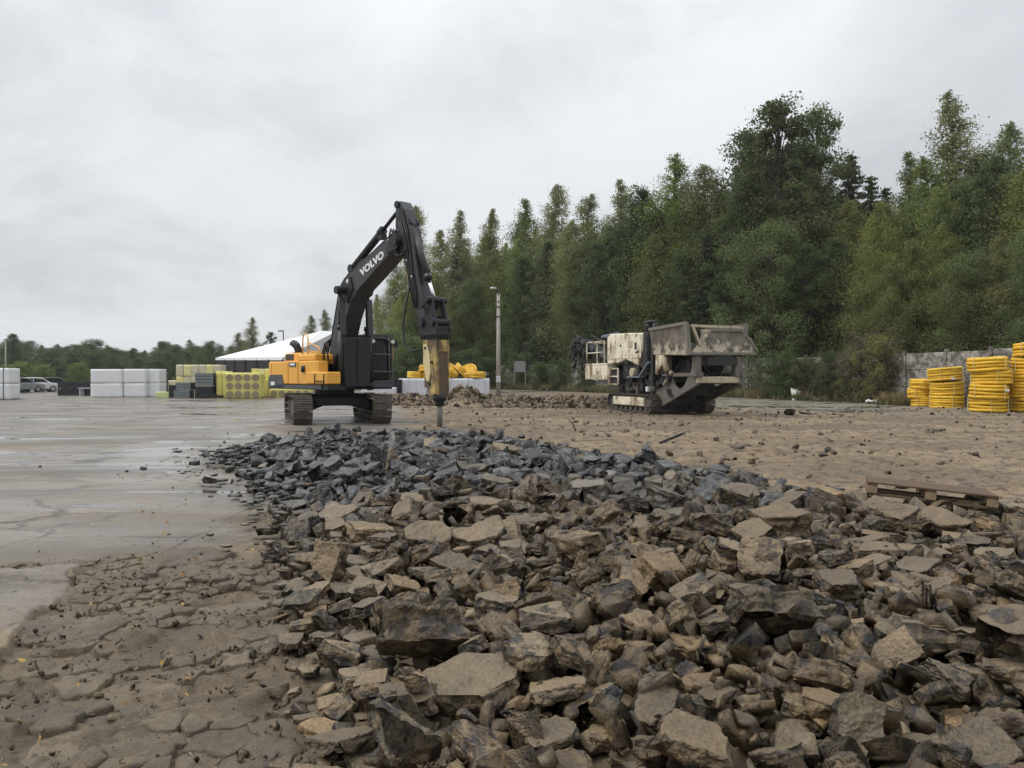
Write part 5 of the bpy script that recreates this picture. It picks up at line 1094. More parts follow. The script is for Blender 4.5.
# ------------------------------------------------------------ the broken pavement
def rock_material(name, per_object):
    """dusty old surface on top, dark bituminous or stony broken sides; tint = darkness, brightness, warmth"""
    m, g = material(name)
    if per_object:
        tint = g.n('ShaderNodeObjectInfo').outputs['Color']
    else:
        tint = g.n('ShaderNodeVertexColor', layer_name='tint').outputs[0]
    ts = g.n('ShaderNodeSeparateColor', {0: tint})
    dark, bri, warm = ts.outputs[0], ts.outputs[1], ts.outputs[2]
    top = g.n('ShaderNodeAttribute', attribute_name='top').outputs['Fac']
    p = g.n('ShaderNodeNewGeometry').outputs['Position']
    a = g.noise(p, 3.5, 6, .65)
    b_ = g.noise(p, 13, 6, .7, .3)
    gr = g.noise(p, 75, 3, .6)
    vo = g.n('ShaderNodeTexVoronoi', {'Vector': p, 'Scale': 55.0}).outputs['Distance']
    dust = g.mix(warm, (.195, .147, .085, 1), (.27, .17, .070, 1))
    dust = g.mix(g.ramp(a, .35, .65), g.mix(.45, dust, (.06, .05, .04, 1)), dust)
    side = g.mix(g.ramp(b_, .42, .60), (.030, .024, .018, 1), (.160, .114, .060, 1))
    side = g.mix(warm, side, (.21, .135, .06, 1))
    # bitumen clinging to the faces
    bit = g.ramp(g.noise(p, 5.5, 5, .6, .5), .56, .64)
    side = g.mix(g.math('MULTIPLY', bit, .85), side, (.016, .018, .021, 1))
    br = g.mix(g.ramp(g.math('ADD', top, g.math('MULTIPLY', g.math('SUBTRACT', b_, .5), 1.2)), .3, .6), side, dust)
    # fresh dark asphalt
    ash = g.mix(g.ramp(b_, .4, .66), (.018, .021, .024, 1), (.105, .108, .105, 1))
    ash = g.mix(g.math('MULTIPLY', g.ramp(a, .53, .62), .6), ash, (.145, .138, .122, 1))
    ash = g.mix(g.math('MULTIPLY', top, .22), ash, (.16, .148, .125, 1))
    c = g.mix(dark, br, ash)
    # stones in the mix
    ag = g.math('MULTIPLY', g.ramp(vo, .22, .12), g.ramp(g.noise(p, 21, 2, .5), .5, .6))
    c = g.mix(g.math('MULTIPLY', ag, .5), c, (.27, .245, .2, 1))
    k = g.math('MULTIPLY', g.math('MULTIPLY', bri, .80), g.ramp(gr, .25, .75, .7, 1.3))
    c = g.mix(1.0, c, g.n('ShaderNodeCombineXYZ', {0: k, 1: k, 2: k}).outputs[0], 'MULTIPLY')
    rough = g.math('SUBTRACT', .54, g.math('MULTIPLY', g.math('MAXIMUM', g.math('MULTIPLY', dark, .30), g.math('MULTIPLY', bit, .22)), g.ramp(a, .3, .6)))
    h = g.math('ADD', g.math('MULTIPLY', b_, .75), g.math('MULTIPLY', gr, .25))
    b = g.n('ShaderNodeBsdfPrincipled', {'Base Color': c, 'Roughness': rough, 'Specular IOR Level': .5, 'Normal': bump(g, h, .75, .03)})
    finish(g, b.outputs[0])
    return m


MR_OBJ = rock_material('broken_pavement', True)
MR_MASS = rock_material('broken_pavement_mass', False)


def rock_mesh(k, cuts, amp):
    """the hull roughened: bevelled, subdivided and torn by noise; 'top' marks the old road surface"""
    bm = rock_hull(k)
    bmesh.ops.bevel(bm, geom=bm.edges[:], offset=.018, segments=1, affect='EDGES', profile=.5)
    bmesh.ops.triangulate(bm, faces=bm.faces)
    for _ in range(cuts):
        el = sorted(e.calc_length() for e in bm.edges)
        lim = el[int(len(el) * .45)]
        bmesh.ops.subdivide_edges(bm, edges=[e for e in bm.edges if e.calc_length() > lim], cuts=1, use_grid_fill=False)
        bmesh.ops.triangulate(bm, faces=bm.faces)
    bm.normal_update()
    off = Vector((k * 7.3, k * 3.1, 1.7))
    tops = [f.normal.z > .8 for f in bm.faces]
    for v in bm.verts:
        q = v.co * 3.2 + off
        t = .45 if v.normal.z > .85 else 1.0
        d = mnoise.fractal(q, 1.0, 2.0, 4) * amp * t
        # layers showing on the broken sides
        if abs(v.normal.z) < .5:
            d += (mnoise.noise(Vector((v.co.x * 2, v.co.y * 2, v.co.z * 14)) + off)) * amp * .45
        if cuts > 2: d += mnoise.fractal(v.co * 13 + off, 1.0, 2.0, 3) * .016
        v.co += v.normal * d
    me = bpy.data.meshes.new('pavement_chunk')
    bm.to_mesh(me)
    at = me.attributes.new('top', 'FLOAT', 'FACE')
    at.data.foreach_set('value', np.array(tops, np.float32))
    bm.free()
    return me


def load_rocks():
    A = np.array(ROCKS, float).reshape(-1, 8)
    q = A[:, 3:6] / 100.0
    w = np.sqrt(np.clip(1 - (q ** 2).sum(1), 0, 1))
    pos = A[:, :3] / 200.0
    pos[:, 2] -= settle(pos[:, 0], pos[:, 1])
    size = A[:, 6] / 200.0
    size = size * (1 - .22 * (1 - sstep(pos[:, 1], 4.5, 8)) * sstep(size, .16, .36))
    size = np.where((size > .33) & (pos[:, 1] < 4.6), size * .8, size)
    return pos, np.concatenate([w[:, None], q], 1), size, A[:, 7].astype(int)


def rock_tint(rs, x, y):
    """dark fresh asphalt lies at the far half of the heap, weathered brown pieces near"""
    d = y - 8.3 + (fbm(np.array([x * .5]), np.array([y * .5]), 4, 3)[0] - .5) * 5 + max(0, x - 1) * -.45 - max(0, -x - 1.0) * -.35
    dark = float(np.clip(.5 + d * .35 + rs.normal(0, .25), 0, 1))
    if d < -2 and rs.rand() > .06: dark *= .25
    if d > 1 and rs.rand() < .12: dark *= .25
    warm = float(np.clip(rs.normal(.12, .14), 0, .6))
    if rs.rand() < .05: warm = .7
    return dark, float(rs.uniform(.68, 1.4)), warm


# pieces one can single out in the photograph: (x, y, z, size, shape, tilt x, tilt y, turn, tint, label)
HERO = [
    (0.98, 5.05, .30, .34, 4, .3, .2, .5, (.0, .98, .72), 'ochre brown rounded block lying alone among the grey slabs'),
    (-0.50, 4.02, .25, .44, 7, -.62, .10, .35, (.05, 1.12, .1), 'upright grey block with a flat face at the near left edge of the heap'),
    (-0.20, 3.50, .18, .48, 0, .10, -.12, -.25, (.05, 1.0, .1), 'long flat grey slab lying lowest at the near left of the heap'),
    (1.38, 4.12, .30, .46, 8, -.75, .15, .2, (.0, .72, .1), 'large dark rounded slab tilted up in the middle of the near heap'),
    (2.32, 3.95, .22, .66, 3, -.28, .06, -.2, (.0, .92, .1), 'largest flat brown slab, tilted towards the near right corner'),
    (5.05, 8.05, .20, .46, 10, .2, .1, .8, (.45, .8, .1), 'dark grey boulder standing against the end of the wooden pallet'),
    (2.05, 11.1, .40, .40, 5, .5, .9, .4, (1.0, 1.15, .0), 'bluish dark asphalt lump at the back crest of the heap'),
    (-0.25, 6.2, .30, .44, 6, .25, -.2, .3, (.0, 1.12, .1), 'pale brown flat-topped slab at the middle of the heap'),
    (-0.7, 6.25, .30, .40, 9, .5, .1, .1, (.0, 1.12, .1), 'pale brown triangular slab at the left middle of the heap'),
    (-0.1, 12.2, .42, .45, 2, .2, .1, .3, (.3, 1.15, .8), 'rusty brown stone among the dark asphalt lumps'),
]


HERO_SHORT = ['the ochre block', 'the upright grey block', 'the long flat slab', 'the large dark rounded slab', 'the largest flat brown slab',
              'the boulder by the pallet', 'the bluish lump', 'the flat-topped slab', 'the triangular slab', 'the rusty stone']


def build_rocks():
    pos, quat, size, arch = load_rocks()
    hi = [rock_mesh(k, 4, .060 if k % 3 == 0 else .088) for k in range(N_ARCH)]
    lo = [rock_mesh(k, 1, .06) for k in range(N_ARCH)]
    for me in hi: me.materials.append(MR_OBJ)
    hiV = hi
    n_single = 300 - len(HERO)
    rs = np.random.RandomState(44)
    mass = []
    hp = np.array([h[:2] for h in HERO])
    made = 0
    for i in range(len(pos)):
        x, y, z = pos[i]
        tint = rock_tint(rs, x, y)
        near = np.hypot(hp[:, 0] - x, hp[:, 1] - y)
        j = int(near.argmin())
        if near[j] < (HERO[j][3] + size[i]) * .36 and z > HERO[j][2] - .16: continue
        sdp = float(poly_sd(np.array([x]), np.array([y]), PILE)[0])
        if sdp < -.3 and y < 9 and (size[i] > .13 or (i * 7) % 10 < 5): continue
        if made < n_single:
            o = link('pavement_chunk', hi[arch[i]])
            o.location = (x, y, z)
            o.rotation_mode = 'QUATERNION'
            o.rotation_quaternion = quat[i]
            o.scale = (size[i],) * 3
            o.color = (*tint, 1)
            o.pass_index = 1
            tone = 'dark grey asphalt' if tint[0] > .5 else ('rusty brown' if tint[2] > .45 else ('pale grey-brown' if tint[1] > 1.08 else 'grey-brown'))
            shp = ('flat', 'blocky', 'wedge-shaped')[arch[i] % 3]
            big = 'big ' if size[i] > .36 else ('small ' if size[i] < .2 else '')
            dx, dy = x - hp[j, 0], y - hp[j, 1]
            if near[j] < .95:
                rel = ('just right of' if dx > 0 else 'just left of') if abs(dx) > abs(dy) else ('just behind' if dy > 0 else 'just in front of')
                where = rel + ' ' + HERO_SHORT[j]
            else:
                q = 512 + 760 * x / y
                where = 'in the ' + ('near' if y < 4.6 else ('middle' if y < 8.5 else 'far')) + (' left' if q < 420 - 60 * (y > 8.5) else (' centre' if q < 660 - 90 * (y > 8.5) else ' right')) + ' of the heap'
            tag(o, big + shp + ' ' + tone + ' chunk ' + where, 'rubble', 'broken pavement chunks in the heap')
            made += 1
        else:
            mass.append((arch[i], Vector((x, y, z)), Quaternion(quat[i]), size[i], tint))
    for (x, y, z, s, k, rx, ry, rz, tint, lab) in HERO:
        o = link('pavement_chunk', hi[k], None, (x, y, z), (rx, ry, rz), s)
        o.color = (*tint, 1)
        tag(o, lab, 'rubble', 'single pieces one can pick out of the heap')
    # ---- the rest of the heap: hidden and small pieces, crumbs, and the spoil bank
    src = []
    for me in lo:
        me.calc_loop_triangles()
        co = np.empty(len(me.vertices) * 3, np.float32); me.vertices.foreach_get('co', co)
        f = np.empty(len(me.loop_triangles) * 3, np.int32); me.loop_triangles.foreach_get('vertices', f)
        tp = np.empty(len(me.attributes['top'].data), np.float32); me.attributes['top'].data.foreach_get('value', tp)
        src.append((co.reshape(-1, 3), f.reshape(-1, 3), tp))
    tiny = []
    for k in range(8):
        bm = rock_hull(k); bmesh.ops.triangulate(bm, faces=bm.faces); bm.verts.index_update(); bm.normal_update()
        tiny.append((np.array([v.co[:] for v in bm.verts], np.float32), np.array([[v.index for v in f.verts] for f in bm.faces], np.int32),
                     np.array([f.normal.z > .8 for f in bm.faces], np.float32)))
        bm.free()

    def gather(items, shapes, name, parent=None):
        Vs, Fs, Ts, Cs = [], [], [], []
        b = 0
        for (k, p, q, s, t) in items:
            co, f, tp = shapes[k % len(shapes)]
            M = np.array(q.to_matrix()) * s
            Vs.append(co @ M.T.astype(np.float32) + np.array(p, np.float32)); Fs.append(f + b); Ts.append(tp)
            Cs.append(np.tile(np.array((*t, 1), np.float32), (len(co), 1))); b += len(co)
        me = np_mesh(name, np.concatenate(Vs), np.concatenate(Fs), MR_MASS)
        me.attributes.new('top', 'FLOAT', 'FACE').data.foreach_set('value', np.concatenate(Ts))
        me.color_attributes.new('tint', 'FLOAT_COLOR', 'POINT').data.foreach_set('color', np.concatenate(Cs).ravel())
        o = link(name, me, parent)
        tag(o, kind='stuff')
        return o

    o = gather(mass, src, 'small_rubble')
    tag(o, 'smaller broken pieces filling the heap of torn-up pavement', 'rubble')
    # crumbs between the pieces and scattered on the paving round about
    items = []
    N = 30000
    xs = rs.uniform(-8.5, 8.5, N); ys = 2 + 20 * rs.rand(N) ** 1.7
    sd = poly_sd(xs, ys, PILE)
    cz = crack_zone(xs, ys)
    pr = np.where(sd > -.1, .8, np.exp(sd / .45) * .7 + .012 + cz * .38)
    ok = rs.rand(N) < pr
    xs, ys, sd = xs[ok], ys[ok], sd[ok]
    zs = ground_z(xs, ys)
    cz = cz[ok]
    for x, y, z, d, cc in zip(xs, ys, zs, sd, cz):
        s = (.025 + .125 * rs.rand() ** 1.7) * (1.25 if d > 0 else .8) * (1 + max(0, y - 9) * .05)
        t = rock_tint(rs, x, y)
        if d < -.35: s *= .18 + .40 * rs.rand() ** 2
        if d < -.2: t = (t[0] * .6, t[1] * rs.uniform(.8, 1.35), t[2])
        items.append((rs.randint(8), Vector((x, y, z + s * .16 + (.012 if cc > .35 else 0) + (rs.uniform(0, .14) if d > .5 else 0))), Quaternion((rs.normal(), rs.normal(), rs.normal(), rs.normal())).normalized(), s, t))
    M = 9000
    X, Yv = rs.uniform(-5.5, .8, M), 2.2 + 5.2 * rs.rand(M) ** 1.2
    k_ = rs.rand(M) < crack_zone(X, Yv) * (.25 + .75 * sstep(fbm(X * 2.2, Yv * 2.2, 6, 3), .45, .6)) * sstep(-poly_sd(X, Yv, PILE), -.3, .1)
    X, Yv = X[k_], Yv[k_]
    for x, y, z in zip(X, Yv, ground_z(X, Yv)):
        s = .006 + .026 * rs.rand() ** 3
        items.append((rs.randint(8), Vector((x, y, z + s * .2 + .004)), Quaternion((rs.normal(), rs.normal(), rs.normal(), rs.normal())).normalized(), s, (rs.uniform(0, .25), rs.uniform(.6, 1.5), rs.uniform(.1, .5))))
    o = gather(items, tiny, 'rubble_crumbs')
    tag(o, 'crumbs and grit scattered round the heap of torn-up pavement', 'rubble')
    # bank of spoil behind the digger
    items = []
    xs = rs.uniform(-11, 9, 9000); ys = rs.uniform(37, 50, 9000)
    sb = poly_sd(xs, ys, BANK)
    ok = rs.rand(9000) < np.where(sb > -.2, .42, np.exp(sb / .8) * .3)
    xs, ys = xs[ok], ys[ok]
    zs = ground_z(xs, ys)
    for x, y, z in zip(xs, ys, zs):
        s = .10 + .36 * rs.rand() ** 2.2
        items.append((rs.randint(8), Vector((x, y, z + s * .12)), Quaternion((rs.normal(), rs.normal(), rs.normal(), rs.normal())).normalized(), s,
                      (rs.uniform(0, .25), rs.uniform(.9, 1.45), rs.uniform(.2, .6))))
    o = gather(items, tiny, 'spoil_bank')
    tag(o, 'low bank of broken stones and soil behind the digger', 'rubble')
    # clods on the stripped earth
    items = []
    xs = rs.uniform(-6, 22, 9000); ys = rs.uniform(9, 40, 9000)
    dz = xs - side_x(ys)
    ok = (dz > .3) & (poly_sd(xs, ys, PILE) < -.3) & (rs.rand(9000) < .8 * np.exp(-((xs - 4.6) / 1.8) ** 2 - ((ys - 15.6) / .6) ** 2) + .8 * np.exp(-((xs - 3.4) / 2.0) ** 2 - ((ys - 25) / .9) ** 2) + .7 * np.exp(-((xs - 13) / 2.5) ** 2 - ((ys - 31.5) / .9) ** 2) + .05 + .4 * (fbm(xs * .5, ys * 1.2, 3, 3) > .55))
    xs, ys = xs[ok], ys[ok]
    zs = ground_z(xs, ys)
    for x, y, z in zip(xs, ys, zs):
        s = (.03 + .15 * rs.rand() ** 3) * (1.2 if abs(y - 15.6) < 1.2 and abs(x - 4.6) < 2.2 else 1)
        items.append((rs.randint(8), Vector((x, y, z + s * .1)), Quaternion((rs.normal(), rs.normal(), rs.normal(), rs.normal())).normalized(), s,
                      (rs.uniform(0, .35), rs.uniform(.7, 1.3), rs.uniform(.2, .7))))
    o = gather(items, tiny, 'earth_clods')
    tag(o, 'clods and stones strewn over the stripped brown earth', 'clods')


build_rocks()
# ------------------------------------------------------------ hydraulic excavator with breaker
M_BLK = paint('dark_grey_paint', (.026, .029, .032), .38, (.095, .088, .075), .42, scale=1.6, spec=.5)
M_BLK2 = paint('black_steel', (.013, .014, .015), .5, (.05, .046, .04), .22, scale=2.4)
M_ORG = paint('orange_yellow_paint', (.74, .37, .05), .38, (.20, .135, .065), .34, scale=2.2, spec=.5)
M_HAM = paint('worn_yellow_paint', (.48, .355, .12), .55, (.12, .088, .05), .85, scale=2.2)
M_RUST = paint('muddy_steel', (.105, .072, .048), .7, (.07, .055, .042), .5, scale=4)
M_SHOE = paint('muddy_track_steel', (.085, .072, .058), .6, (.21, .170, .12), .5, scale=5)
M_CHROME = paint('chrome', (.82, .83, .84), .18, (.5, .5, .5), 0, metal=1.0)
M_RUB = paint('rubber', (.018, .018, .018), .55, (.06, .055, .05), .2)
M_GREYP = paint('grey_plastic', (.07, .075, .08), .55, (.12, .11, .095), .3)
M_WHITE = paint('white_lettering', (.75, .75, .73), .5, (.3, .3, .28), .12, scale=6)
M_AMB = paint('yellow_sticker', (.6, .38, .06), .45, (.2, .15, .08), .2)


def glass_mat(name, col):
    m, g = material(name)
    b = g.n('ShaderNodeBsdfPrincipled', {'Base Color': (*col, 1), 'Roughness': .06, 'Specular IOR Level': .6})
    finish(g, b.outputs[0])
    return m


M_GLASS = glass_mat('dark_glass', (.018, .022, .025))
M_LAMP = glass_mat('lamp_glass', (.62, .62, .58))


def uzm(v):
    """frame whose (a,b) are (forward, up) and whose third axis is to the right at offset v"""
    return Matrix(((1, 0, 0, 0), (0, 0, -1, v), (0, 1, 0, 0), (0, 0, 0, 1)))


def text_mesh(txt, size, depth, stretch=1.0, off=0.0):
    cu = bpy.data.curves.new('lettering', 'FONT')
    cu.body = txt; cu.size = size; cu.extrude = depth; cu.offset = off
    cu.align_x = 'CENTER'; cu.align_y = 'CENTER'; cu.resolution_u = 3
    o = bpy.data.objects.new('lettering', cu)
    COL.objects.link(o)
    dg = bpy.context.evaluated_depsgraph_get()
    me = bpy.data.meshes.new_from_object(o.evaluated_get(dg))
    bpy.data.objects.remove(o); bpy.data.curves.remove(cu)
    for v in me.vertices: v.co.x *= stretch
    me.name = 'lettering'
    me.materials.clear()
    return me


def track_path(hl, r, z0):
    """closed loop of (a, z, angle) round two wheels: hl half distance of the wheel centres, r radius"""
    P = []
    L = 2 * hl
    per = 2 * L + 2 * PI * r
    return L, per


def track_point(s, hl, r, zc):
    L = 2 * hl
    per = 2 * L + 2 * PI * r
    s %= per
    if s < L: return (-hl + s, zc + r, 0.0)
    s -= L
    if s < PI * r:
        a = s / r
        return (hl + r * math.sin(a), zc + r * math.cos(a), -a)
    s -= PI * r
    if s < L: return (hl - s, zc - r, PI)
    s -= L
    a = s / r
    return (-hl - r * math.sin(a), zc - r * math.cos(a), PI - a)


def make_track(root, y, hl, r, width, rz, org, mats, n, tread_h=.03, frame_mat=None):
    """one crawler: frame with wheels and rollers, and every shoe of the chain"""
    fm, sm = mats
    T = Matrix.Translation(org) @ Matrix.Rotation(rz, 4, 'Z')
    zc = r + .045
    f = MB()
    f.prism([(-hl, zc - r * .45), (hl, zc - r * .45), (hl, zc + r * .42), (hl * .6, zc + r * .62), (-hl * .7, zc + r * .62), (-hl, zc + r * .4)], width * .52, uzm(y), .03)
    tr = f.build('track', fm, root)
    tr.matrix_local = T
    sp = MB(); sp.disc((-hl, y, zc), (0, 1, 0), r * .86, width * .3, 22, .02); sp.disc((-hl, y, zc), (0, 1, 0), r * .5, width * .62, 16, .02)
    sp.build('sprocket', M_SHOE, tr)
    sp = MB(); sp.disc((hl, y, zc), (0, 1, 0), r * .86, width * .34, 22, .03); sp.disc((hl, y, zc), (0, 1, 0), r * .4, width * .62, 16, .02)
    sp.build('idler', fm, tr)
    nr = 7
    ro = MB(); ro.disc((0, 0, 0), (0, 1, 0), .13, width * .5, 12, .02)
    rme = None
    for k in range(nr):
        o = ro.build('roller', sm, tr) if rme is None else link('roller', rme, tr)
        rme = o.data
        o.location = (-hl * .8 + 1.6 * hl * k / (nr - 1), y, .045 + .13)
    per = 4 * hl + 2 * PI * r
    pitch = per / n
    s = MB()
    s.box((0, 0, 0), (pitch * .93, width, .022), None, .004)
    for q in (-.36, 0.02, .38):
        s.box((q * pitch, 0, .011 + tread_h / 2), (.02, width * .995, tread_h))
    s.box((0, 0, -.05), (pitch * .9, width * .32, .075))
    sme = None
    for k in range(n):
        a, z, an = track_point(k * pitch, hl, r, zc)
        if sme is None:
            o = s.build('track_shoe', sm, tr); sme = o.data
        else:
            o = link('track_shoe', sme, tr)
        o.location = (a, y, z)
        o.rotation_euler = (0, -an, 0)
    return tr


def build_excavator():
    C = (-6.25, 26.8)
    zg = float(ground_z(np.array([C[0] + .6]), np.array([C[1] - 1.5]))[0]) - .01
    root = empty('excavator', (C[0], C[1], zg), R(-47),
                 'dark grey and orange tracked excavator with a yellow hydraulic breaker on its arm', 'excavator')
    ur = R(-23)
    U = Matrix.Rotation(ur, 4, 'Z')
    for y in (-1.27, 1.27):
        make_track(root, y, 1.92, .43, .60, ur, (0, 0, 0), (M_SHOE, M_SHOE), 47)
    m = MB()
    m.box((0, 0, .78), (1.5, 1.95, .34), None, .05)
    for sx in (-1, 1):
        for sy in (-1, 1):
            m.bar((sx * .45, sy * .5, .75), (sx * 1.05, sy * 1.12, .55), .38, .3)
    m.box((.78, 0, .72), (.3, 1.9, .30), None, .03)
    o = m.build('undercarriage', M_BLK2, root); o.matrix_local = U
    MB().disc((0, 0, 1.03), (0, 0, 1), .68, .2, 28).build('slewing_ring', M_BLK2, root)
    # steps on the undercarriage
    for y in (-1.05, 1.05):
        st = MB().box((1.0, y, .99), (.35, .3, .05)).build('step', M_SHOE, root); st.matrix_local = U
    # platform and house
    m = MB()
    m.prism([(-2.3, -1.38), (1.45, -1.38), (1.95, -1.38), (2.0, -1.3), (1.95, -.72), (1.5, -.68), (1.5, 1.40), (-2.3, 1.40)], .16, Matrix.Translation((0, 0, 1.21)))
    m.build('platform', M_BLK2, root)
    # counterweight: rounded back, dark lower half
    out_ = [(-2.05, -1.40), (-2.3, -1.36), (-2.62, -1.05), (-2.8, -.5), (-2.85, 0), (-2.8, .5), (-2.62, 1.05), (-2.3, 1.36), (-2.05, 1.40)]
    MB().prism(out_, .84, Matrix.Translation((0, 0, 1.69)), .05).build('counterweight', M_ORG, root)
    m = MB(); o2 = [(x * 1.006, y * 1.006) for x, y in out_]
    m.prism(o2, .46, Matrix.Translation((0, 0, 1.38)), .05)
    m.plate([(-2.1, -1.41, 1.15), (-1.0, -1.41, 1.15), (-1.16, -1.41, 1.63), (-2.1, -1.41, 1.63)], .03)
    m.build('counterweight_guard', M_GREYP, root)
    MB().box((-1.85, -1.43, 1.32), (.28, .012, .13)).build('badge', M_WHITE, root)
    # right-hand side doors
    doors = [(-2.05, -.74), (-.72, -.02), (.0, 1.42)]
    for a, b in doors:
        z1 = 2.09
        d = MB().box(((a + b) / 2, -1.22, (1.30 + z1) / 2 + .0), (b - a - .025, .36, z1 - 1.30), None, .03).build('side_door', M_ORG, root)
        if a == 0:
            MB().tube([(.40, -1.41, 1.72), (.40, -1.41, 1.93)], .085, 12).build('door_vent', M_BLK2, d)
        if a < -2:
            pass
    MB().box((-.38, -1.405, 1.975), (.5, .02, .16), None, .008).build('model_plate', M_GREYP, root)
    MB().box((-.38, -1.418, 1.985), (.34, .01, .07)).build('plate_print', M_WHITE, root)
    MB().box((-.2, -1.40, 1.215), (3.6, .05, .13)).build('sill', M_GREYP, root)
    # left-hand side of the house
    MB().box((-1.2, 1.2, 1.7), (1.66, .38, .80), None, .04).build('side_door', M_ORG, root)
    # engine hood and roof
    MB().box((-.62, -.02, 2.03), (2.86, 2.1, .10), None, .03).build('deck', M_ORG, root)
    MB().box((-1.1, -.1, 2.24), (1.9, 1.55, .34), None, .05).build('engine_hood', M_ORG, root)
    m = MB()
    for k in range(7): m.box((-1.9 + .09 * k, -.88, 2.26), (.05, .03, .22))
    m.build('louvre', M_GREYP, root)
    MB().box((.45, -.98, 2.20), (1.2, .70, .24), None, .05).build('tank_cover', M_ORG, root)
    # tool box and step at the right front
    MB().box((1.30, -1.18, 1.52), (1.4, .52, .40), None, .03).build('tool_box', M_ORG, root)
    m = MB()
    m.tube([(1.25, -1.47, 1.33), (1.25, -1.47, 1.62), (1.25, -1.44, 1.65)], .018, 6)
    m.tube([(1.85, -1.47, 1.33), (1.85, -1.47, 1.62), (1.85, -1.44, 1.65)], .018, 6)
    m.tube([(1.25, -1.47, 1.42), (1.85, -1.47, 1.42)], .018, 6)
    m.build('grab_rail', M_BLK2, root)
    MB().box((1.45, -1.12, 1.21), (1.1, .5, .18), None, .02).build('step', M_BLK2, root)
    # handrails, exhaust, mirrors, beacon posts
    m = MB()
    m.tube([(.05, -1.25, 2.08), (.05, -1.25, 2.85), (.14, -1.25, 3.0), (.3, -1.25, 3.0), (.42, -1.25, 2.86), (.42, -1.25, 2.08)], .024, 8)
    m.tube([(.42, -1.25, 2.72), (1.1, -1.25, 2.55), (1.25, -1.25, 2.40), (1.25, -1.25, 2.08)], .024, 8)
    m.tube([(.42, -1.25, 2.42), (1.25, -1.25, 2.38)], .02, 8)
    m.build('handrail', M_ORG, root)
    m = MB(); m.tube([(-1.62, -.55, 2.35), (-1.62, -.55, 2.52), (-1.70, -.6, 2.68), (-1.86, -.66, 2.80)], [.13, .13, .12, .13], 12)
    m.build('exhaust', M_BLK2, root)
    m = MB(); m.tube([(-.25, -1.1, 2.1), (-.25, -1.12, 2.5), (-.3, -1.18, 2.62)], .025, 6)
    m.build('mirror_arm', M_BLK2, root)
    MB().box((-.42, -1.22, 2.66), (.28, .10, .22), Matrix.Rotation(.5, 3, 'Y'), .03).build('mirror', M_BLK2, root)
    MB().box((.0, -1.0, 2.12), (.5, .12, .1)).build('bracket', M_BLK2, root)
    m = MB(); m.tube([(1.15, -1.05, 2.1), (1.2, -1.1, 2.35), (1.45, -1.1, 2.35), (1.5, -1.1, 2.1)], .03, 8)
    m.build('bracket', M_BLK2, root)
    # cab with guard bars
    cab = MB()
    cab.prism([(-.35, 1.26), (1.30, 1.26), (1.36, 1.7), (1.30, 2.86), (1.18, 2.96), (-.3, 2.96), (-.42, 2.84)], .95, uzm(.93), .03)
    cb = cab.build('cab', M_BLK2, root)
    MB().plate([(1.372, .52, 1.75), (1.372, 1.34, 1.75), (1.318, 1.34, 2.8), (1.318, .52, 2.8)], .01).build('front_window', M_GLASS, cb)
    MB().plate([(-.2, .447, 1.85), (1.2, .447, 1.85), (1.15, .447, 2.8), (-.2, .447, 2.8)], .008).build('side_window', M_GLASS, cb)
    MB().plate([(-.2, 1.413, 1.5), (1.2, 1.413, 1.5), (1.15, 1.413, 2.8), (-.2, 1.413, 2.8)], .008).build('side_window', M_GLASS, cb)
    for k in range(9):
        y = .53 + .82 * k / 8
        MB().bar((1.52, y, 1.55), (1.47, y, 2.86), .026, .04).build('guard_bar', M_BLK2, cb)
    for z in (1.40, 1.74, 2.34):
        MB().bar((1.54, .50, z), (1.54, 1.38, z), .035, .05).build('guard_crossbar', M_GREYP, cb)
    m = MB()
    m.bar((1.52, .48, 1.25), (1.47, .48, 2.9), .05); m.bar((1.52, 1.4, 1.25), (1.47, 1.4, 2.9), .05)
    m.box((1.48, .94, 1.30), (.10, .98, .22), None, .02)
    m.box((.5, .94, 3.0), (2.1, 1.0, .05)); m.bar((1.5, .44, 2.92), (1.5, 1.44, 2.92), .08)
    m.build('cab_guard', M_GREYP, cb)
    for y in (.56, 1.36):
        MB().disc((1.58, y, 2.78), (1, 0, 0), .07, .08, 12).build('work_lamp', M_LAMP, cb)
    m = MB(); m.tube([(1.2, 1.52, 1.5), (1.32, 1.55, 2.2), (1.32, 1.55, 2.72), (1.2, 1.5, 2.78)], .022, 6)
    m.build('handrail', M_ORG, cb)
    m = MB(); m.box((1.45, 1.58, 2.72), (.06, .16, .22)); m.bar((1.3, 1.42, 2.8), (1.45, 1.56, 2.75), .03)
    m.build('mirror', M_BLK2, cb)
    # ---- boom
    yb = -.2
    bo = MB()
    side = [(.22, 1.66), (.52, 1.55), (.86, 2.0), (1.30, 2.75), (1.64, 3.52), (1.95, 4.03), (2.42, 4.42), (2.79, 4.60), (3.51, 4.98), (4.35, 5.42), (4.66, 5.50),
            (4.74, 5.68), (4.62, 5.86), (4.39, 5.90), (3.39, 5.57), (2.36, 5.17), (1.77, 4.95), (1.38, 4.64), (1.16, 4.30), (.92, 3.6), (.50, 2.3), (.16, 1.85)]
    bo.prism(side, .62, uzm(yb), .02)
    boom = bo.build('boom', M_BLK, root)
    m = MB()
    for s in (-1, 1):
        m.prism([(1.25, 4.1), (1.75, 4.0), (2.1, 4.45), (1.95, 4.85), (1.6, 4.85), (1.25, 4.55)], .04, uzm(yb + s * .33))
    for v in (.35, -.35):
        MB().prism([(4.1, 5.35), (4.66, 5.44), (4.78, 5.68), (4.62, 5.90), (4.3, 5.84)], .05, uzm(yb + v)).build('boom_nose_plate', M_BLK2, boom)
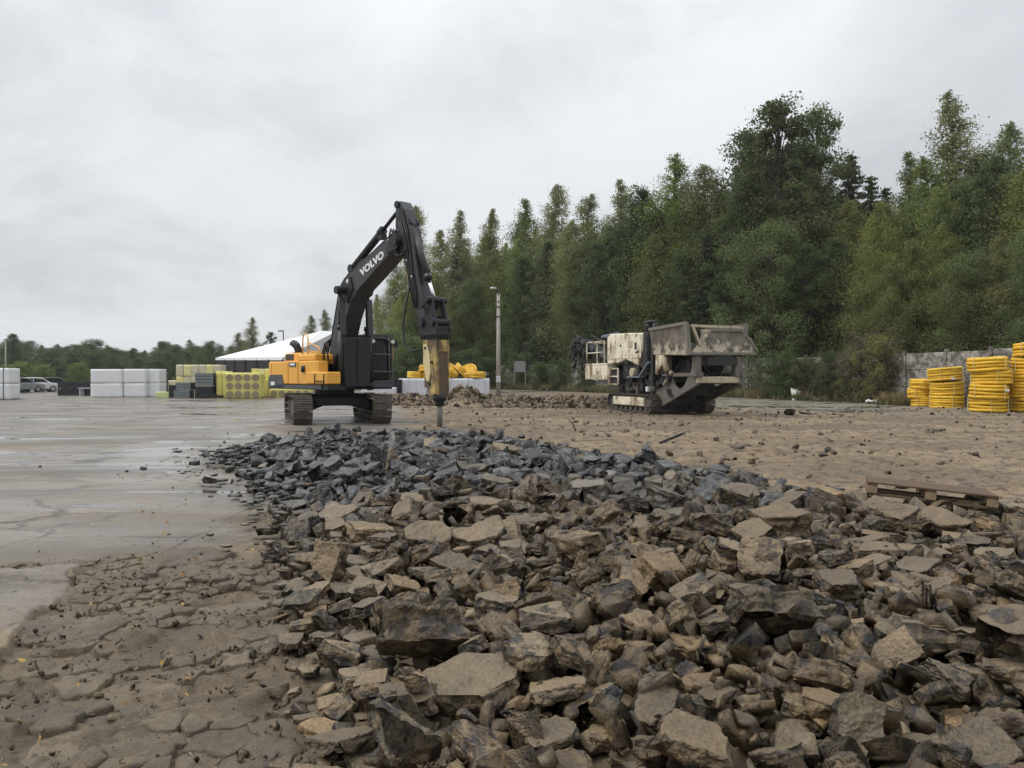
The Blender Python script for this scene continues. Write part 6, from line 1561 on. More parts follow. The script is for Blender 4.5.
    for c_, r_, w_ in (((4.60, yb, 5.66), .12, .86), ((1.60, yb, 4.42), .13, 1.36), ((.36, yb, 1.78), .16, .95)):
        MB().disc(c_, (0, 1, 0), r_, w_, 14).build('pin', M_BLK2, boom)
    m.box((2.25, yb, 5.24), (.4, .3, .26), Matrix.Rotation(-.38, 3, 'Y'), .02)
    m.build('boom_plate', M_BLK2, boom)
    # lettering on the right and left faces
    me = text_mesh('VOLVO', .33, .006, 1.28, .012)
    me.materials.append(M_WHITE)
    o = link('lettering', me, boom)
    an = R(20)
    o.matrix_local = Matrix(((math.cos(an), -math.sin(an), 0, 3.22), (0, 0, -1, yb - .318), (math.sin(an), math.cos(an), 0, 5.13), (0, 0, 0, 1)))
    o = link('lettering', me, boom)
    o.matrix_local = Matrix(((-math.cos(an), math.sin(an), 0, 3.22), (0, 0, 1, yb + .318), (math.sin(an), math.cos(an), 0, 5.13), (0, 0, 0, 1))) @ Matrix.Rotation(0, 4, 'Z')
    MB().disc((1.78, yb - .33, 4.72), (0, 1, 0), .075, .05, 12).build('work_lamp', M_LAMP, boom)
    # hoses and pipes on the boom back
    m = MB()
    for k, v in enumerate((-.22, -.12, .0, .10, .2)):
        m.tube([(.25, v + yb, 2.3), (.55, v + yb, 3.0), (.98, v + yb, 4.3), (1.25, v + yb, 4.72), (1.75, v + yb, 5.05), (2.4, v + yb, 5.24), (3.4, v + yb, 5.64), (4.1, v + yb, 5.92), (4.45, v + yb, 6.05 + .02 * k), (4.66, v + yb, 5.95)], .026, 6)
    m.build('hydraulic_pipe', M_RUB, boom)
    m = MB()
    for k in range(4):
        v = -.52 - .05 * k
        m.tube([(.5, v, 1.6), (.30 - .03 * k, v, 2.1), (.36, v + .08, 2.55 + .05 * k), (.55, v + .2, 2.85), (.75, v + .25, 3.0)], .03, 6)
    m.build('hose', M_RUB, boom)
    # ---- boom cylinders either side
    for v in (yb - .52, yb + .52):
        a = Vector((1.78, v, 1.25)); b = Vector((1.60, v, 4.42))
        d = (b - a).normalized()
        c = MB(); c.tube([a, a + d * 1.95], .125, 14); c.disc(a, (0, 1, 0), .15, .16, 14); c.tube([a + d * 1.87, a + d * 2.0], .145, 14)
        cy = c.build('boom_cylinder', M_BLK2, root)
        c = MB(); c.tube([a + d * 1.95, b], .075, 12)
        c.build('cylinder_rod', M_BLK2, cy)
        MB().disc(b, (0, 1, 0), .14, .17, 14).build('rod_eye', M_BLK2, cy)
        c = MB(); c.bar(a + d * 1.7 + Vector((.16, 0, 0)), b + Vector((.14, 0, -.25)), .20, .03)
        c.build('rod_guard', M_BLK, cy)
    # guard plate in front of the boom foot
    m = MB(); m.prism([(-.75, 1.33), (.20, 1.33), (.24, 2.2), (.22, 2.86), (-.72, 2.86), (-.78, 2.2)], .05, Matrix(((0, 0, 1, 1.95), (1, 0, 0, 0), (0, 1, 0, 0), (0, 0, 0, 1))), .02)
    m.bar((1.99, -.28, 1.4), (1.99, -.28, 2.8), .04); m.box((1.93, -.27, 1.3), (.2, 1.0, .1))
    m.build('guard_plate', M_BLK2, root)
    # ---- arm
    st = MB()
    # (forward, up) outline, from the arm-cylinder lug at the top down to the tip
    st.prism([(4.36, 6.84), (4.46, 6.92), (4.62, 6.90), (4.86, 6.62), (5.14, 5.95), (5.30, 5.3), (5.56, 4.4), (5.94, 3.15), (5.88, 3.02), (5.66, 3.02), (5.14, 4.1), (4.74, 5.16), (4.50, 5.36), (4.40, 5.62), (4.34, 6.2)],
             .40, uzm(yb), .02)
    arm = st.build('arm', M_BLK, root)
    m = MB()
    for s in (-1, 1):
        m.prism([(4.42, 6.2), (4.62, 6.72), (4.78, 6.6), (5.05, 5.95), (5.12, 5.3), (4.86, 5.15), (4.55, 5.4)], .03, uzm(yb + s * .22))
    for c_, r_, w_ in (((4.46, yb, 6.82), .11, .5), ((4.62, yb, 5.66), .19, .5), ((5.80, yb, 3.16), .13, .62)):
        MB().disc(c_, (0, 1, 0), r_, w_, 16).build('pin', M_BLK2, arm)
    for s in (-1, 1): m.prism([(4.72, 6.5), (4.9, 6.42), (5.12, 6.2), (5.0, 6.0)], .05, uzm(yb + s * .13))
    m.build('arm_plate', M_BLK2, arm)
    MB().plate([(4.98, yb - .208, 4.55), (5.16, yb - .208, 4.42), (5.08, yb - .208, 4.9), (4.94, yb - .208, 4.98)], .01).build('warning_sticker', M_AMB, arm)
    m = MB()
    for k, (dv, du) in enumerate(((-.245, .0), (-.27, .12), (-.24, .22))):
        m.tube([(4.6 + du, yb + dv, 6.3), (4.85 + du, yb + dv, 5.7), (4.95 + du, yb + dv, 5.3), (5.05 + du, yb + dv, 4.7), (5.22 + du, yb + dv, 4.1), (5.4 + du * .6, yb + dv, 3.6)], .024, 6)
    m.build('hydraulic_pipe', M_RUB, arm)
    m = MB()
    for k in range(4):
        m.tube([(4.0, yb - .2 + .1 * k, 5.85), (4.25, yb - .3 + .1 * k, 6.1), (4.4, yb - .34 + .08 * k, 5.95), (4.45, yb - .36 + .08 * k, 5.5), (4.62, yb - .34 + .06 * k, 5.22), (4.9, yb - .3, 5.25), (5.05, yb - .28, 5.45)], .026, 6)
    m.build('hose', M_RUB, arm)
    m = MB()
    m.tube([(5.2, yb - .27, 4.3), (5.1, yb - .34, 3.7), (5.02, yb - .4, 3.1), (5.15, yb - .42, 2.55), (5.45, yb - .38, 2.32), (5.86, yb - .33, 2.35)], .03, 8)
    m.tube([(5.3, yb + .27, 4.2), (5.3, yb + .34, 3.6), (5.4, yb + .4, 2.9), (5.8, yb + .36, 2.4)], .03, 8)
    m.build('breaker_hose', M_RUB, arm)
    for z_, u_ in ((5.06, 4.93), (4.55, 5.2)):
        MB().disc((u_ + .06, yb - .235, z_), (0, 1, 0), .035, .05, 8).build('clamp', M_LAMP, arm)
    # ---- arm cylinder on the boom, bucket cylinder on the arm
    a = Vector((1.55, yb, 5.18)); b = Vector((4.44, yb, 6.82)); d = (b - a).normalized()
    c = MB(); c.tube([a, a + d * 2.05], .12, 14); c.disc(a, (0, 1, 0), .14, .26, 12); c.tube([a + d * 1.93, a + d * 2.12], .145, 14)
    c.box(a + d * 2.0 + Vector((.03, 0, -.16)), (.24, .2, .16)); c.tube([a + d * .3 + Vector((0, .14, .06)), a + d * 1.95 + Vector((0, .14, .06))], .03, 6)
    cy = c.build('arm_cylinder', M_BLK2, root)
    MB().tube([a + d * 2.1, b], .062, 12).build('cylinder_rod', M_BLK2, cy)
    a = Vector((4.95, yb, 6.15)); b = Vector((6.06, yb, 3.84)); d = (b - a).normalized()
    c = MB(); c.tube([a, a + d * 1.85], .105, 14); c.disc(a, (0, 1, 0), .13, .24, 12); c.tube([a + d * 1.75, a + d * 1.9], .125, 14)
    cy = c.build('bucket_cylinder', M_BLK, root)
    MB().tube([a + d * 1.88, b], .058, 12).build('cylinder_rod', M_CHROME, cy)
    m = MB()
    m.disc((6.10, yb, 3.80), (0, 1, 0), .10, .74, 14)
    for s in (-1, 1):
        m.bar((6.10, yb + s * .3, 3.80), (5.72, yb + s * .3, 3.62), .05, .16); m.bar((6.12, yb + s * .2, 3.80), (6.3, yb + s * .2, 3.2), .06, .2)
    m.build('linkage', M_BLK2, root)
    # ---- breaker
    m = MB()
    for s in (-1, 1):
        m.prism([(5.66, 3.08), (5.74, 3.3), (6.0, 3.36), (6.28, 3.36), (6.44, 3.2), (6.50, 2.96), (6.50, 2.82), (5.68, 2.82), (5.66, 2.95)], .06, uzm(yb + s * .24))
    m.disc((5.82, yb, 3.14), (0, 1, 0), .12, .7, 14); m.disc((6.33, yb, 3.14), (0, 1, 0), .11, .7, 14)
    m.box((6.10, yb, 2.80), (.82, .58, .09), None, .01); m.box((6.10, yb, 2.70), (.74, .48, .10))
    m.box((6.08, yb, 2.92), (.78, .44, .22))
    bk = m.build('breaker_bracket', M_BLK2, root)
    for s in (-1, 1):
        for k in range(6):
            MB().disc((5.75 + .14 * k, yb + s * .24, 2.72), (0, 0, 1), .045, .12, 8).build('bolt', M_BLK2, bk)
    for k in range(4):
        MB().disc((6.48, yb - .165 + .11 * k, 2.72), (0, 0, 1), .045, .12, 8).build('bolt', M_BLK2, bk)
    h = MB()
    h.prism([(5.78, 2.66), (6.46, 2.66), (6.46, 1.06), (6.08, 1.06), (5.98, 1.4), (5.82, 2.05)], .05, uzm(yb - .205), .012)
    h.prism([(5.78, 2.66), (6.46, 2.66), (6.46, 1.06), (6.08, 1.06), (5.98, 1.4), (5.82, 2.05)], .05, uzm(yb + .205), .012)
    hm = h.build('breaker_housing', M_HAM, root)
    MB().box((6.435, yb, 1.80), (.05, .36, 1.58)).build('front_plate', M_RUST, hm)
    for z_ in (2.5,):
        m = MB()
        m.box((6.465, yb, 2.46), (.03, .34, .34)); m.box((6.465, yb + .185, 1.63), (.03, .05, 1.16)); m.box((6.465, yb - .185, 1.63), (.03, .05, 1.16))
        m.build('edge_strip', M_HAM, hm)
    m = MB(); m.prism([(5.84, 1.95), (5.98, 1.45), (6.12, 1.42), (6.2, 1.7), (6.16, 2.2), (6.0, 2.5), (5.84, 2.5)], .03, uzm(yb - .245), .012)
    m.build('side_cover', paint('pale_worn_yellow', (.60, .50, .27), .55, (.3, .22, .12), .35), hm)
    for (u_, z_) in ((5.95, 2.4), (6.25, 1.98), (6.14, 1.36)):
        MB().disc((u_, yb - .25, z_), (0, 1, 0), .045, .05, 10).build('bolt', M_BLK2, hm)
    MB().box((6.1, yb, 1.9), (.6, .35, 1.3)).build('breaker_body', M_RUST, hm)
    m = MB(); m.tube([(6.30, yb, 1.06), (6.30, yb, .86)], .19, 16); m.tube([(6.30, yb, .90), (6.30, yb, .72)], .135, 16)
    m.build('chisel_bush', M_BLK2, hm)
    c = MB(); c.tube([(6.30, yb, 1.0), (6.30, yb, .42), (6.30, yb, .05)], [.085, .085, .075], 14)
    c.build('chisel', paint('worn_steel', (.17, .165, .155), .45, (.1, .085, .06), .5, metal=.4), root)
    return root


build_excavator()
# ------------------------------------------------------------ tracked jaw crusher
M_CRM = paint('cream_paint', (.74, .69, .54), .5, (.20, .125, .065), .72, scale=1.3, spec=.4)
M_CRD = paint('dusty_cream_paint', (.44, .38, .27), .6, (.14, .115, .08), .55, scale=1.6)
M_HOP = paint('bare_worn_steel', (.17, .155, .13), .55, (.33, .28, .21), .30, scale=1.1)
M_DST = paint('dusty_grey_steel', (.13, .118, .10), .65, (.24, .20, .15), .45, scale=1.5)
M_DRK = paint('oily_dark_steel', (.022, .022, .022), .55, (.10, .085, .065), .40, scale=2.5)
M_BLU = paint('blue_grey_paint', (.16, .19, .23), .5, (.13, .115, .09), .3, scale=2)


def scraped_material():
    m, g = material('scraped_hopper_steel')
    p = g.n('ShaderNodeTexCoord').outputs['Object']
    z = g.n('ShaderNodeSeparateXYZ', {0: p}).outputs[2]
    a = g.noise(g.mapping(p, (3.2, 3.2, .35)), 1, 5, .65)
    b_ = g.noise(p, 2.1, 6, .65)
    f = g.noise(p, 22, 4, .65)
    edge = g.math('ADD', g.ramp(z, 2.40, 3.25, 1.0, 0.0, smooth=False), g.math('MULTIPLY', g.math('SUBTRACT', a, .5), 1.9))
    w = g.ramp(edge, .50, .66)
    w = g.math('MULTIPLY', w, g.ramp(b_, .38, .52))
    steel = g.mix(g.ramp(b_, .35, .65), (.085, .074, .06, 1), (.20, .178, .145, 1))
    c = g.mix(w, steel, (.46, .40, .30, 1))
    c = g.mix(g.math('MULTIPLY', g.ramp(f, .55, .7), .45), c, (.17, .125, .08, 1))
    b = g.n('ShaderNodeBsdfPrincipled', {'Base Color': c, 'Roughness': .6, 'Normal': bump(g, g.math('ADD', f, a), .4, .02)})
    finish(g, b.outputs[0])
    return m


M_SCR = scraped_material()


def build_crusher():
    C = (6.24, 34.15)
    zg = float(ground_z(np.array([C[0]]), np.array([C[1] - 1]))[0])
    root = empty('jaw_crusher', (C[0], C[1], zg), R(-71.7), 'cream and grey tracked jaw crusher with a worn steel feed hopper', 'crusher')

    def P(v):  # plane facing the side
        return uzm(v)
    FR = lambda u: Matrix(((0, 0, 1, u), (1, 0, 0, 0), (0, 1, 0, 0), (0, 0, 0, 1)))   # (a,b)=(left, up), third axis forward
    for y in (-1.28, 1.28):
        tr = make_track(root, y, 1.72, .36, .46, 0, (.72, 0, 0), (M_SHOE, M_SHOE), 44)
        m = MB(); m.prism([(-1.5, .30), (1.35, .30), (1.35, .62), (1.0, .66), (-1.5, .66)], .3, P(y * 1.0 + (-.06 if y < 0 else .06)), .02)
        m.build('track_guard', M_CRM if y < 0 else M_CRD, tr)
    # main frame: side plates with round openings
    for y in (-.98, .86):
        m = MB()
        m.box((.1, y, 1.12), (4.6, .12, .30))
        m.prism([(2.2, .34), (2.75, .30), (5.5, 1.24), (5.6, 1.55), (4.8, 1.55), (4.55, 1.22), (4.15, 1.0), (3.75, 1.22), (3.6, 1.55), (3.15, 1.55), (2.95, 1.2), (2.3, .95)], .10, P(y), .015)
        m.bar((2.3, y, 1.05), (2.3, y, 1.7), .28, .12); m.bar((.9, y, .7), (.9, y, 1.1), .4, .12)
        m.prism([(-.25, .72), (.05, .72), (.1, 1.2), (.35, 1.4), (-.6, 1.4), (-.35, 1.2)], .10, P(y - .02))
        m.box((4.4, y, 1.62), (2.6, .16, .14))
        m.build('side_frame', M_DST, root)
    m = MB()
    m.box((2.2, 0, .75), (1.9, 1.8, .5)); m.box((.3, 0, 1.0), (3.6, 1.6, .4)); m.box((4.0, 0, .95), (.16, 1.9, .3)); m.box((-1.9, 0, 1.2), (1.6, 1.2, .3))
    m.bar((2.6, -.5, .55), (5.4, -.5, 1.3), .16); m.bar((2.6, .5, .55), (5.4, .5, 1.3), .16)
    m.build('chassis', M_DRK, root)
    # front legs and beams under the hopper
    for y in (-1.05, .72):
        m = MB(); m.box((5.45, y, 2.0), (.26, .24, .95)); m.box((5.45, y, 1.58), (.4, .34, .06)); m.prism([(5.2, 1.6), (5.6, 1.6), (5.5, 1.95), (5.4, 1.95)], .3, P(y))
        m.build('hopper_leg', M_DST, root)
        m = MB(); m.box((3.35, y, 2.02), (.22, .2, .95)); m.box((3.35, y, 1.6), (.4, .34, .06))
        m.build('hopper_leg', M_DST, root)
    MB().box((5.52, -.17, 1.42), (.16, 1.85, .24), None, .02).build('cross_beam', M_CRD, root)
    MB().box((5.50, .84, 1.40), (.2, .16, .34), None, .02).build('beam_end', M_DST, root)
    # hopper: side walls, end wall, floor
    yR, yL, u0, u1 = -1.42, 1.0, 2.55, 5.6
    m = MB()
    m.plate([(u0, yR + .18, 2.46), (u1, yR + .02, 2.36), (u1 - .12, yR - .08, 3.52), (u0, yR - .02, 3.46)], .07)
    m.build('hopper_side', M_SCR, root)
    m = MB(); m.bar((u0, yR - .03, 3.48), (u1 - .12, yR - .09, 3.55), .13, .12); m.bar((u1 - .05, yR, 2.36), (u1 - .12, yR - .1, 3.56), .14, .16)
    m.build('hopper_rim', M_HOP, root)
    m = MB()
    m.plate([(u0, yL - .18, 2.46), (u1, yL - .02, 2.36), (u1 - .1, yL + .16, 3.5), (u0, yL + .02, 3.46)], .07)
    m.bar((u0, yL, 3.48), (u1 - .1, yL + .17, 3.53), .12)
    m.build('hopper_side', M_SCR, root)
    m = MB()
    m.plate([(u1, yR + .06, 2.38), (u1, 1.44, 2.42), (u1 + .02, 1.48, 2.56), (u1 - .02, 1.26, 3.02), (u1 - .05, 1.02, 3.14), (u1 - .10, .86, 3.30), (u1 - .12, -.45, 3.28), (u1 - .04, -.72, 3.10), (u1 - .02, -1.1, 2.72), (u1, yR + .1, 2.5)], .07)
    m.build('hopper_end', M_SCR, root)
    m = MB()
    m.bar((u1 + .03, yR + .06, 2.40), (u1 + .03, 1.46, 2.43), .10, .09)
    m.bar((u1 - .05, -.45, 3.30), (u1 - .05, .88, 3.32), .12, .10)
    m.bar((u1 - .03, .88, 3.18), (u1 - .02, 1.0, 3.44), .12, .12)
    m.bar((u1 - .02, 1.04, 3.12), (u1 + .02, 1.50, 2.54), .10, .09)
    m.build('hopper_rim', M_HOP, root)
    m = MB(); m.bar((u1 - .06, yR + .1, 3.46), (u1 - .02, yR + .42, 2.72), .2, .08); m.bar((u1, -1.05, 2.70), (u1 - .03, -.70, 3.12), .16, .08)
    m.bar((u1 - .2, yR + .2, 3.46), (u1 - .2, .95, 3.44), .1); m.bar((u1 - .2, -.8, 3.26), (u1 - .2, -.3, 3.30), .12)
    m.build('wing_lock', M_CRD, root)
    m = MB(); m.plate([(u0, yR + .2, 2.44), (u1, yR + .1, 2.34), (u1, yL, 2.34), (u0, yL - .2, 2.44)], .05)
    for k in range(9): m.box((3.0 + .3 * k, 0, 2.52), (.06, 2.2, .1))
    m.build('feeder_floor', M_DRK, root)
    m = MB(); m.box((4.5, 0, 2.12), (2.2, 1.3, .3)); m.disc((4.3, 0, 1.95), (0, 1, 0), .26, 1.5, 16); m.disc((3.9, -.7, 1.95), (0, 1, 0), .3, .1, 16)
    m.tube([(5.0, -.5, 2.1), (5.1, -.3, 1.7), (4.6, .2, 1.6), (4.3, .6, 1.9)], .05, 6); m.tube([(5.2, .4, 2.2), (5.0, .3, 1.75), (4.4, -.2, 1.65)], .045, 6)
    m.build('feeder', M_DRK, root)
    # jaw box with flywheel behind the hopper
    m = MB(); m.prism([(1.9, 1.2), (3.2, 1.3), (3.1, 2.2), (2.6, 2.9), (2.0, 3.0), (1.75, 2.2)], 1.5, P(0), .04)
    m.build('jaw_box', M_DRK, root)
    m = MB(); m.disc((2.25, -.98, 2.15), (0, 1, 0), .62, .18, 28, .03)
    m.build('flywheel', M_DRK, root)
    MB().prism([(2.75, 1.62), (3.2, 2.0), (3.2, 2.42), (2.75, 2.42)], .3, P(-1.15), .02).build('side_cover', M_CRM, root)
    m = MB(); m.tube([(3.28, -1.15, 2.42), (3.3, -1.15, 2.1), (3.45, -1.15, 1.75)], [.18, .15, .12], 10); m.tube([(3.7, -1.1, 1.75), (3.2, -1.15, 1.2)], .07, 8)
    m.build('hopper_ram', M_CRD, root)
    # dark column with exhaust, belt guard
    m = MB(); m.box((1.9, -1.12, 2.66), (.42, .34, 1.5), None, .02); m.box((2.38, -1.18, 2.3), (.18, .16, 2.3)); m.box((1.9, -1.3, 2.6), (.3, .04, 1.2)); m.box((2.5, -1.1, 3.3), (.16, .2, .5))
    m.build('radiator_column', M_DRK, root)
    m = MB(); m.tube([(1.72, -1.0, 3.3), (1.72, -1.0, 3.68), (1.75, -1.0, 3.78)], [.16, .19, .19], 14); m.box((1.78, -1.0, 3.84), (.55, .4, .14), None, .05); m.tube([(2.15, -1.0, 3.78), (2.2, -1.0, 3.4)], .10, 10)
    m.build('exhaust', M_DRK, root)
    MB().bar((1.4, -1.25, 1.55), (2.2, -1.25, 2.15), .2, .06).build('chute_plate', M_BLU, root)
    MB().box((1.0, -1.25, 1.53), (1.1, .35, .06)).build('walkway', M_BLU, root)
    m = MB()
    rs = random.Random(4)
    for k in range(90):
        a = Vector((rs.uniform(-.6, 3.5), -1.02 + rs.uniform(-.16, .3), rs.uniform(.8, 2.25)))
        if k % 3 == 0: m.disc(a, (0, 1, 0), rs.uniform(.06, .18), rs.uniform(.08, .2), 10)
        elif k % 3 == 1: m.box(a, (rs.uniform(.1, .35), rs.uniform(.1, .2), rs.uniform(.08, .3)))
        else:
            b = a + Vector((rs.uniform(-.6, .6), rs.uniform(-.1, .1), rs.uniform(-.4, .3)))
            m.tube([a, (a + b) / 2 + Vector((0, -.08, -.1)), b], rs.uniform(.02, .045), 6)
    m.build('pump_set', M_DRK, root)
    MB().box((1.95, -1.2, 1.02), (.16, .14, .2)).build('filter', M_WHITE, root)
    MB().disc((.55, -1.12, 1.72), (0, 1, 0), .2, .3, 14, .03).build('air_filter', M_CRD, root)
    # cream engine housing with slanted underside
    m = MB()
    m.prism([(-1.85, 2.16), (-.8, 2.14), (.05, 2.30), (1.16, 2.02), (1.56, 2.62), (1.62, 3.40), (.2, 3.46), (-1.6, 3.50), (-1.85, 3.38)], 2.2, P(-.18), .04)
    eh = m.build('engine_housing', M_CRM, root)
    for (a, b) in ((-1.78, -.4), (-.36, .45), (.5, 1.5)):
        MB().prism([(a, 2.34), (b, 2.36), (b, 3.34), (a, 3.36)], .02, P(-1.292)).build('housing_door', M_CRM, eh)
    MB().prism([(.95, 2.72), (1.12, 2.72), (1.12, 3.02), (.95, 3.02)], .03, P(-1.302)).build('door_handle', M_DRK, eh)
    MB().prism([(1.0, 2.55), (1.35, 2.58), (1.35, 2.64), (1.0, 2.62)], .03, P(-1.302)).build('door_handle', M_DRK, eh)
    MB().disc((-.38, -1.31, 2.92), (0, 1, 0), .05, .05, 8).build('latch', M_DRK, eh)
    MB().prism([(.3, 2.8), (.75, 2.8), (.75, 3.1), (.3, 3.1)], .02, P(-1.304)).build('vent', M_CRD, eh)
    m = MB(); m.box((.2, -.8, 2.02), (1.5, .6, .5)); m.tube([(-.5, -1.0, 2.1), (-.2, -1.1, 1.75), (.4, -1.1, 1.6)], .08, 8); m.box((-.2, -1.0, 1.6), (.9, .4, .35))
    m.build('engine', M_DRK, root)
    # platform box, ladder and railing at the back
    MB().box((-2.75, -1.15, 1.73), (2.5, .6, .68), None, .03).build('fuel_tank', M_CRM, root)
    MB().box((-2.55, -1.46, 1.52), (1.0, .02, .24)).build('tank_plate', M_CRD, root)
    MB().box((-2.75, -.9, 2.12), (2.6, 1.1, .08), None, .01).build('platform', M_CRM, root)
    m = MB()
    for a, b in (((-1.35, -1.4, 1.2), (-1.35, -1.4, 1.9)), ((-.45, -1.4, 1.2), (-.45, -1.4, 1.9)), ((-1.35, -1.4, 1.2), (-.45, -1.4, 1.2)), ((-1.35, -1.4, 1.9), (-.45, -1.4, 1.9)), ((-1.35, -1.4, 1.55), (-.45, -1.4, 1.55))):
        m.bar(a, b, .06)
    m.build('step_frame', M_CRM, root)
    MB().box((-.9, -1.18, 1.55), (.8, .3, .64)).build('step_recess', M_DRK, root)
    m = MB()
    for u in (-3.95, -2.75, -1.95): m.tube([(u, -1.38, 2.12), (u, -1.38, 3.2)], .03, 6)
    for z in (2.68, 3.2): m.tube([(-3.95, -1.38, z), (-1.95, -1.38, z)], .03, 6)
    m.tube([(-3.95, -1.38, 3.2), (-4.0, .6, 3.2)], .03, 6); m.tube([(-4.0, .6, 2.1), (-4.0, .6, 3.2)], .03, 6)
    m.build('railing', M_CRM, root)
    m = MB(); m.box((-2.6, .2, 2.75), (1.9, 1.2, 1.2), None, .05); m.disc((-2.3, -.6, 2.5), (0, 1, 0), .3, .5, 16); m.box((-3.7, .1, 2.6), (.4, .9, .9))
    m.build('power_unit', M_DRK, root)
    m = MB()
    m.box((-2.9, -.1, 3.5), (2.2, 1.0, .06)); m.tube([(-4.0, -.5, 3.55), (-2, -.6, 3.6)], .05, 6)
    m.build('roof_plate', M_BLU, root)
    # discharge conveyor rising to the rear
    m = MB()
    for y in (-.48, .48):
        m.bar((.5, y, .75), (-5.0, y, 2.35), .10, .24); m.bar((-5.0, y, 2.35), (-7.5, y, 3.25), .08, .22)
        for k in range(6):
            u = -4.2 - .6 * k; z = 2.05 + .22 * k
            m.bar((u, y, z), (u - .3, y, z + .75), .05); m.bar((u - .3, y, z + .75), (u - .6, y, z + .2), .05)
        m.bar((-4.3, y, 2.9), (-7.4, y, 3.75), .06)
    m.disc((-7.5, 0, 3.3), (0, 1, 0), .22, .95, 16)
    cv = m.build('conveyor_frame', M_DRK, root)
    m = MB(); m.plate([(.5, -.42, .95), (-7.5, -.42, 3.52), (-7.5, .42, 3.52), (.5, .42, .95)], .03); m.plate([(-7.6, -.42, 3.4), (-7.6, .42, 3.4), (-7.75, .42, 2.6), (-7.75, -.42, 2.6)], .03)
    m.build('conveyor_belt', M_RUB, cv)
    m = MB()
    rs = random.Random(9)
    for k in range(60):
        a = Vector((-5.0 - rs.random() * 2.4, -.75 + rs.uniform(-.1, .1), rs.uniform(2.2, 3.6)))
        b = a + Vector((rs.uniform(-.5, .5), rs.uniform(-.1, .1), rs.uniform(-.7, .3)))
        m.tube([a, (a + b) / 2 + Vector((.05, -.05, -.12)), b], rs.uniform(.02, .045), 5)
    for k in range(5): m.box((-5.4 - .4 * k, -.68, 2.7 + .13 * k), (.3, .16, .3))
    m.build('cable_loom', M_RUB, cv)
    m = MB(); m.plate([(-4.3, -.6, 1.25), (-5.6, -.6, 1.6), (-6.3, -.6, 2.15), (-5.2, -.6, 2.2), (-4.3, -.6, 2.0)], .04)
    m.build('side_skirt', M_BLU, root)


build_crusher()
# ------------------------------------------------------------ pipe coils
def yellow_pipe():
    m, g = material('yellow_corrugated_pipe')
    p = g.n('ShaderNodeTexCoord').outputs['Object']
    oi = g.n('ShaderNodeObjectInfo').outputs['Random']
    a = g.noise(p, 3, 5, .6)
    c = g.mix(g.ramp(a, .3, .7), (.66, .38, .022, 1), (.76, .47, .035, 1))
    k = g.ramp(oi, 0, 1, .9, 1.08, smooth=False)
    c = g.mix(1.0, c, g.n('ShaderNodeCombineXYZ', {0: k, 1: k, 2: k}).outputs[0], 'MULTIPLY')
    c = g.mix(g.math('MULTIPLY', g.ramp(g.noise(p, 9, 5, .65), .6, .75), .4), c, (.25, .16, .05, 1))
    sx = g.n('ShaderNodeSeparateXYZ', {0: p})
    an = g.math('ARCTAN2', sx.outputs[1], sx.outputs[0])
    w = g.math('SINE', g.math('MULTIPLY', an, 420.0))
    b = g.n('ShaderNodeBsdfPrincipled', {'Base Color': c, 'Roughness': .42, 'Specular IOR Level': .4, 'Normal': bump(g, w, .25, .01)})
    finish(g, b.outputs[0])
    return m


M_PIPE = yellow_pipe()
M_TAG = paint('white_film', (.74, .74, .72), .35, (.45, .43, .38), .18, scale=2.2, spec=.5)
M_STRAP = paint('pale_strap', (.72, .62, .30), .5, (.4, .3, .1), .2)


def coil_mesh(seed, Rr=.80, H=.60, r=.074):
    """one roll of pipe: layer on layer of windings, none quite level"""
    rs = np.random.RandomState(seed)
    n, m = 44, 8
    Vs, Fs = [], []
    b = 0
    rows = max(3, int(round(H / (2 * r * .92))))
    loops = []
    for i in range(rows):
        z = -H / 2 + r + (H - 2 * r) * i / (rows - 1)
        ncol = 4 if i in (0, rows - 1) else 1
        for c in range(ncol):
            loops.append((Rr - r - c * 2 * r * .95 - (.35 * r if i % 2 else 0) - (.9 * r * (c > 0) * rs.rand()), z + (rs.normal(0, .006)) - (c * .008 if i else 0)))
    loops.append((Rr - .34, 0))
    th = np.linspace(0, 2 * PI, n, endpoint=False)
    ph = np.linspace(0, 2 * PI, m, endpoint=False)
    for (rad, z) in loops:
        w1 = rs.normal(0, .008); w2 = rs.normal(0, .008); p1 = rs.uniform(0, 6.28); p2 = rs.uniform(0, 6.28)
        rr = rad + w1 * np.sin(2 * th + p1) + .006 * np.sin(5 * th + p2)
        z_ = z + w2 * np.sin(th + p2) * 1.2 + .008 * np.sin(3 * th + p1)
        X = (rr[:, None] + r * np.cos(ph)[None]) * np.cos(th)[:, None]
        Y = (rr[:, None] + r * np.cos(ph)[None]) * np.sin(th)[:, None]
        Z = z_[:, None] + r * np.sin(ph)[None]
        Vs.append(np.stack([X, Y, Z], -1).reshape(-1, 3))
        i = np.arange(n)[:, None]; j = np.arange(m)[None]
        Fs.append(np.stack([i * m + j, ((i + 1) % n) * m + j, ((i + 1) % n) * m + (j + 1) % m, i * m + (j + 1) % m], -1).reshape(-1, 4) + b)
        b += n * m
    return np_mesh('pipe_coil', np.concatenate(Vs), np.concatenate(Fs), M_PIPE, True)


def make_coil(seed, Rr=.80, H=.60):
    root = link('pipe_coil', coil_mesh(seed, Rr, H))
    for k in range(4):
        an = .4 + k * PI / 2
        c, s_ = math.cos(an), math.sin(an)
        m = MB()
        a, b_ = Rr + .012, Rr - .42
        P = [(a, -H / 2), (a, H / 2 + .012), (b_, H / 2 + .012), (b_, -H / 2)]
        for i in range(3):
            m.bar((P[i][0] * c, P[i][0] * s_, P[i][1]), (P[i + 1][0] * c, P[i + 1][0] * s_, P[i + 1][1]), .035, .012, up=(-s_, c, 0))
        m.build('strap', M_STRAP, root)
    return root


def gz(x, y):
    return float(ground_z(np.array([x]), np.array([y]))[0])


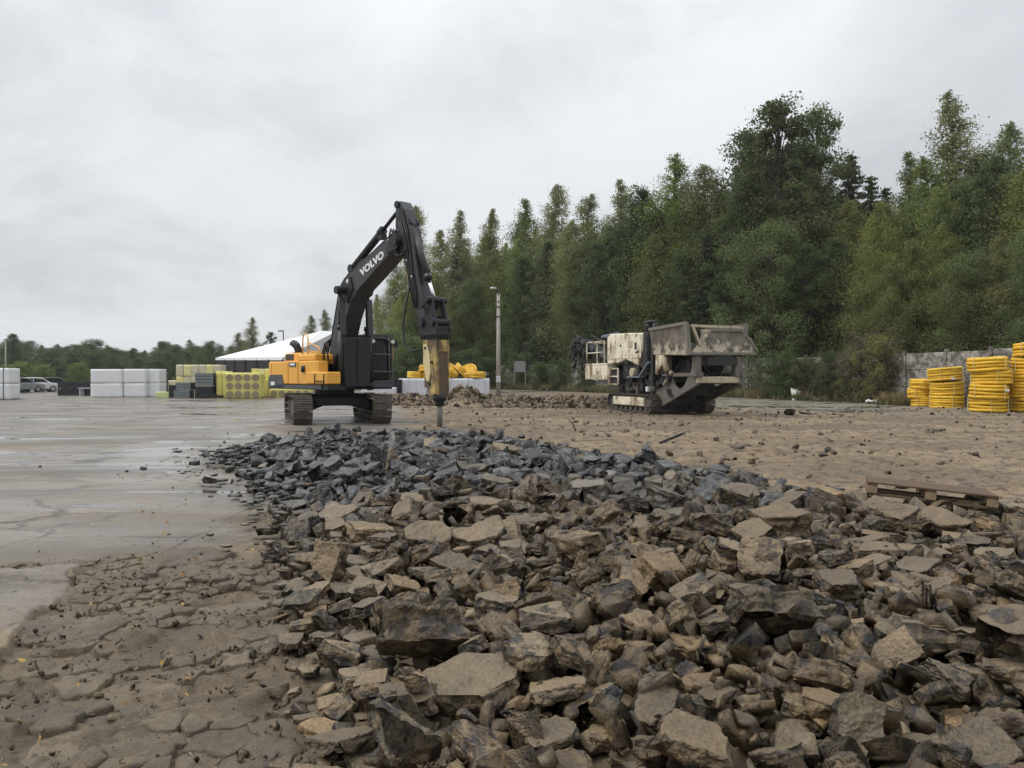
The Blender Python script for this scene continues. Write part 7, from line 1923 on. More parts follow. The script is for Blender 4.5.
def build_coils():
    protos = [make_coil(k, .76 + .02 * k, .60) for k in range(4)]
    used = [False] * 4
    small = make_coil(9, .66, .48); tall = make_coil(11, .80, .66)
    extra = {4: small, 5: tall}
    sused = {4: False, 5: False}

    def put(k, loc, rot, lab, grp, tagged=None):
        if k < 4:
            o = protos[k] if not used[k] else copy_tree(protos[k]); used[k] = True
        else:
            o = extra[k] if not sused[k] else copy_tree(extra[k]); sused[k] = True
        o.location = loc; o.rotation_euler = rot
        tag(o, lab, 'pipe coil', grp)
        return o

    def stack(x, y, ks, labs, hs, rs, grp):
        z = gz(x, y)
        for i, (k, lab) in enumerate(zip(ks, labs)):
            h = hs[i]
            o = put(k, (x + rs.uniform(-.09, .09), y + rs.uniform(-.09, .09), z + h / 2), (rs.uniform(-.04, .04) + (.03 if i == len(ks) - 1 else 0), rs.uniform(-.055, .055), rs.uniform(0, 6.28)), lab, grp)
            z += h * 1.0
            if i in (1, 2):
                pass

    rs = random.Random(3)
    g1 = 'yellow pipe coils stacked along the fence'
    stack(21.1, 33.6, [0, 1, 2, 3], ['bottom yellow pipe coil of the four-coil stack', 'second yellow pipe coil from the ground in the four-coil stack',
                                     'third yellow pipe coil from the ground in the four-coil stack', 'top yellow pipe coil of the four-coil stack'], [.6] * 4, rs, g1)
    stack(22.76, 33.4, [2, 0, 3, 1, 0], ['bottom yellow pipe coil of the tallest stack at the right edge', 'second yellow pipe coil up in the tallest stack at the right edge',
                                         'middle yellow pipe coil of the tallest stack at the right edge', 'fourth yellow pipe coil up in the tallest stack at the right edge',
                                         'top yellow pipe coil of the tallest stack at the right edge'], [.6] * 5, rs, g1)
    stack(22.2, 38.8, [5, 5, 5], ['bottom yellow pipe coil of the middle three-coil stack by the fence', 'tilted middle yellow pipe coil of the three-coil stack by the fence',
                                  'top yellow pipe coil of the middle three-coil stack, with a loose end up'], [.70, .70, .70], rs, g1)
    stack(21.85, 40.4, [4, 4, 4], ['bottom coil of the lowest yellow stack nearest the crusher', 'middle coil of the lowest yellow stack nearest the crusher',
                                   'top coil of the lowest yellow stack nearest the crusher'], [.48] * 3, rs, g1)
    # white pipe-end labels
    for (x, y, z, lab) in ((21.35, 32.78, 1.02, 'small white label on the second coil of the four-coil stack'), (22.2, 32.80, 1.62, 'white label hanging on the tallest yellow coil stack'),
                           (22.05, 38.0, 1.45, 'white label on the middle coil of the three-coil stack')):
        tag(MB().box((x, y, z + gz(x, y)), (.2, .03, .12), Matrix.Rotation(.2, 3, 'Y'), .01).build('paper_label', M_TAG), lab, 'label')
    # coils thrown on the white packs behind the digger
    g2 = 'yellow pipe coils lying on the white packs'
    zt = 1.46
    put(4, (-7.65, 60.3, zt + .24), (.02, .02, 1), 'low yellow coil on the packs beside the cab', g2)
    o = put(4, (-6.75, 60.3, zt + .72), (.05, .1, 2), 'yellow coil lying on top of two others beside the cab', g2)
    put(4, (-6.45, 60.2, zt + .24), (.0, -.03, 2.4), 'yellow coil under another one beside the cab', g2)
    put(4, (-5.45, 59.9, zt + .24), (.03, .0, .4), 'flat yellow coil against the left side of the breaker', g2)
    put(4, (-4.75, 60.3, zt + .58), (.55, .5, .4), 'tilted yellow coil rising just right of the breaker', g2)
    put(4, (-4.0, 60.5, zt + .60), (.75, .2, 1.4), 'steeply tilted yellow coil in the middle of the heap on the packs', g2)
    put(4, (-3.4, 60.3, zt + .54), (.4, -.65, .7), 'leaning yellow coil at the right of the heap on the packs', g2)
    put(4, (-2.72, 60.0, zt + .24), (.0, .05, .2), 'flat yellow coil at the right end of the white packs', g2)


build_coils()

# ------------------------------------------------------------ wrapped packs and crates
M_FILM = paint('white_wrapping_film', (.70, .71, .72), .32, (.50, .49, .46), .12, scale=1.4, spec=.55)
M_FILMG = paint('pale_grey_film', (.56, .58, .62), .3, (.42, .42, .41), .12, scale=1.6, spec=.55)
M_YFILM = paint('yellow_film', (.68, .62, .17), .32, (.55, .48, .2), .15, scale=1.5, spec=.5)
M_YFILM2 = paint('pale_yellow_film', (.66, .62, .28), .35, (.5, .45, .25), .15, scale=1.5, spec=.5)
M_WOOL = paint('mineral_wool', (.27, .225, .15), .9, (.2, .17, .12), .3, scale=3)
M_CREAMF = paint('cream_film', (.55, .50, .36), .4, (.45, .38, .25), .25, scale=1.2)
M_CRATE = paint('dark_crate', (.024, .026, .029), .5, (.08, .075, .07), .2, scale=2)
M_GCRATE = paint('grey_crate', (.17, .195, .20), .5, (.12, .115, .10), .25, scale=2)
M_BLUEP = paint('blue_print', (.04, .12, .42), .4, (.1, .12, .2), .1)
M_PALE = paint('pallet_wood', (.33, .24, .14), .75, (.14, .10, .065), .45, scale=3)
M_BROWNF = paint('dark_brown_film', (.075, .055, .05), .45, (.1, .08, .06), .2)
M_GBAG = paint('lime_sack', (.62, .68, .33), .5, (.4, .4, .2), .2, scale=2)


def soft_box(w, d, h, seed, amp=.03, cuts=5, sag=0.0):
    """a film-wrapped block: rounded corners and wrinkled faces"""
    bm = bmesh.new()
    bmesh.ops.create_cube(bm, size=1)
    bmesh.ops.subdivide_edges(bm, edges=bm.edges[:], cuts=cuts + 2, use_grid_fill=True)
    off = Vector((seed * 3.7, seed * 1.3, seed * 2.1))
    for v in bm.verts:
        c = v.co
        n = Vector((0, 0, 0))
        for i in range(3):
            if abs(abs(c[i]) - .5) < 1e-4: n[i] = math.copysign(1, c[i])
        k = sum(abs(q) for q in n)
        p = Vector((c.x * w, c.y * d, c.z * h))
        if k >= 2: p -= n * min(w, d, h) * .012
        p += n * (mnoise.noise(p * 2.6 + off) * amp)
        p.z += h / 2
        v.co = p
    me = bpy.data.meshes.new('pack')
    bm.to_mesh(me); bm.free()
    me.polygons.foreach_set('use_smooth', [True] * len(me.polygons))
    return me


def build_packs():
    rz = R(6)
    # tall white packs at the left: two tiers
    names = ['lower left', 'upper left', 'lower middle', 'upper middle']
    rs = random.Random(8)
    mesh = [soft_box(2.30, 1.25, 1.07, k, .014) for k in range(3)]
    for me in mesh: me.materials.append(M_FILM)
    w0 = px(108.5, Y=58)
    labs = [('white wrapped pack at the lower left of the tall white stack', 0, 0), ('white wrapped pack at the upper left of the tall white stack', 0, 1),
            ('white wrapped pack at the lower right of the tall white stack', 1, 0), ('white wrapped pack at the upper right of the tall white stack', 1, 1)]
    for lab, i, j in labs:
        x = w0.x + i * 2.02
        o = link('white_pack', mesh[(i + j) % 3], None, (x, 58.2 + i * .25, gz(x, 58) + j * 1.08), (0, 0, rz + rs.uniform(-.02, .02)))
        if i: o.scale = (.72, 1, 1)
        tag(o, lab, 'pack', 'white packs in the tall stack')
    for j, nm in enumerate(('lower', 'upper')):
        x = w0.x + 3.30
        o = link('white_pack', mesh[j], None, (x, 58.9, gz(x, 59) + j * 1.08), (0, 0, rz + R(84)))
        tag(o, 'white wrapped pack set back at the right end of the tall white stack, %s tier' % nm, 'pack', 'white packs in the tall stack')
    for o in [q for q in COL.objects if q.name.startswith('white_pack') and 'set back' in q['label']]: o.scale = (.5, .72, 1)
    for i, j, lab in ((0, 0, 'lower white pack at the left edge of the yard'), (0, 1, 'upper white pack at the left edge of the yard')):
        w = px(-6, Y=52)
        o = link('white_pack', mesh[j], None, (w.x + .25, 52, gz(w.x, 52) + j * 1.07), (0, 0, rz))
        tag(o, lab, 'pack', 'white packs at the left edge')
        MB().box((.7, 0, .535), (.03, 1.32, 1.11)).build('strap', M_CRATE, o)
    # brown wrapped pack beside them
    x = px(160.5, Y=60).x
    me = soft_box(.42, 1.2, 1.95, 5); me.materials.append(M_BROWNF)
    tag(link('brown_pack', me, None, (x, 60.4, gz(x, 60)), (0, 0, rz)), 'narrow dark brown wrapped pack beside the white stack', 'pack')
    # pale yellow packs in the second row: bales side by side
    me = soft_box(.62, 1.2, 1.0, 6); me.materials.append(M_CREAMF)
    me2 = soft_box(.62, 1.2, 1.0, 7); me2.materials.append(M_YFILM2)
    k = 0
    for j in range(2):
        for i in range(8):
            if j == 1 and i < 2: continue
            X = px(168, Y=66).x + i * .645
            o = link('insulation_bale', (me, me2, me)[(i * 2 + j) % 3], None, (X, 66 + rs.uniform(-.05, .05), gz(X, 66) + (0 if j == 0 else 1.0) + (.55 if i > 1 else .2)), (0, 0, rs.uniform(-.04, .04)))
            tag(o, 'pale cream wrapped insulation bale in the back row behind the crates', 'bale', 'cream bales in the back row')
            k += 1
    for i in range(4):
        X = px(168, Y=66).x + .32 + i * 1.29
        pal = MB(); pal.box((0, 0, .5 * (.55 if i > 0 else .2)), (1.25, 1.2, .55 if i > 0 else .2))
        o = pal.build('insulation_bale', M_CREAMF); o.location = (X, 66, gz(X, 66))
        tag(o, 'low cream base bale under the back row of insulation bales', 'bale', 'cream base bales')
    # lime sack
    x = px(165, Y=56).x
    me = soft_box(1.1, .8, .42, 9, .06); me.materials.append(M_GBAG)
    tag(link('sack', me, None, (x, 56, gz(x, 56)), (0, 0, .2)), 'pale lime green sack lying before the grey crates', 'sack')
    # grey and black crates
    def crate(w, d, h, loc, mat, lab, rzz=R(8), slats=3):
        o = empty('crate', loc, rzz, lab, 'crate', 'grey and black crates between the packs')
        n = slats
        for k in range(n):
            z = (k + .5) * h / n
            for s_ in (-1, 1):
                MB().box((0, s_ * d / 2, z), (w, .03, h / n * .84)).build('slat', mat, o)
                MB().box((s_ * w / 2, 0, z), (.03, d - .06, h / n * .84)).build('slat', M_CRATE, o)
        MB().box((0, 0, h / 2), (w - .2, d - .2, h - .12)).build('lining', M_CRATE, o)
        m = MB()
        for sx in (-1, 1):
            for sy in (-1, 1): m.box((sx * (w / 2 - .05), sy * (d / 2 - .05), h / 2), (.07, .07, h))
        m.box((0, 0, .03), (w - .06, d - .06, .04)); m.box((0, 0, h - .04), (w - .08, d - .08, .03))
        m.build('frame', M_CRATE, o)
        return o
    Y = 55.5
    X0 = px(184, Y=Y).x
    g0 = gz(X0, Y)
    crate(1.1, 1.2, .56, (X0, Y, g0), M_GCRATE, 'bottom grey crate with a dark side, beside the lime sack')
    crate(1.0, 1.2, .56, (X0 + .12, Y, g0 + .57), M_GCRATE, 'upper grey crate with a dark side, beside the lime sack')
    crate(1.2, 1.1, .85, (X0 + 1.45, Y + .3, g0), M_CRATE, 'black crate with an open front under the slatted grey one', slats=4)
    crate(1.25, 1.1, .95, (X0 + 1.5, Y + .3, g0 + .87), M_GCRATE, 'slatted grey crate on top of the black one', slats=4)
    crate(.9, 1.1, 1.2, (X0 + 2.45, Y + 1.2, g0), M_CRATE, 'tall black crate against the yellow roll pack', slats=4)
    crate(.5, .5, .95, (X0 - .95, Y + .4, g0), M_CRATE, 'narrow black crate beside the white stack', slats=4)
    m = MB()
    rr = random.Random(2)
    for k in range(7):
        m.box((rr.uniform(-.6, .6), rr.uniform(-.2, .2), .08 + .07 * (k % 3)), (rr.uniform(.3, .7), .12, .1), Matrix.Rotation(rr.uniform(-.5, .5), 3, 'Z'))
    o = m.build('scrap_pile', M_CRATE); o.location = (X0 + 2.3, Y - .6, g0)
    tag(o, 'low heap of black offcuts in front of the slatted crate', 'scrap')
    # yellow packs of mineral wool rolls
    def roll_pack(loc, rzz, cols, rows, lab, s=.62, film=M_YFILM, grp='yellow packs of insulation rolls'):
        o = empty('roll_pack', loc, rzz, lab, 'roll pack', grp)
        w, h, d = cols * s, rows * s, 1.2
        me = soft_box(w + .06, d, h + .04, rows + cols, .02, 6); me.materials.append(film)
        link('film', me, o)
        c = MB(); c.tube([(0, -.06, 0), (0, .0, 0), (0, .02, 0)], [s * .38, s * .405, s * .405], 20)
        rme = None
        for i in range(cols):
            for j in range(rows):
                q = c.build('roll', M_WOOL, o) if rme is None else link('roll', rme, o)
                rme = q.data
                q.location = ((i - (cols - 1) / 2) * s, -d / 2 - .02, (j + .5) * s)
        for i in range(cols + 1):
            MB().box(((i - cols / 2) * s, -d / 2 - .015, h / 2), (.035, .03, h)).build('wrap_seam', M_YFILM2, o)
        return o
    Y = 54.5
    Xr = px(245, Y=Y).x
    g0 = gz(Xr, Y)
    roll_pack((Xr, Y, g0), R(4), 4, 3, 'yellow pack showing twelve roll ends, beside the black crate', .60)
    for k in range(3):
        X = px(223 - 0, Y=56).x + k * .02
    me = soft_box(.40, 1.1, 1.95, 12); me.materials.append(M_YFILM)
    for k in range(2):
        X = px(221.5 + k * 6, Y=56.2).x
        o = link('yellow_bale', me, None, (X, 56.2, gz(X, 56)), (0, 0, .06))
        tag(o, ('narrow upright yellow bale against the tall black crate', 'narrow upright yellow bale next to the twelve-roll pack')[k], 'bale', 'upright yellow bales')
        for q in range(4):
            MB().box((0, -.56, .3 + .45 * q), (.4, .02, .03)).build('wrap_seam', M_YFILM2, o)
    o = roll_pack((px(243, Y=57).x, 57.2, gz(Xr, 57)), R(4), 5, 2, 'yellow roll pack hidden behind the twelve-roll pack', .66)
    for k in range(3):
        X = px(257 + k * 6.5, Y=58.5).x
        me = soft_box(.48, 1.1, 2.15, 15 + k); me.materials.append((M_YFILM, M_YFILM2, M_YFILM)[k])
        o = link('yellow_bale', me, None, (X, 58.5, gz(X, 58)), (0, 0, .03))
        tag(o, ('tall yellow bale behind the twelve-roll pack', 'tall pale yellow bale between two others behind the digger', 'tall yellow bale just behind the rear of the digger')[k], 'bale', 'upright yellow bales')
        for q in range(5):
            MB().box((0, -.56, .3 + .45 * q), (.48, .02, .03)).build('wrap_seam', M_YFILM2, o)
    for k in range(2):
        X = px(284 + k * 24, Y=57).x
        roll_pack((X, 57, gz(X, 57)), R(3), 3, 1, ('low yellow roll pack under the rear of the digger', 'low yellow roll pack behind the left crawler')[k], .60)
    pl = MB()
    for k in range(3): pl.box((0, -.4 + .4 * k, .05), (1.2, .1, .1))
    for k in range(5): pl.box((-.5 + .25 * k, 0, .115), (.12, 1.0, .025))
    o = pl.build('wooden_pallet', M_PALE); o.location = (px(263, Y=56).x, 56, gz(-18, 56))
    tag(o, 'reddish wooden pallet beside the twelve-roll pack', 'pallet')
    # dark crates left of the white stack
    Y = 63
    for j in range(2):
        for i in range(3):
            X = px(66 + i * 9.6, Y=Y).x
            crate(.78, 1.1, .58, (X, Y, gz(X, Y) + j * .59), M_CRATE, ['%s dark crate at the %s of the low black stack' % (('lower', 'upper')[j], ('left', 'middle', 'right')[i])][0], R(3), 2)
    m = MB(); m.box((0, 0, .62), (1.5, .7, .05)); m.box((-.6, 0, .3), (.06, .6, .6)); m.box((.6, 0, .3), (.06, .6, .6))
    o = m.build('bench_table', M_FILMG); o.location = (px(89, Y=62).x, 62, gz(-34, 62))
    tag(o, 'small pale table between the black crates and the white stack', 'table')
    # white packs behind the digger and the breaker
    lab = ['white wrapped pack with a blue print, left of the breaker', 'tall white wrapped pack']
    Y = 60
    xs = [404.5, 413.5, 423, 434.5, 446, 455, 464, 472.5, 480.5, 486.5]
    me = [soft_box(.82, 1.1, 1.42, 20 + k, .02) for k in range(3)]
    for q in me: q.materials.append(M_FILMG)
    desc = ['white pack at the left end of the row, against the black rack', 'second white pack from the black rack', 'white pack between the rack and the printed one', 'white pack with a blue print on its face, left of the breaker',
            'white pack just right of the breaker', 'second white pack right of the breaker', 'white pack under the heap of yellow coils', 'white pack right of the heap of yellow coils',
            'white pack under the flat orange-yellow coil', 'last white pack at the right end of the row']
    for i, xp in enumerate(xs):
        X = px(xp, Y=Y).x
        o = link('white_pack', me[i % 3], None, (X, Y + .06 * (i % 2), gz(X, Y)), (0, 0, rs.uniform(-.03, .03)))
        o.scale = (.92 if i not in (3,) else 1.2, 1, 1)
        if i == 9: o.scale = (.6, 1, 1)
        tag(o, desc[i], 'pack', 'white packs in the row behind the breaker')
        if i == 3:
            MB().box((0, -.575, .80), (.34, .02, .26), Matrix.Rotation(.1, 3, 'Y')).build('blue_print', M_BLUEP, o)
    for i in range(4):
        X = px(367 + i * 8.5, Y=59).x
        o = link('white_pack', me[i % 3], None, (X, 59, gz(X, 59)), (0, 0, 0)); o.scale = (.84, 1, .50 + .03 * (i % 2))
        tag(o, ['low white pack under the cab, leftmost of four', 'low white pack under the cab, second from the left', 'low white pack under the cab, third from the left', 'low white pack under the cab, beside the black rack'][i], 'pack', 'low white packs under the cab')
    for i, xp in enumerate((394.5, 400)):
        X = px(xp, Y=59.5).x
        o = empty('rack', (X, 59.5, gz(X, 59.5)), 0, ('black slotted rack beside the low white packs', 'black slotted rack against the first white pack')[i], 'rack', 'black racks')
        for k in range(5):
            MB().box((0, 0, .2 + .27 * k), (.36, .9, .05)).build('shelf', M_CRATE, o)
        MB().box((0, .1, .7), (.34, .7, 1.3)).build('rack_body', M_CRATE, o)


build_packs()


# ------------------------------------------------------------ the tent hall
def build_tent():
    Yf = 84
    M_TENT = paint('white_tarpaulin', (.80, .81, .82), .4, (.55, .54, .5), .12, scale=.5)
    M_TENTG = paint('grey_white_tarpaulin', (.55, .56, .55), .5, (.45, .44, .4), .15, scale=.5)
    xl, xa, xr = px(216, Y=Yf).x, px(323, Y=Yf).x, px(345, Y=Yf).x
    ze, za, zr = zpx(358, Yf), zpx(331, Yf), zpx(345, Yf)
    A = Vector((px(216, Y=104).x, 104, zpx(358, 104))); B = Vector((px(283, Y=82).x, 82, zpx(357.5, 82))); Pk = Vector((px(323, Y=90).x, 90, zpx(331, 90)))
    Rt = Vector((px(332, Y=86).x, 86, zpx(334, 86))); Rb = Vector((px(334, Y=84).x, 84, 0)); g0 = 0.0
    root = empty('tent_hall', ((xl + xr) / 2, Yf, gz(-25, Yf)), 0, 'white tent hall with a black open side behind the digger', 'tent')
    ox, oy, oz = root.location

    O = Vector((ox, oy, oz))
    back = Vector((9, 30, 0))

    def dn(p, z=0.0): return Vector((p.x, p.y, z))
    m = MB()
    m.plate([A - O, B - O, Pk - O], .08)
    m.plate([A - O, Pk - O, Pk + back - O, A + back - O], .06)
    m.plate([Pk - O, Rt - O, Rt + back - O, Pk + back - O], .06)
    m.build('roof', M_TENT, root)
    m = MB(); m.bar(A - O + Vector((0, -.06, -.12)), B - O + Vector((0, -.06, -.12)), .1, .34); m.build('fascia', M_TENT, root)
    m = MB(); m.plate([dn(B) - O, dn(Rt) - O, Rt - O, Pk - O, B - O], .05)
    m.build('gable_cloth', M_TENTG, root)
    for t in (.35, .75):
        q = B.lerp(Rt, t)
        MB().bar(dn(q) - O + Vector((0, -.08, 0)), dn(q, zpx(345, 84)) - O + Vector((0, -.08, 0)), .06).build('seam', M_TENT, root)
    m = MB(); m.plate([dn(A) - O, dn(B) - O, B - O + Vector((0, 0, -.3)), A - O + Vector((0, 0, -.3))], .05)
    m.build('opening_shade', paint('opening_black', (.006, .006, .007), .6, (.02, .02, .02), .1), root)  # black plate painted as the shade inside the tent's open side
    m = MB(); m.plate([dn(A) - O, dn(A) + back - O, A + back - O, A - O], .05); m.plate([dn(Rt) - O, dn(Rt) + back - O, Rt + back - O, Rt - O], .05)
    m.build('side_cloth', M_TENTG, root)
    for k in range(7):
        q = A.lerp(B, k / 6)
        MB().bar(dn(q) - O + Vector((0, -.12, 0)), q - O + Vector((0, -.12, -.2)), .14).build('post', M_BLK2, root)


build_tent()


# ------------------------------------------------------------ poles and cars at the far left
def build_poles():
    M_CONC = paint('pole_concrete', (.36, .34, .30), .8, (.2, .18, .15), .3, scale=1.5)
    b = px(498.5, Y=62)
    g0 = gz(b.x, 62)
    zt = zpx(292, 62)
    root = empty('street_lamp', (b.x, 62, g0), 0, 'tall concrete lamp pole standing before the dark trees', 'lamp pole')
    h = zt - g0
    m = MB(); m.tube([(0, 0, 0), (0, 0, h * .5), (0, 0, h - .15)], [.19, .165, .13], 12); m.build('pole', M_CONC, root)
    m = MB(); m.tube([(0, 0, h - .9), (0, -.1, h - .3), (-.06, -.2, h + .08), (-.25, -.5, h + .2)], .04, 8); m.box((0, -.13, h - .8), (.3, .06, .06)); m.build('bracket', M_GREYP, root)
    m = MB(); m.prism([(-.3, -.06), (.25, -.07), (.3, .0), (.15, .08), (-.25, .06)], .2, Matrix.Translation((-.38, -.7, h + .24)) @ Matrix.Rotation(.9, 4, 'Z') @ Matrix.Rotation(PI / 2, 4, 'X'), .02); m.build('lamp_head', M_FILMG, root)
    MB().box((0, -.2, 1.35), (.36, .2, .5), None, .02).build('control_box', M_FILMG, root)
    for z in (h - 1.2, h - 2.0): MB().box((0, -.02, z), (.42, .36, .06)).build('clamp', M_GREYP, root)
    # thin mast far left, small lamp behind the tent
    b = px(5.8, Y=95); h = zpx(339, 95)
    root = empty('mast', (b.x, 95, gz(b.x, 95)), 0, 'thin pale mast rising behind the white packs at the left', 'mast')
    MB().tube([(0, 0, 0), (0, 0, h)], [.1, .06], 8).build('pole', M_CONC, root)
    MB().box((.12, 0, h - .1), (.3, .12, .1)).build('lamp_head', M_GREYP, root)
    b = px(283.5, Y=112); h = zpx(331, 112)
    root = empty('street_lamp', (b.x, 112, gz(b.x, 112)), 0, 'small grey street lamp peeping over the tent roof', 'lamp pole')
    MB().tube([(0, 0, 0), (0, 0, h)], [.12, .09], 8).build('pole', M_GREYP, root)
    MB().box((-.35, 0, h), (.8, .25, .2), None, .03).build('lamp_head', M_GREYP, root)


build_poles()


def build_cars():
    cols = [('silver_paint', (.22, .235, .25), 'grey car parked beside the white packs at the left'), ('white_car_paint', (.55, .56, .57), 'white hatchback parked in the middle of the far cars'),
            ('dark_red_paint', (.05, .055, .07), 'dark blue car parked nearest the black crates')]
    M_TYRE = paint('tyre', (.015, .015, .015), .7, (.06, .05, .04), .3)
    M_RIM = paint('rim', (.35, .36, .37), .35, (.1, .1, .1), .1, metal=.6)
    M_TAIL = glass_mat('red_lamp', (.35, .02, .015))
    wr = MB().disc((0, 0, 0), (0, 1, 0), .32, .2, 20, .03); rm = MB().disc((0, 0, 0), (0, 1, 0), .2, .215, 14, .01)
    for i, (nm, c, lab) in enumerate(cols):
        mt = paint(nm, c, .25, (.15, .13, .11), .1, spec=.6)
        xp, Y, a = ((19, 74, 1.15), (36, 76, .75), (53, 80, .95))[i]
        b = px(xp, Y=Y)
        r = empty('parked_car', (b.x, Y, gz(b.x, Y)), a, lab, 'car', 'cars parked at the far left')
        m = MB(); m.prism([(-2.05, .28), (2.05, .28), (2.1, .55), (2.0, .78), (1.15, .93), (-1.75, .96), (-2.08, .9), (-2.12, .5)], 1.7, uzm(0), .06)
        bd = m.build('body', mt, r)
        m = MB(); m.prism([(1.2, .90), (.45, 1.40), (-.2, 1.47), (-1.3, 1.43), (-1.85, .93)], 1.46, uzm(0), .06)
        m.build('roof', mt, bd)
        m = MB()
        for s in (-1, 1):
            m.plate([(.95, s * .738, .98), (.42, s * .738, 1.33), (-.3, s * .738, 1.38), (-.3, s * .738, .98)], .012); m.plate([(-.4, s * .738, .98), (-.4, s * .738, 1.38), (-1.2, s * .738, 1.35), (-1.6, s * .738, .98)], .012)
        m.build('side_window', M_GLASS, bd)
        MB().plate([(1.2, -.64, .95), (1.2, .64, .95), (.5, .6, 1.40), (.5, -.6, 1.40)], .02).build('windscreen', M_GLASS, bd)
        MB().plate([(-1.88, -.62, .98), (-1.88, .62, .98), (-1.36, .58, 1.41), (-1.36, -.58, 1.41)], .02).build('rear_window', M_GLASS, bd)
        for s in (-1, 1):
            MB().box((2.06, s * .62, .66), (.1, .36, .14), None, .02).build('headlight', M_LAMP, bd)
            MB().box((-2.09, s * .66, .76), (.08, .28, .18), None, .02).build('tail_light', M_TAIL, bd)
            for u in (-1.3, 1.32):
                w = wr.build('wheel', M_TYRE, r); w.location = (u, s * .76, .32)
                rm.build('rim', M_RIM, w)


build_cars()
# ------------------------------------------------------------ concrete panel fence
def fence_material():
    m, g = material('old_fence_concrete')
    p = g.n('ShaderNodeNewGeometry').outputs['Position']
    oi = g.n('ShaderNodeObjectInfo').outputs['Random']
    a = g.noise(g.mapping(p, (.8, .8, 1.4)), 1, 6, .68, .4)
    b_ = g.noise(p, 5, 6, .7)
    c = g.mix(g.ramp(a, .36, .64), (.10, .095, .082, 1), (.38, .36, .32, 1))
    c = g.mix(g.math('MULTIPLY', g.ramp(b_, .44, .60), .8), c, (.055, .052, .04, 1))
    c = g.mix(g.math('MULTIPLY', g.ramp(g.noise(p, 1.3, 5, .6), .55, .7), .5), c, (.06, .07, .035, 1))
    k = g.ramp(oi, 0, 1, .8, 1.15, smooth=False)
    c = g.mix(1.0, c, g.n('ShaderNodeCombineXYZ', {0: k, 1: k, 2: k}).outputs[0], 'MULTIPLY')
    b = g.n('ShaderNodeBsdfPrincipled', {'Base Color': c, 'Roughness': .85, 'Normal': bump(g, b_, .5, .03)})
    finish(g, b.outputs[0])
    return m


def build_fence():
    mt = fence_material()
    root = empty('concrete_fence', (21.6, 50, 0), 0, 'grey stained concrete panel fence running along the foot of the trees', 'fence')
    pts = [Vector((x, y, 0)) for x, y in FENCE]
    post = MB(); post.box((0, 0, 1.55), (.16, .2, 3.1), None, .015); pme = None
    pan = MB(); pan.box((0, 0, 0), (2.84, .07, .93), None, .02); pan.box((0, -.045, 0), (2.5, .03, .66), None, .01); qme = None
    rs = random.Random(5)
    seg = []
    for a, b in zip(pts[:-1], pts[1:]):
        n = max(1, round((b - a).length / 3.0))
        for k in range(n): seg.append((a.lerp(b, k / n), a.lerp(b, (k + 1) / n)))
    for a, b in seg:
        an = math.atan2(b.y - a.y, b.x - a.x)
        o = post.build('post', mt, root) if pme is None else link('post', pme, root)
        pme = o.data
        o.location = (a.x - 21.6, a.y - 50, gz(a.x, a.y) - .05); o.rotation_euler = (rs.uniform(-.015, .015), rs.uniform(-.015, .015), an)
        c = (a + b) / 2
        for r in range(3):
            o = pan.build('wall_panel', mt, root) if qme is None else link('wall_panel', qme, root)
            qme = o.data
            o.location = (c.x - 21.6, c.y - 50, gz(c.x, c.y) + .50 + .965 * r); o.rotation_euler = (rs.uniform(-.008, .008), 0, an + rs.uniform(-.004, .004))
            o.scale = ((b - a).length / 3.0 * .985, 1, 1)


build_fence()
# ------------------------------------------------------------ trees
def leaf_material(name, c1, c2, c3, trans=.42):
    m, g = material(name)
    rnd = g.n('ShaderNodeNewGeometry').outputs['Random Per Island']
    oi = g.n('ShaderNodeObjectInfo')
    c = g.mix(g.ramp(rnd, 0, .75, smooth=False), (*c1, 1), (*c2, 1))
    c = g.mix(g.ramp(rnd, .8, .95, smooth=False), c, (*c3, 1))
    t = g.n('ShaderNodeSeparateColor', {0: oi.outputs['Color']})
    c = g.n('ShaderNodeHueSaturation', {'Hue': g.math('ADD', .5, g.math('MULTIPLY', g.math('SUBTRACT', t.outputs[0], .5), .12)),
                                        'Saturation': t.outputs[1], 'Value': g.math('MULTIPLY', t.outputs[2], 2.0), 'Color': c}).outputs[0]
    d = g.n('ShaderNodeBsdfPrincipled', {'Base Color': c, 'Roughness': .6, 'Specular IOR Level': .25})
    tr = g.n('ShaderNodeBsdfTranslucent', {'Color': c})
    mx = g.n('ShaderNodeMixShader', {0: trans, 1: d.outputs[0], 2: tr.outputs[0]})
    finish(g, mx.outputs[0])
    return m


M_LB = leaf_material('birch_leaves', (.085, .122, .034), (.165, .200, .060), (.30, .26, .08))
M_LD = leaf_material('dense_leaves', (.050, .085, .026), (.105, .150, .046), (.15, .17, .06))
M_LY = leaf_material('autumn_leaves', (.14, .12, .045), (.21, .15, .06), (.16, .09, .045))
M_LN = leaf_material('needles', (.040, .062, .028), (.072, .098, .042), (.09, .11, .045), .3)


def bark_material(name, c1, c2):
    m, g = material(name)
    p = g.n('ShaderNodeTexCoord').outputs['Object']
    a = g.noise(g.mapping(p, (6, 6, 1.8)), 1, 5, .65)
    c = g.mix(g.ramp(a, .42, .6), (*c1, 1), (*c2, 1))
    b = g.n('ShaderNodeBsdfPrincipled', {'Base Color': c, 'Roughness': .85, 'Normal': bump(g, a, .6, .03)})
    finish(g, b.outputs[0])
    return m


M_BB = bark_material('birch_bark', (.055, .05, .045), (.42, .41, .38))
M_BK = bark_material('dark_bark', (.035, .028, .02), (.10, .082, .06))


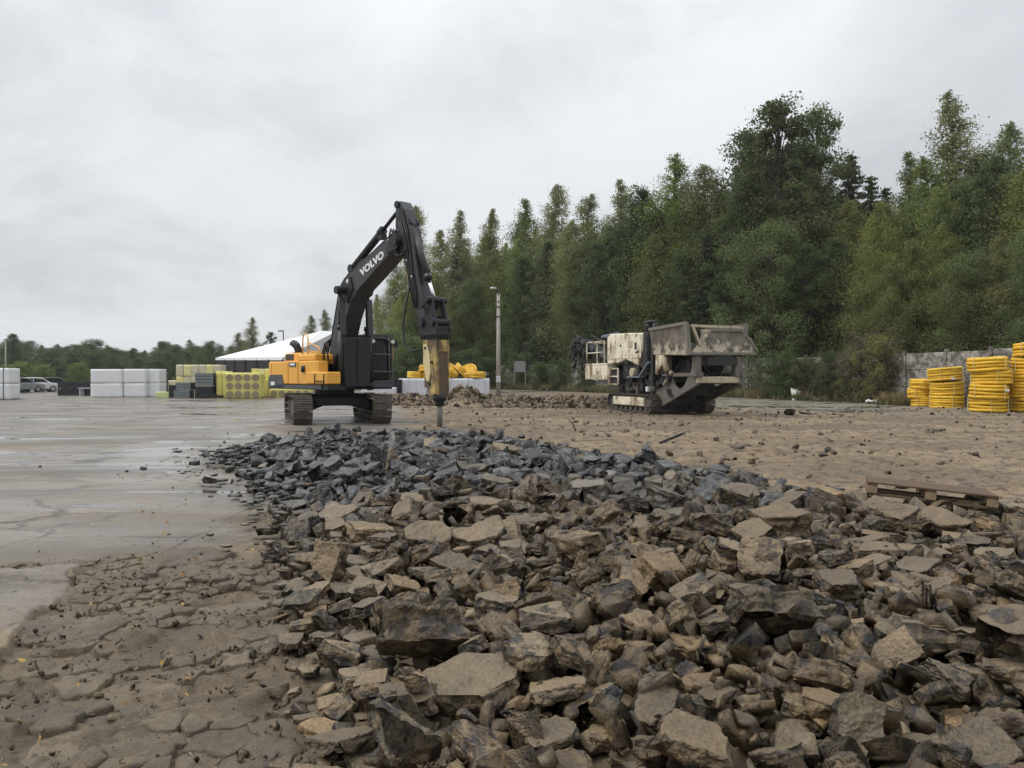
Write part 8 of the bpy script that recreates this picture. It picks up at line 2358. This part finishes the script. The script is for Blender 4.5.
def leaf_faces(P, size, rs, droop=0.0):
    """small bent leaves, one kite of two triangles each, at points P"""
    n = len(P)
    nv = rs.normal(size=(n, 3)); nv[:, 2] = np.abs(nv[:, 2]) * .8 + .15
    nv /= np.linalg.norm(nv, axis=1, keepdims=True)
    t = rs.normal(size=(n, 3)); t[:, 2] -= droop
    t -= nv * (t * nv).sum(1, keepdims=True)
    t /= np.linalg.norm(t, axis=1, keepdims=True) + 1e-9
    b = np.cross(nv, t)
    s = (size * rs.uniform(.6, 1.35, n))[:, None]
    V = np.stack([P - t * s * .5, P + b * s * .36 - nv * s * .08, P + t * s * .6, P - b * s * .36 - nv * s * .08], 1).reshape(-1, 3)
    F = (np.arange(n)[:, None] * 4 + np.array([0, 1, 2, 3])[None])
    return V, F


def make_tree(kind, seed):
    """returns (trunk mesh, crown mesh); height about 20 m for tall kinds, built from the limbs outward"""
    rs = np.random.RandomState(seed)
    rd = random.Random(seed)
    wood = MB(); pts = []
    if kind in ('birch', 'aspen'):
        Hh = 20.0
        bend = [Vector((0, 0, 0))]
        for k in range(1, 9): bend.append(Vector((rs.normal(0, .05) * k * .5, rs.normal(0, .05) * k * .5, Hh * .96 * k / 8)))
        wood.tube(bend, [.19 * (1 - k / 8.3) + .015 for k in range(9)], 8)
        nb = 84 if kind == 'birch' else 76
        tap = rs.uniform(.5, .68) if kind == 'birch' else rs.uniform(.42, .6)
        wid = (3.2 if kind == 'birch' else 3.8) * rs.uniform(.85, 1.2)
        for i in range(nb):
            t = .20 + .79 * (i + rs.rand()) / nb
            z = t * Hh * .96; k = min(7, int(t * 8)); o = bend[k].lerp(bend[k + 1], t * 8 - k)
            an = i * 2.4 + rs.normal(0, .4)
            prof = min(1, (1 - t) / tap) ** .74 * (.6 + .4 * min(1, (t - .1) / .2))
            L = wid * prof * rs.uniform(.5, 1.4) + .14
            up = rs.uniform(.35, .9) if t > .4 else rs.uniform(.1, .5)
            d = Vector((math.cos(an), math.sin(an), up)).normalized()
            e = o + d * L
            mid = o + d * L * .55 + Vector((0, 0, .1 * L))
            tip = e - Vector((0, 0, L * .22 * rs.uniform(.3, 1.3)))
            wood.tube([o, mid, tip], [.012 + .018 * L, .01 + .008 * L, .006], 4, caps=False)
            nl = int(50 + 165 * L)
            q = rs.beta(1.6, 1.1, nl)
            base = np.array([list(o.lerp(mid, a / .55) if a < .55 else mid.lerp(tip, (a - .55) / .45)) for a in q])
            sp = (.10 + .23 * L * q)[:, None]
            base += np.clip(rs.normal(size=(nl, 3)), -1.7, 1.7) * sp * np.array([.8, .8, .75])
            base[:, 2] -= np.abs(rs.normal(0, .25, nl)) * (q > .5)
            pts.append(base)
        P = np.concatenate(pts)
        V, F = leaf_faces(P, .125, rs, .6)
        lm, bm_ = (M_LB, M_BB) if kind == 'birch' else (M_LB, M_BK)
    elif kind == 'spruce':
        Hh = 19.0
        wood.tube([(0, 0, 0), (0, 0, Hh * .5), (.05, 0, Hh)], [.24, .13, .01], 8)
        for i in range(120):
            t = .06 + .93 * i / 120
            z = Hh * t; an = i * 2.4; L = 3.1 * (1 - t) ** .85 * rs.uniform(.75, 1.15) + .2
            e = Vector((math.cos(an) * L, math.sin(an) * L, z - .25 * L + .12 * L * rs.rand()))
            o = Vector((0, 0, z))
            wood.tube([o, e], [.01 + .01 * L, .006], 4, caps=False)
            nl = int(50 + 120 * L)
            q = rs.rand(nl) ** .8
            base = np.array(o)[None] * (1 - q[:, None]) + np.array(e)[None] * q[:, None]
            base += rs.normal(size=(nl, 3)) * (np.array([.22, .22, .12]) * (0.5 + .25 * L * q)[:, None])
            pts.append(base)
        P = np.concatenate(pts)
        V, F = leaf_faces(P, .15, rs, .5)
        lm, bm_ = M_LN, M_BK
    else:
        # broad crowns: clumps of leaves carried on forking limbs
        Hh, wid, th, ncl, per = {'broad': (17.0, 5.0, .10, 92, 360), 'tall': (21.0, 3.9, .15, 120, 230), 'bush': (6.5, 3.0, .03, 90, 150), 'scrub': (3.4, 1.6, .02, 44, 44), 'thin': (17.0, 2.9, .2, 90, 160)}[kind]
        lean = Vector((rs.normal(0, .3), rs.normal(0, .3), 0))
        tr = [Vector((0, 0, 0)) + lean * (k / 6) ** 2 + Vector((rs.normal(0, .1), rs.normal(0, .1), Hh * .85 * k / 6)) * (1 if k else 0) for k in range(7)]
        r0 = Hh * .0125
        wood.tube(tr, [r0 * (1 - k / 6.6) + .012 for k in range(7)], 8)
        cl = []
        for i in range(ncl):
            t = th + (1 - th) * (i + rs.rand()) / ncl
            tt = (t - th) / (1 - th)
            if kind == 'broad': prof = (1 - (2 * tt - .75) ** 2 / 1.65) ** .5 if (2 * tt - .75) ** 2 < 1.65 else .2
            elif kind == 'tall': prof = max(.16, math.sin(PI * min(1, tt * .86 + .12)) ** .75)
            elif kind == 'thin': prof = max(.18, math.sin(PI * min(1, tt * .9 + .08)))
            else: prof = max(.25, math.sin(PI * (tt * .8 + .12)) ** .6)
            an = i * 2.4 + rs.normal(0, .5)
            rad = wid * prof * (rs.uniform(.35, 1.08) if rs.rand() < .8 else rs.uniform(.05, .5))
            c = Vector((math.cos(an) * rad, math.sin(an) * rad, Hh * t * .96)) + lean * t * t
            cl.append((c, wid * (rs.uniform(.13, .27) if kind in ('broad', 'bush') else rs.uniform(.09, .25))))
            tz = max(.02, t - .22 * rs.uniform(.6, 1.2)); k = min(5, int(tz / .85 * 6)) if tz < .85 else 5
            o = tr[k].lerp(tr[k + 1], min(1, max(0, tz / .85 * 6 - k)))
            md = o.lerp(c, .55) + Vector((0, 0, .12 * (c - o).length))
            wood.tube([o, md, c], [.015 + .012 * (c - o).length, .012 + .006 * (c - o).length, .008], 4, caps=False)
        for c, r in cl:
            nl = int(per * rs.uniform(.7, 1.3))
            d = rs.normal(size=(nl, 3)); d /= np.linalg.norm(d, axis=1, keepdims=True)
            rr = r * rs.rand(nl) ** .36 * (1 + .2 * np.clip(rs.normal(size=nl), -1.5, 1.5))
            pts.append(np.array(c)[None] + d * rr[:, None] * np.array([1.25, 1.25, .85]))
        P = np.concatenate(pts)
        P[:, 2] = np.maximum(P[:, 2], .15)
        V, F = leaf_faces(P, {'bush': .14, 'scrub': .085}.get(kind, .165), rs, .3)
        lm = {'scrub': M_LY, 'bush': M_LD}.get(kind, M_LD)
        bm_ = M_BK
    crown = np_mesh('crown', V, F, lm)
    tm = bpy.data.meshes.new('trunk')
    tm.from_pydata([tuple(v) for v in wood.V], [], wood.F); tm.polygons.foreach_set('use_smooth', wood.S); tm.update()
    tm.materials.append(bm_)
    return tm, crown, Hh


TREES = {}
for _k, _n in (('birch', 6), ('aspen', 4), ('spruce', 2), ('broad', 4), ('tall', 4), ('bush', 3), ('scrub', 3), ('thin', 1)):
    TREES[_k] = [make_tree(_k, 100 + 17 * i + len(_k)) for i in range(_n)]


def plant(name, kind, var, x, y, height, rs, label, group=None, cat='tree', tint=None, wide=1.0, mat=None):
    tm, cm, Hh = TREES[kind][var % len(TREES[kind])]
    s = height / Hh
    o = empty(name, (x, y, (gz(x, y) if y < 95 else 0) - .05), rs.uniform(0, 6.28), label, cat, group)
    o.scale = (s * wide, s * wide, s)
    t = tint or (.5 + rs.normal(0, .14), rs.uniform(.8, 1.1), .5 * rs.uniform(.75, 1.35))
    for nm, me in (('trunk', tm), ('crown', cm)):
        c = link(nm, me, o)
        c.color = (float(np.clip(t[0], 0, 1)), float(np.clip(t[1], 0, 2)), float(np.clip(t[2], 0, 1)), 1)
    return o


def fence_at(xp, back=0.0):
    """point on the fence seen at photo column xp, pushed back by the given metres"""
    best = None
    t = (xp - 512) / 760
    for (x0, y0), (x1, y1) in zip(FENCE[:-1], FENCE[1:]):
        den = (x1 - x0) - t * (y1 - y0)
        k = (t * y0 - x0) / den
        if -1e-6 <= k <= 1 + 1e-6:
            best = y0 + k * (y1 - y0)
    if best is None: best = 22 if xp > 900 else 95
    Y = best + back
    return t * Y, Y


def build_forest():
    rs = np.random.RandomState(21)
    # trees one can single out against the sky: column, crown top row, metres behind the fence, kind, variant, label, width
    KEY = [
        (953, 84, 14, 'birch', 0, 'tallest pale green birch at the right, its spire above all its neighbours', 1.0),
        (1006, 116, 12, 'birch', 1, 'pointed birch at the right edge, next to the tallest one', .95),
        (1030, 150, 9, 'birch', 2, 'yellowing birch leaning in over the right edge of the view', 1.0),
        (782, 97, 10, 'tall', 0, 'big rounded tree with the highest crown, above the crusher hopper', 1.25),
        (752, 128, 13, 'tall', 1, 'dark tree at the left shoulder of the big rounded one', 1.0),
        (812, 104, 15, 'tall', 2, 'airy tree at the right shoulder of the big rounded one', .9),
        (677, 150, 10, 'aspen', 0, 'pointed green tree above the crusher housing', 1.05),
        (705, 158, 12, 'aspen', 1, 'green tree between the pointed one and the big rounded one', 1.1),
        (645, 186, 9, 'tall', 2, 'dark green tree just left of the pointed one', 1.0),
        (618, 174, 14, 'birch', 3, 'slender pale birch behind the rear end of the crusher', 1.0),
        (588, 190, 12, 'aspen', 0, 'green tree standing over the cable loom of the crusher', 1.0),
        (557, 178, 16, 'birch', 1, 'pale slender birch right of the lamp pole', 1.0),
        (525, 194, 14, 'birch', 2, 'birch just right of the lamp pole top', 1.05),
        (492, 205, 14, 'birch', 0, 'thin-topped birch behind the lamp pole', .95),
        (462, 206, 10, 'birch', 3, 'pale birch right of the breaker arm', 1.0),
        (440, 226, 13, 'birch', 2, 'yellow-green birch half hidden behind the breaker arm', 1.05),
        (417, 200, 16, 'birch', 1, 'yellowish birch with its tip beside the top of the arm', .85),
        (398, 262, 16, 'aspen', 1, 'green tree seen below the boom, left of the arm', 1.0),
        (378, 292, 20, 'birch', 0, 'pale tree in the gap between boom and cab roof', 1.0),
        (850, 156, 13, 'spruce', 0, 'dark brownish conifer right of the big rounded tree', 1.1),
        (880, 196, 5, 'birch', 2, 'light yellow-green birch in front of the conifers', .95),
        (905, 146, 16, 'birch', 3, 'birch with a thin top left of the tallest birch', 1.0),
        (925, 150, 12, 'aspen', 0, 'green tree filling the space beside the tallest birch', 1.0),
        (980, 150, 16, 'tall', 1, 'dark tree between the two tall birches at the right', .9),
        (870, 178, 18, 'spruce', 1, 'second dark conifer standing behind the yellow-green birch', 1.05),
    ]
    for (xp, yt, back, kind, var, lab, wide) in KEY:
        x, y = fence_at(xp, back)
        h = zpx(yt, y) * 1.02
        tint = None
        if 'yellow' in lab: tint = (.38, 1.0, .66)
        elif 'pale' in lab: tint = (.43, .85, .66)
        elif 'brownish' in lab: tint = (.22, .75, .6)
        elif 'dark' in lab: tint = (.56, .9, .42)
        plant(kind + '_tree' if kind in ('birch', 'spruce') else 'broadleaf_tree', kind, var, x, y, h, rs, lab, None, 'tree', tint, wide)
    # the front row of full crowns that hides the trunks
    FRONT = [(770, 218, 3.4, 'broad', 1.0, 'round bushy tree with an olive crown, right behind the crusher hopper'), (738, 238, 5, 'tall', .95, 'dark narrow tree behind the crusher exhaust'),
             (706, 232, 5, 'spruce', 1.25, 'dark conifer behind the crusher housing'), (680, 246, 5, 'tall', .9, 'dark narrow tree left of the crusher exhaust'), (652, 226, 6, 'aspen', 1.0, 'green pointed tree over the middle of the crusher'),
             (628, 244, 5, 'spruce', 1.2, 'dark conifer over the back of the crusher'), (600, 236, 6, 'tall', .95, 'dark narrow tree over the tail conveyor of the crusher'), (574, 246, 6, 'aspen', 1.0, 'green pointed tree left of the crusher tail'),
             (548, 240, 6, 'spruce', 1.2, 'dark conifer right of the lamp pole'), (522, 252, 6, 'tall', .95, 'dark narrow tree behind the lamp pole foot'), (500, 262, 7, 'birch', 1.1, 'light birch just behind the lamp pole'),
             (478, 276, 6, 'broad', .8, 'green crown between the breaker and the lamp pole'), (450, 290, 6, 'aspen', 1.1, 'green pointed tree behind the breaker'),
             (806, 240, 5, 'tall', 1.0, 'dark narrow tree over the bushes right of the crusher'), (838, 232, 6, 'tall', .9, 'dark narrow tree beside the yellow-green birch'), (862, 262, 4, 'birch', 1.05, 'small yellowing birch in front of the dark narrow trees'),
             (914, 232, 5, 'aspen', 1.1, 'green pointed tree over the lowest coil stack'), (944, 214, 6, 'birch', 1.1, 'light green birch over the middle coil stack'), (968, 250, 4, 'broad', .85, 'olive crown above the four-coil stack'),
             (1000, 222, 5, 'aspen', 1.1, 'brownish green tree above the tallest coil stack'), (1048, 215, 4, 'broad', .9, 'green crown reaching in from beyond the right edge'),
             (892, 246, 4, 'aspen', 1.0, 'slim green tree over the reddish shrub'), (410, 318, 8, 'broad', .8, 'light green crown behind the cab handrail')]
    for i, (xp, yt, back, kind, wd, lab) in enumerate(FRONT):
        x, y = fence_at(xp, back)
        tint = (.34, .9, .66) if 'olive' in lab else ((.27, .85, .56) if 'brownish' in lab else ((.45, 1.0, .62) if 'light' in lab else ((.52, .9, .47) if 'dark' in lab else (.42, .9, .6))))
        plant({'birch': 'birch_tree', 'spruce': 'spruce_tree'}.get(kind, 'broadleaf_tree'), kind, i, x, y, zpx(yt, y), rs, lab, None, 'tree', tint, wd)
    # the rest of the belt
    n = 0
    for row, (b0, b1, step) in enumerate(((8, 11, 30), (16, 20, 26), (22, 28, 24), (30, 40, 26))):
        for xp in np.arange(395 - 5 * row, 1075, step):
            q = xp + rs.uniform(-8, 8)
            x, y = fence_at(min(max(q, 372), 1100), rs.uniform(b0, b1))
            lim = np.interp(q, [370, 400, 430, 480, 560, 640, 680, 730, 790, 850, 900, 960, 1010, 1080], [318, 280, 250, 228, 205, 205, 175, 160, 125, 180, 180, 150, 140, 150])
            h = min(zpx(lim + rs.uniform(0, 26) + 3, y), 25)
            kind = rs.choice(['birch', 'aspen', 'tall', 'aspen', 'birch', 'spruce'])
            nm = {'birch': 'birch_tree', 'spruce': 'spruce_tree'}.get(kind, 'broadleaf_tree')
            lab = {'birch': 'slender birch within the dense belt of trees behind the fence', 'spruce': 'dark conifer within the dense belt of trees behind the fence'}.get(kind, 'broadleaf tree within the dense belt of trees behind the fence')
            spot = 'left of the lamp pole' if q < 490 else ('between lamp pole and crusher' if q < 580 else ('behind the crusher' if q < 770 else ('behind the reddish shrub' if q < 900 else 'behind the coil stacks')))
            lab = lab.replace('within the dense belt of trees behind the fence', ('in the front of', 'in the middle of', 'deep in', 'at the back of')[row] + ' the belt, ' + spot)
            lt = 1.38 if q < 640 else 1.12
            tnt = ((.42 if q < 640 else .46) + rs.normal(0, .12), rs.uniform(.78, 1.02), .5 * lt * rs.uniform(.8, 1.25))
            plant(nm, kind, rs.randint(9), x, y, h, rs, lab, {'birch': 'birches in the belt', 'spruce': 'conifers in the belt'}.get(kind, 'broadleaf trees in the belt'), 'tree', tnt)
            n += 1
    # shrubs along the fence
    BUSH = [(800, 356, -1.2, .5, 'green shrub in front of the fence right of the crusher'), (782, 350, -1.4, .5, 'dark shrub behind the end of the crusher hopper'), (738, 352, .5, .45, 'dark shrub seen under the crusher hopper'),
            (690, 352, 0, .45, 'shrub seen between the crusher legs'),            (642, 356, 0, .45, 'dark shrub behind the crusher ladder'), (560, 358, -1.0, .5, 'overgrown shrub against the fence left of the crusher'), (540, 362, -1.5, .5, 'low bush left of the crusher tail'),
            (520, 352, -1.5, .5, 'bush between lamp pole and crusher'), (488, 356, -2, .5, 'bush just left of the lamp pole'), (470, 348, -1.0, .55, 'bush behind the heap of yellow coils'),
            (435, 344, -2, .55, 'pale green bush behind the breaker'), (412, 335, -4, .62, 'light green bush behind the cab rail'), (398, 330, 0, .6, 'light green bush right of the cab'), (590, 352, 0, .45, 'bush behind the crusher tail conveyor')]
    for i, (xp, yt, back, val, lab) in enumerate(BUSH):
        x, y = fence_at(xp, back)
        plant('shrub', 'bush', i, x, y, max(1.8, zpx(yt, y)), rs, lab, None, 'shrub', (.42 if val > .5 else .5, .95, val), 1.1)
    SCR = [(872, 326, -.6, 'reddish-brown thin shrub standing before the fence'), (856, 344, -.9, 'brown shrub at the left of the reddish one'), (888, 350, -.7, 'small brown shrub next to the lowest coil stack'),
           (842, 352, -1.2, 'rusty shrub among the dry grass by the fence'), (812, 356, -1.5, 'brown scrub near the white bag'), (770, 366, -1.5, 'brown scrub below the crusher hopper'), (752, 372, -1.0, 'dry scrub beside the front beam of the crusher')]
    for i, (xp, yt, back, wd, tint, lab) in enumerate(((878, 334, -.7, .7, (.0, .95, .95), 'full yellow-brown autumn bush hanging before the fence'), (852, 346, -.9, .7, (.14, .85, .74), 'olive-brown bush left of the yellow-brown one'),
                                                   (826, 350, -1.0, .8, (.42, .9, .50), 'green bush half covering the fence beside the olive-brown one'), (896, 352, .6, .7, (.0, .9, .72), 'rusty bush behind the lowest coil stack'))):
        x, y = fence_at(xp, back)
        plant('shrub', 'bush', i + 1, x, y, zpx(yt, y), rs, lab, None, 'shrub', tint, wd)
    for i, (xp, yt, back, lab) in enumerate(SCR):
        x, y = fence_at(xp, back)
        plant('shrub', 'scrub', i, x, y, zpx(yt, y), rs, lab, None, 'shrub', (.38, .62, .40), 1.0)
    # ---- far left: wood beyond the yard
    for row, (Y0, hh) in enumerate(((150, 9.5), (165, 11.5), (185, 12.5), (205, 14))):
        for xp in np.arange(-40, 300 - 6 * row, 11.5):
            q = xp + rs.uniform(-6, 6)
            Y = Y0 + rs.uniform(-6, 6)
            lim = np.interp(q, [-40, 0, 15, 40, 80, 110, 125, 145, 170, 190, 215, 240, 300], [340, 338, 334, 342, 338, 337, 345, 344, 338, 337, 344, 339, 345])
            h = min(zpx(lim + rs.uniform(0, 7) + (3 - row) * 4, Y), 16)
            k = rs.choice(['broad', 'tall', 'broad', 'aspen', 'broad'])
            t = (.52 + rs.normal(0, .06), .85, .42 + .06 * rs.rand())
            plant('broadleaf_tree', k, rs.randint(9), (q - 512) / 760 * Y, Y, h, rs, 'dark tree in the %s row of the far wood, %s' % (('first', 'second', 'third', 'last')[row], 'over the leftmost white packs' if q < 12 else 'over the parked cars' if q < 60 else 'over the black crates' if q < 92 else 'over the tall white stack' if q < 160 else 'over the cream bales' if q < 216 else 'behind the tent'), 'far trees beyond the yard', 'tree', t, 1.45)
    for (xp, yt, Y, k, w, lab, t) in ((253, 314, 122, 'aspen', 1.0, 'lone light green poplar-like tree above the left end of the tent', (.42, .85, .56)), (312, 312, 118, 'aspen', 1.0, 'left of two dark trees behind the tent ridge', (.5, .8, .45)),
                                      (326, 306, 116, 'birch', 1.1, 'right of two dark trees behind the tent ridge, against the boom', (.5, .85, .46)), (13, 332, 140, 'tall', 1.5, 'higher rounded tree at the far left above the mast', (.5, .7, .5)),
                                      (238, 330, 140, 'aspen', 1.2, 'tree left of the lone one above the tent', (.45, .9, .48)), (212, 340, 135, 'broad', 1.1, 'green tree over the back row of bales', (.46, .9, .5)), (270, 330, 130, 'tall', 1.0, 'green tree right of the lone one, behind the tent slope', (.48, .9, .46))):
        plant('broadleaf_tree', k, 0, (xp - 512) / 760 * Y, Y, zpx(yt, Y), rs, lab, None, 'tree', t, w)
    for i, (xp, yt, Y, lab) in enumerate(((22, 361, 98, 'light green bush behind the grey car'), (44, 364, 98, 'yellow-green bush behind the white car'), (78, 362, 98, 'bright green bush behind the black crates'), (8, 364, 100, 'bush behind the white packs at the left edge'),
                                          (130, 378, 105, 'bush behind the tall white stack'), (180, 370, 105, 'bush behind the cream bales'), (60, 377, 104, 'low bush between the cars and the crates'))):
        plant('shrub', 'bush', i, (xp - 512) / 760 * Y, Y, zpx(yt, Y), rs, lab, None, 'shrub', (.36, 1.0, .92 - .07 * (i % 3)), 1.0)


build_forest()
# ------------------------------------------------------------ pallet, timber, litter, weeds
def build_props():
    rs = random.Random(12)
    M_PAL = paint('weathered_pallet_wood', (.105, .066, .04), .75, (.07, .052, .038), .5, scale=3.5)
    M_PALB = paint('pallet_blocks', (.24, .17, .10), .75, (.12, .09, .06), .4, scale=3.5)
    c = px(927, Y=8.25)
    root = empty('wooden_pallet', (c.x, 8.25, .27), 0, 'brown wooden pallet lying tilted on the back edge of the rubble', 'pallet')
    root.rotation_euler = (R(-3), R(4), R(-24))
    for k in range(8):
        y = -.40 + .8 * k / 7
        MB().box((0, 0, 0), (1.2, .088, .02), None, .003).build('deck_board', M_PAL, root, (0, y, .135))
    for k in range(3):
        x = -.55 + .55 * k
        MB().box((0, 0, 0), (.1, .88, .02), None, .003).build('cross_board', M_PAL, root, (x, 0, .113))
        for j in range(3):
            MB().box((0, 0, 0), (.1, .13, .078), None, .004).build('block', M_PALB, root, (x, -.375 + .375 * j, .063))
    for j in range(3):
        MB().box((0, 0, 0), (1.2, .1, .022), None, .003).build('bottom_board', M_PAL, root, (0, -.375 + .375 * j, .012))
    # board sticking out of the heap
    a = Vector((2.62, 13.4, .42)); b = Vector((2.98, 13.2, .60))
    m = MB(); m.bar(a, b, .14, .04)
    tag(m.build('timber_offcut', M_CRATE), 'black board end sticking up out of the back of the heap', 'board')
    a = px(573, Y=22); z = gz(a.x, 22)
    m = MB(); m.tube([(a.x + .1, 22, z - .05), (a.x, 22, z + .2), (a.x - .16, 22.05, z + .36)], [.03, .026, .012], 6)
    tag(m.build('stick', M_BK), 'dark stick standing up from the brown earth before the crusher', 'stick')
    # loose lumps on the stripped earth
    for (xp, Y, s, lab) in ((936, 22.0, .34, 'dark clod lying alone on the brown earth below the coil stacks'), (737, 15.6, .30, 'dark clod beside the low ridge of scraped earth'), (790, 30, .5, 'larger of the dark lumps right of the crusher'), (806, 31, .4, 'smaller dark lump right of the crusher'),
                            (757, 15.8, .22, 'small clod at the right end of the scraped ridge'), (455, 24.5, .3, 'clod of soil at the foot of the breaker point')):
        x = px(xp, Y=Y).x
        me = rock_mesh(rs.randrange(N_ARCH), 2, .09); me.materials.append(MR_OBJ)
        o = link('clod', me, None, (x, Y, gz(x, Y) + s * .12), (rs.uniform(-.3, .3), rs.uniform(-.3, .3), rs.uniform(0, 6)), (s * 1.4, s, s * .9))
        o.color = (.15, .62, .1, 1)
        tag(o, lab, 'clod')
    # litter by the fence
    x, y = fence_at(796, -2.6)
    me = soft_box(.5, .42, .42, 31, .12, 6); me.materials.append(M_TAG)
    tag(link('plastic_bag', me, None, (x, y, gz(x, y) + .25), (.2, .1, .4)), 'white plastic bag caught in the weeds right of the crusher', 'bag')
    x, y = fence_at(888, -2.0)
    bm = bmesh.new(); bmesh.ops.create_grid(bm, x_segments=26, y_segments=12, size=.5)
    for v in bm.verts:
        p = v.co; v.co = Vector((p.x * 2.3, p.y * .9, .10 + .22 * mnoise.noise(Vector((p.x * 6, p.y * 4, 3))) + .1 * mnoise.noise(Vector((p.x * 15, p.y * 9, 1)))))
    me = bpy.data.meshes.new('tarpaulin'); bm.to_mesh(me); bm.free(); me.materials.append(M_TAG)
    o = link('tarpaulin', me, None, (x, y, gz(x, y) + .04), (0, 0, -.5))
    sm = o.modifiers.new('thickness', 'SOLIDIFY'); sm.thickness = .012
    tag(o, 'crumpled white sheet lying before the fence left of the coils', 'sheet')
    for k, (xp, back) in enumerate(((818, -2.3), (795, -3.4), (760, -2.8))):
        x, y = fence_at(xp, back)
        me = soft_box(.4, .25, .12, 40 + k, .05, 4); me.materials.append(M_TAG)
        tag(link('litter', me, None, (x, y, gz(x, y)), (0, 0, k)), ('scrap of pale litter right of the white bag', 'scrap of pale litter below the white bag', 'scrap of pale litter right of the crusher foot')[k], 'litter')
    # sign board and old slab near the lamp pole
    x, y = fence_at(522, -3)
    m = MB(); m.box((0, 0, 1.6), (.9, .05, 1.0)); m.box((-.5, .05, 1.0), (.08, .08, 2.0)); m.box((.5, .05, 1.0), (.08, .08, 2.0))
    o = m.build('sign_board', paint('dull_board', (.22, .225, .23), .6, (.1, .09, .07), .4)); o.location = (px(520, Y=70).x, 70, gz(0, 70) + .9)
    tag(o, 'pale board half hidden in the bushes right of the lamp pole', 'board')
    # ---- weeds and dry grass
    def blades(n, place, name, label, hh, cols, w=.012):
        r = np.random.RandomState(len(name) + n)
        P = place(r, n)
        n = len(P)
        h = hh * r.uniform(.4, 1.2, n); an = r.uniform(0, 6.28, n); ln = r.normal(0, .35, (n, 2)) * h[:, None]
        dx = np.stack([np.cos(an), np.sin(an), np.zeros(n)], 1) * (w * r.uniform(.7, 1.6, n))[:, None]
        tip = P + np.stack([ln[:, 0], ln[:, 1], h], 1); mid = P + np.stack([ln[:, 0] * .3, ln[:, 1] * .3, h * .55], 1)
        V = np.stack([P - dx, P + dx, mid + dx * .8, tip, mid - dx * .8], 1).reshape(-1, 3)
        b = np.arange(n)[:, None] * 5
        F = np.concatenate([b + np.array([0, 1, 2]), b + np.array([0, 2, 4]), b + np.array([4, 2, 3])], 0)
        mt, g = material(name)
        q = g.n('ShaderNodeNewGeometry').outputs['Random Per Island']
        pp = g.n('ShaderNodeNewGeometry').outputs['Position']
        c = g.mix(g.ramp(q, .1, .9), (*cols[0], 1), (*cols[1], 1))
        c = g.mix(g.ramp(g.noise(pp, .35, 3, .5), .4, .6), c, (*cols[2], 1))
        d = g.n('ShaderNodeBsdfPrincipled', {'Base Color': c, 'Roughness': .7})
        tr = g.n('ShaderNodeBsdfTranslucent', {'Color': c})
        finish(g, g.n('ShaderNodeMixShader', {0: .3, 1: d.outputs[0], 2: tr.outputs[0]}).outputs[0])
        o = link(name, np_mesh(name, V, F, mt))
        tag(o, label, 'grass', None, 'stuff')

    def verge(lo, hi):
        def f(r, n):
            k = r.uniform(0, len(FENCE) - 1.001, n); i = k.astype(int); t = k - i
            A = np.array(FENCE)
            Pn = A[i] * (1 - t[:, None]) + A[i + 1] * t[:, None]
            d = A[i + 1] - A[i]; nn = np.stack([-d[:, 1], d[:, 0]], 1); nn /= np.linalg.norm(nn, axis=1, keepdims=True)
            off = r.uniform(lo, hi, n)
            Q = Pn + nn * off[:, None]
            ok = (fbm(Q[:, 0] * .7, Q[:, 1] * .7, 5, 3) + r.normal(0, .06, n) > .47) & ((Q[:, 1] > 41.5) | (off < .9))
            Q = Q[ok]
            return np.stack([Q[:, 0], Q[:, 1], ground_z(Q[:, 0], Q[:, 1]) - .02], 1)
        return f
    blades(26000, verge(.2, 2.3), 'dry_grass', 'dry straw-coloured grass along the foot of the fence', .75, ((.30, .23, .11), (.20, .15, .07), (.10, .105, .04)), .02)
    blades(26000, verge(.1, 2.9), 'weeds', 'low green weeds along the foot of the fence', .42, ((.05, .07, .022), (.09, .10, .035), (.14, .11, .05)), .03)

    def far_verge(r, n):
        Q = np.stack([r.uniform(-110, 10, n), r.uniform(97, 108, n)], 1)
        return np.stack([Q[:, 0], Q[:, 1], np.zeros(n)], 1)
    blades(16000, far_verge, 'tall_grass', 'rough grass beyond the far edge of the yard', .9, ((.08, .09, .03), (.14, .12, .05), (.06, .075, .025)), .05)
    # fallen birch leaves on the old paving
    r = np.random.RandomState(6)
    n = 260
    X = r.uniform(-4.5, 2.5, n); Yv = 2.6 + 7 * r.rand(n) ** 1.3
    P = np.stack([X, Yv, ground_z(X, Yv) + .035], 1)
    V, F = leaf_faces(P, .034, r)
    mt, g = material('fallen_leaves')
    q = g.n('ShaderNodeNewGeometry').outputs['Random Per Island']
    finish(g, g.n('ShaderNodeBsdfPrincipled', {'Base Color': g.mix(q, (.40, .25, .05, 1), (.24, .12, .05, 1)), 'Roughness': .6}).outputs[0])
    tag(link('fallen_leaves', np_mesh('fallen_leaves', V, F, mt)), 'fallen yellow birch leaves on the old paving', 'leaves', None, 'stuff')
    # a dead stalk standing in the old paving
    m = MB(); m.tube([(-1.63, 4.15, 0), (-1.62, 4.16, .12), (-1.64, 4.15, .2)], [.004, .003, .002], 5)
    tag(m.build('dry_stalk', M_PALE), 'pale dry stalk standing in the cracked paving at the left', 'stalk')


build_props()
# ------------------------------------------------------------ thin haze in the damp air
def build_haze():
    m = bpy.data.materials.new('haze')
    m.use_nodes = True
    t = m.node_tree
    for n in list(t.nodes): t.nodes.remove(n)
    g = NG(t)
    v = g.n('ShaderNodeVolumePrincipled', {'Color': (.86, .90, .95, 1), 'Density': HAZE_DENSITY, 'Anisotropy': .2})
    g.n('ShaderNodeOutputMaterial', {'Volume': v.outputs[0]})
    b = MB(); b.box((0, 0, 0), (60000, 60000, 40))
    o = b.build('haze', m, None, (0, 0, 18))
    tag(o, kind='stuff')


HAZE_DENSITY = 0.00022
build_haze()
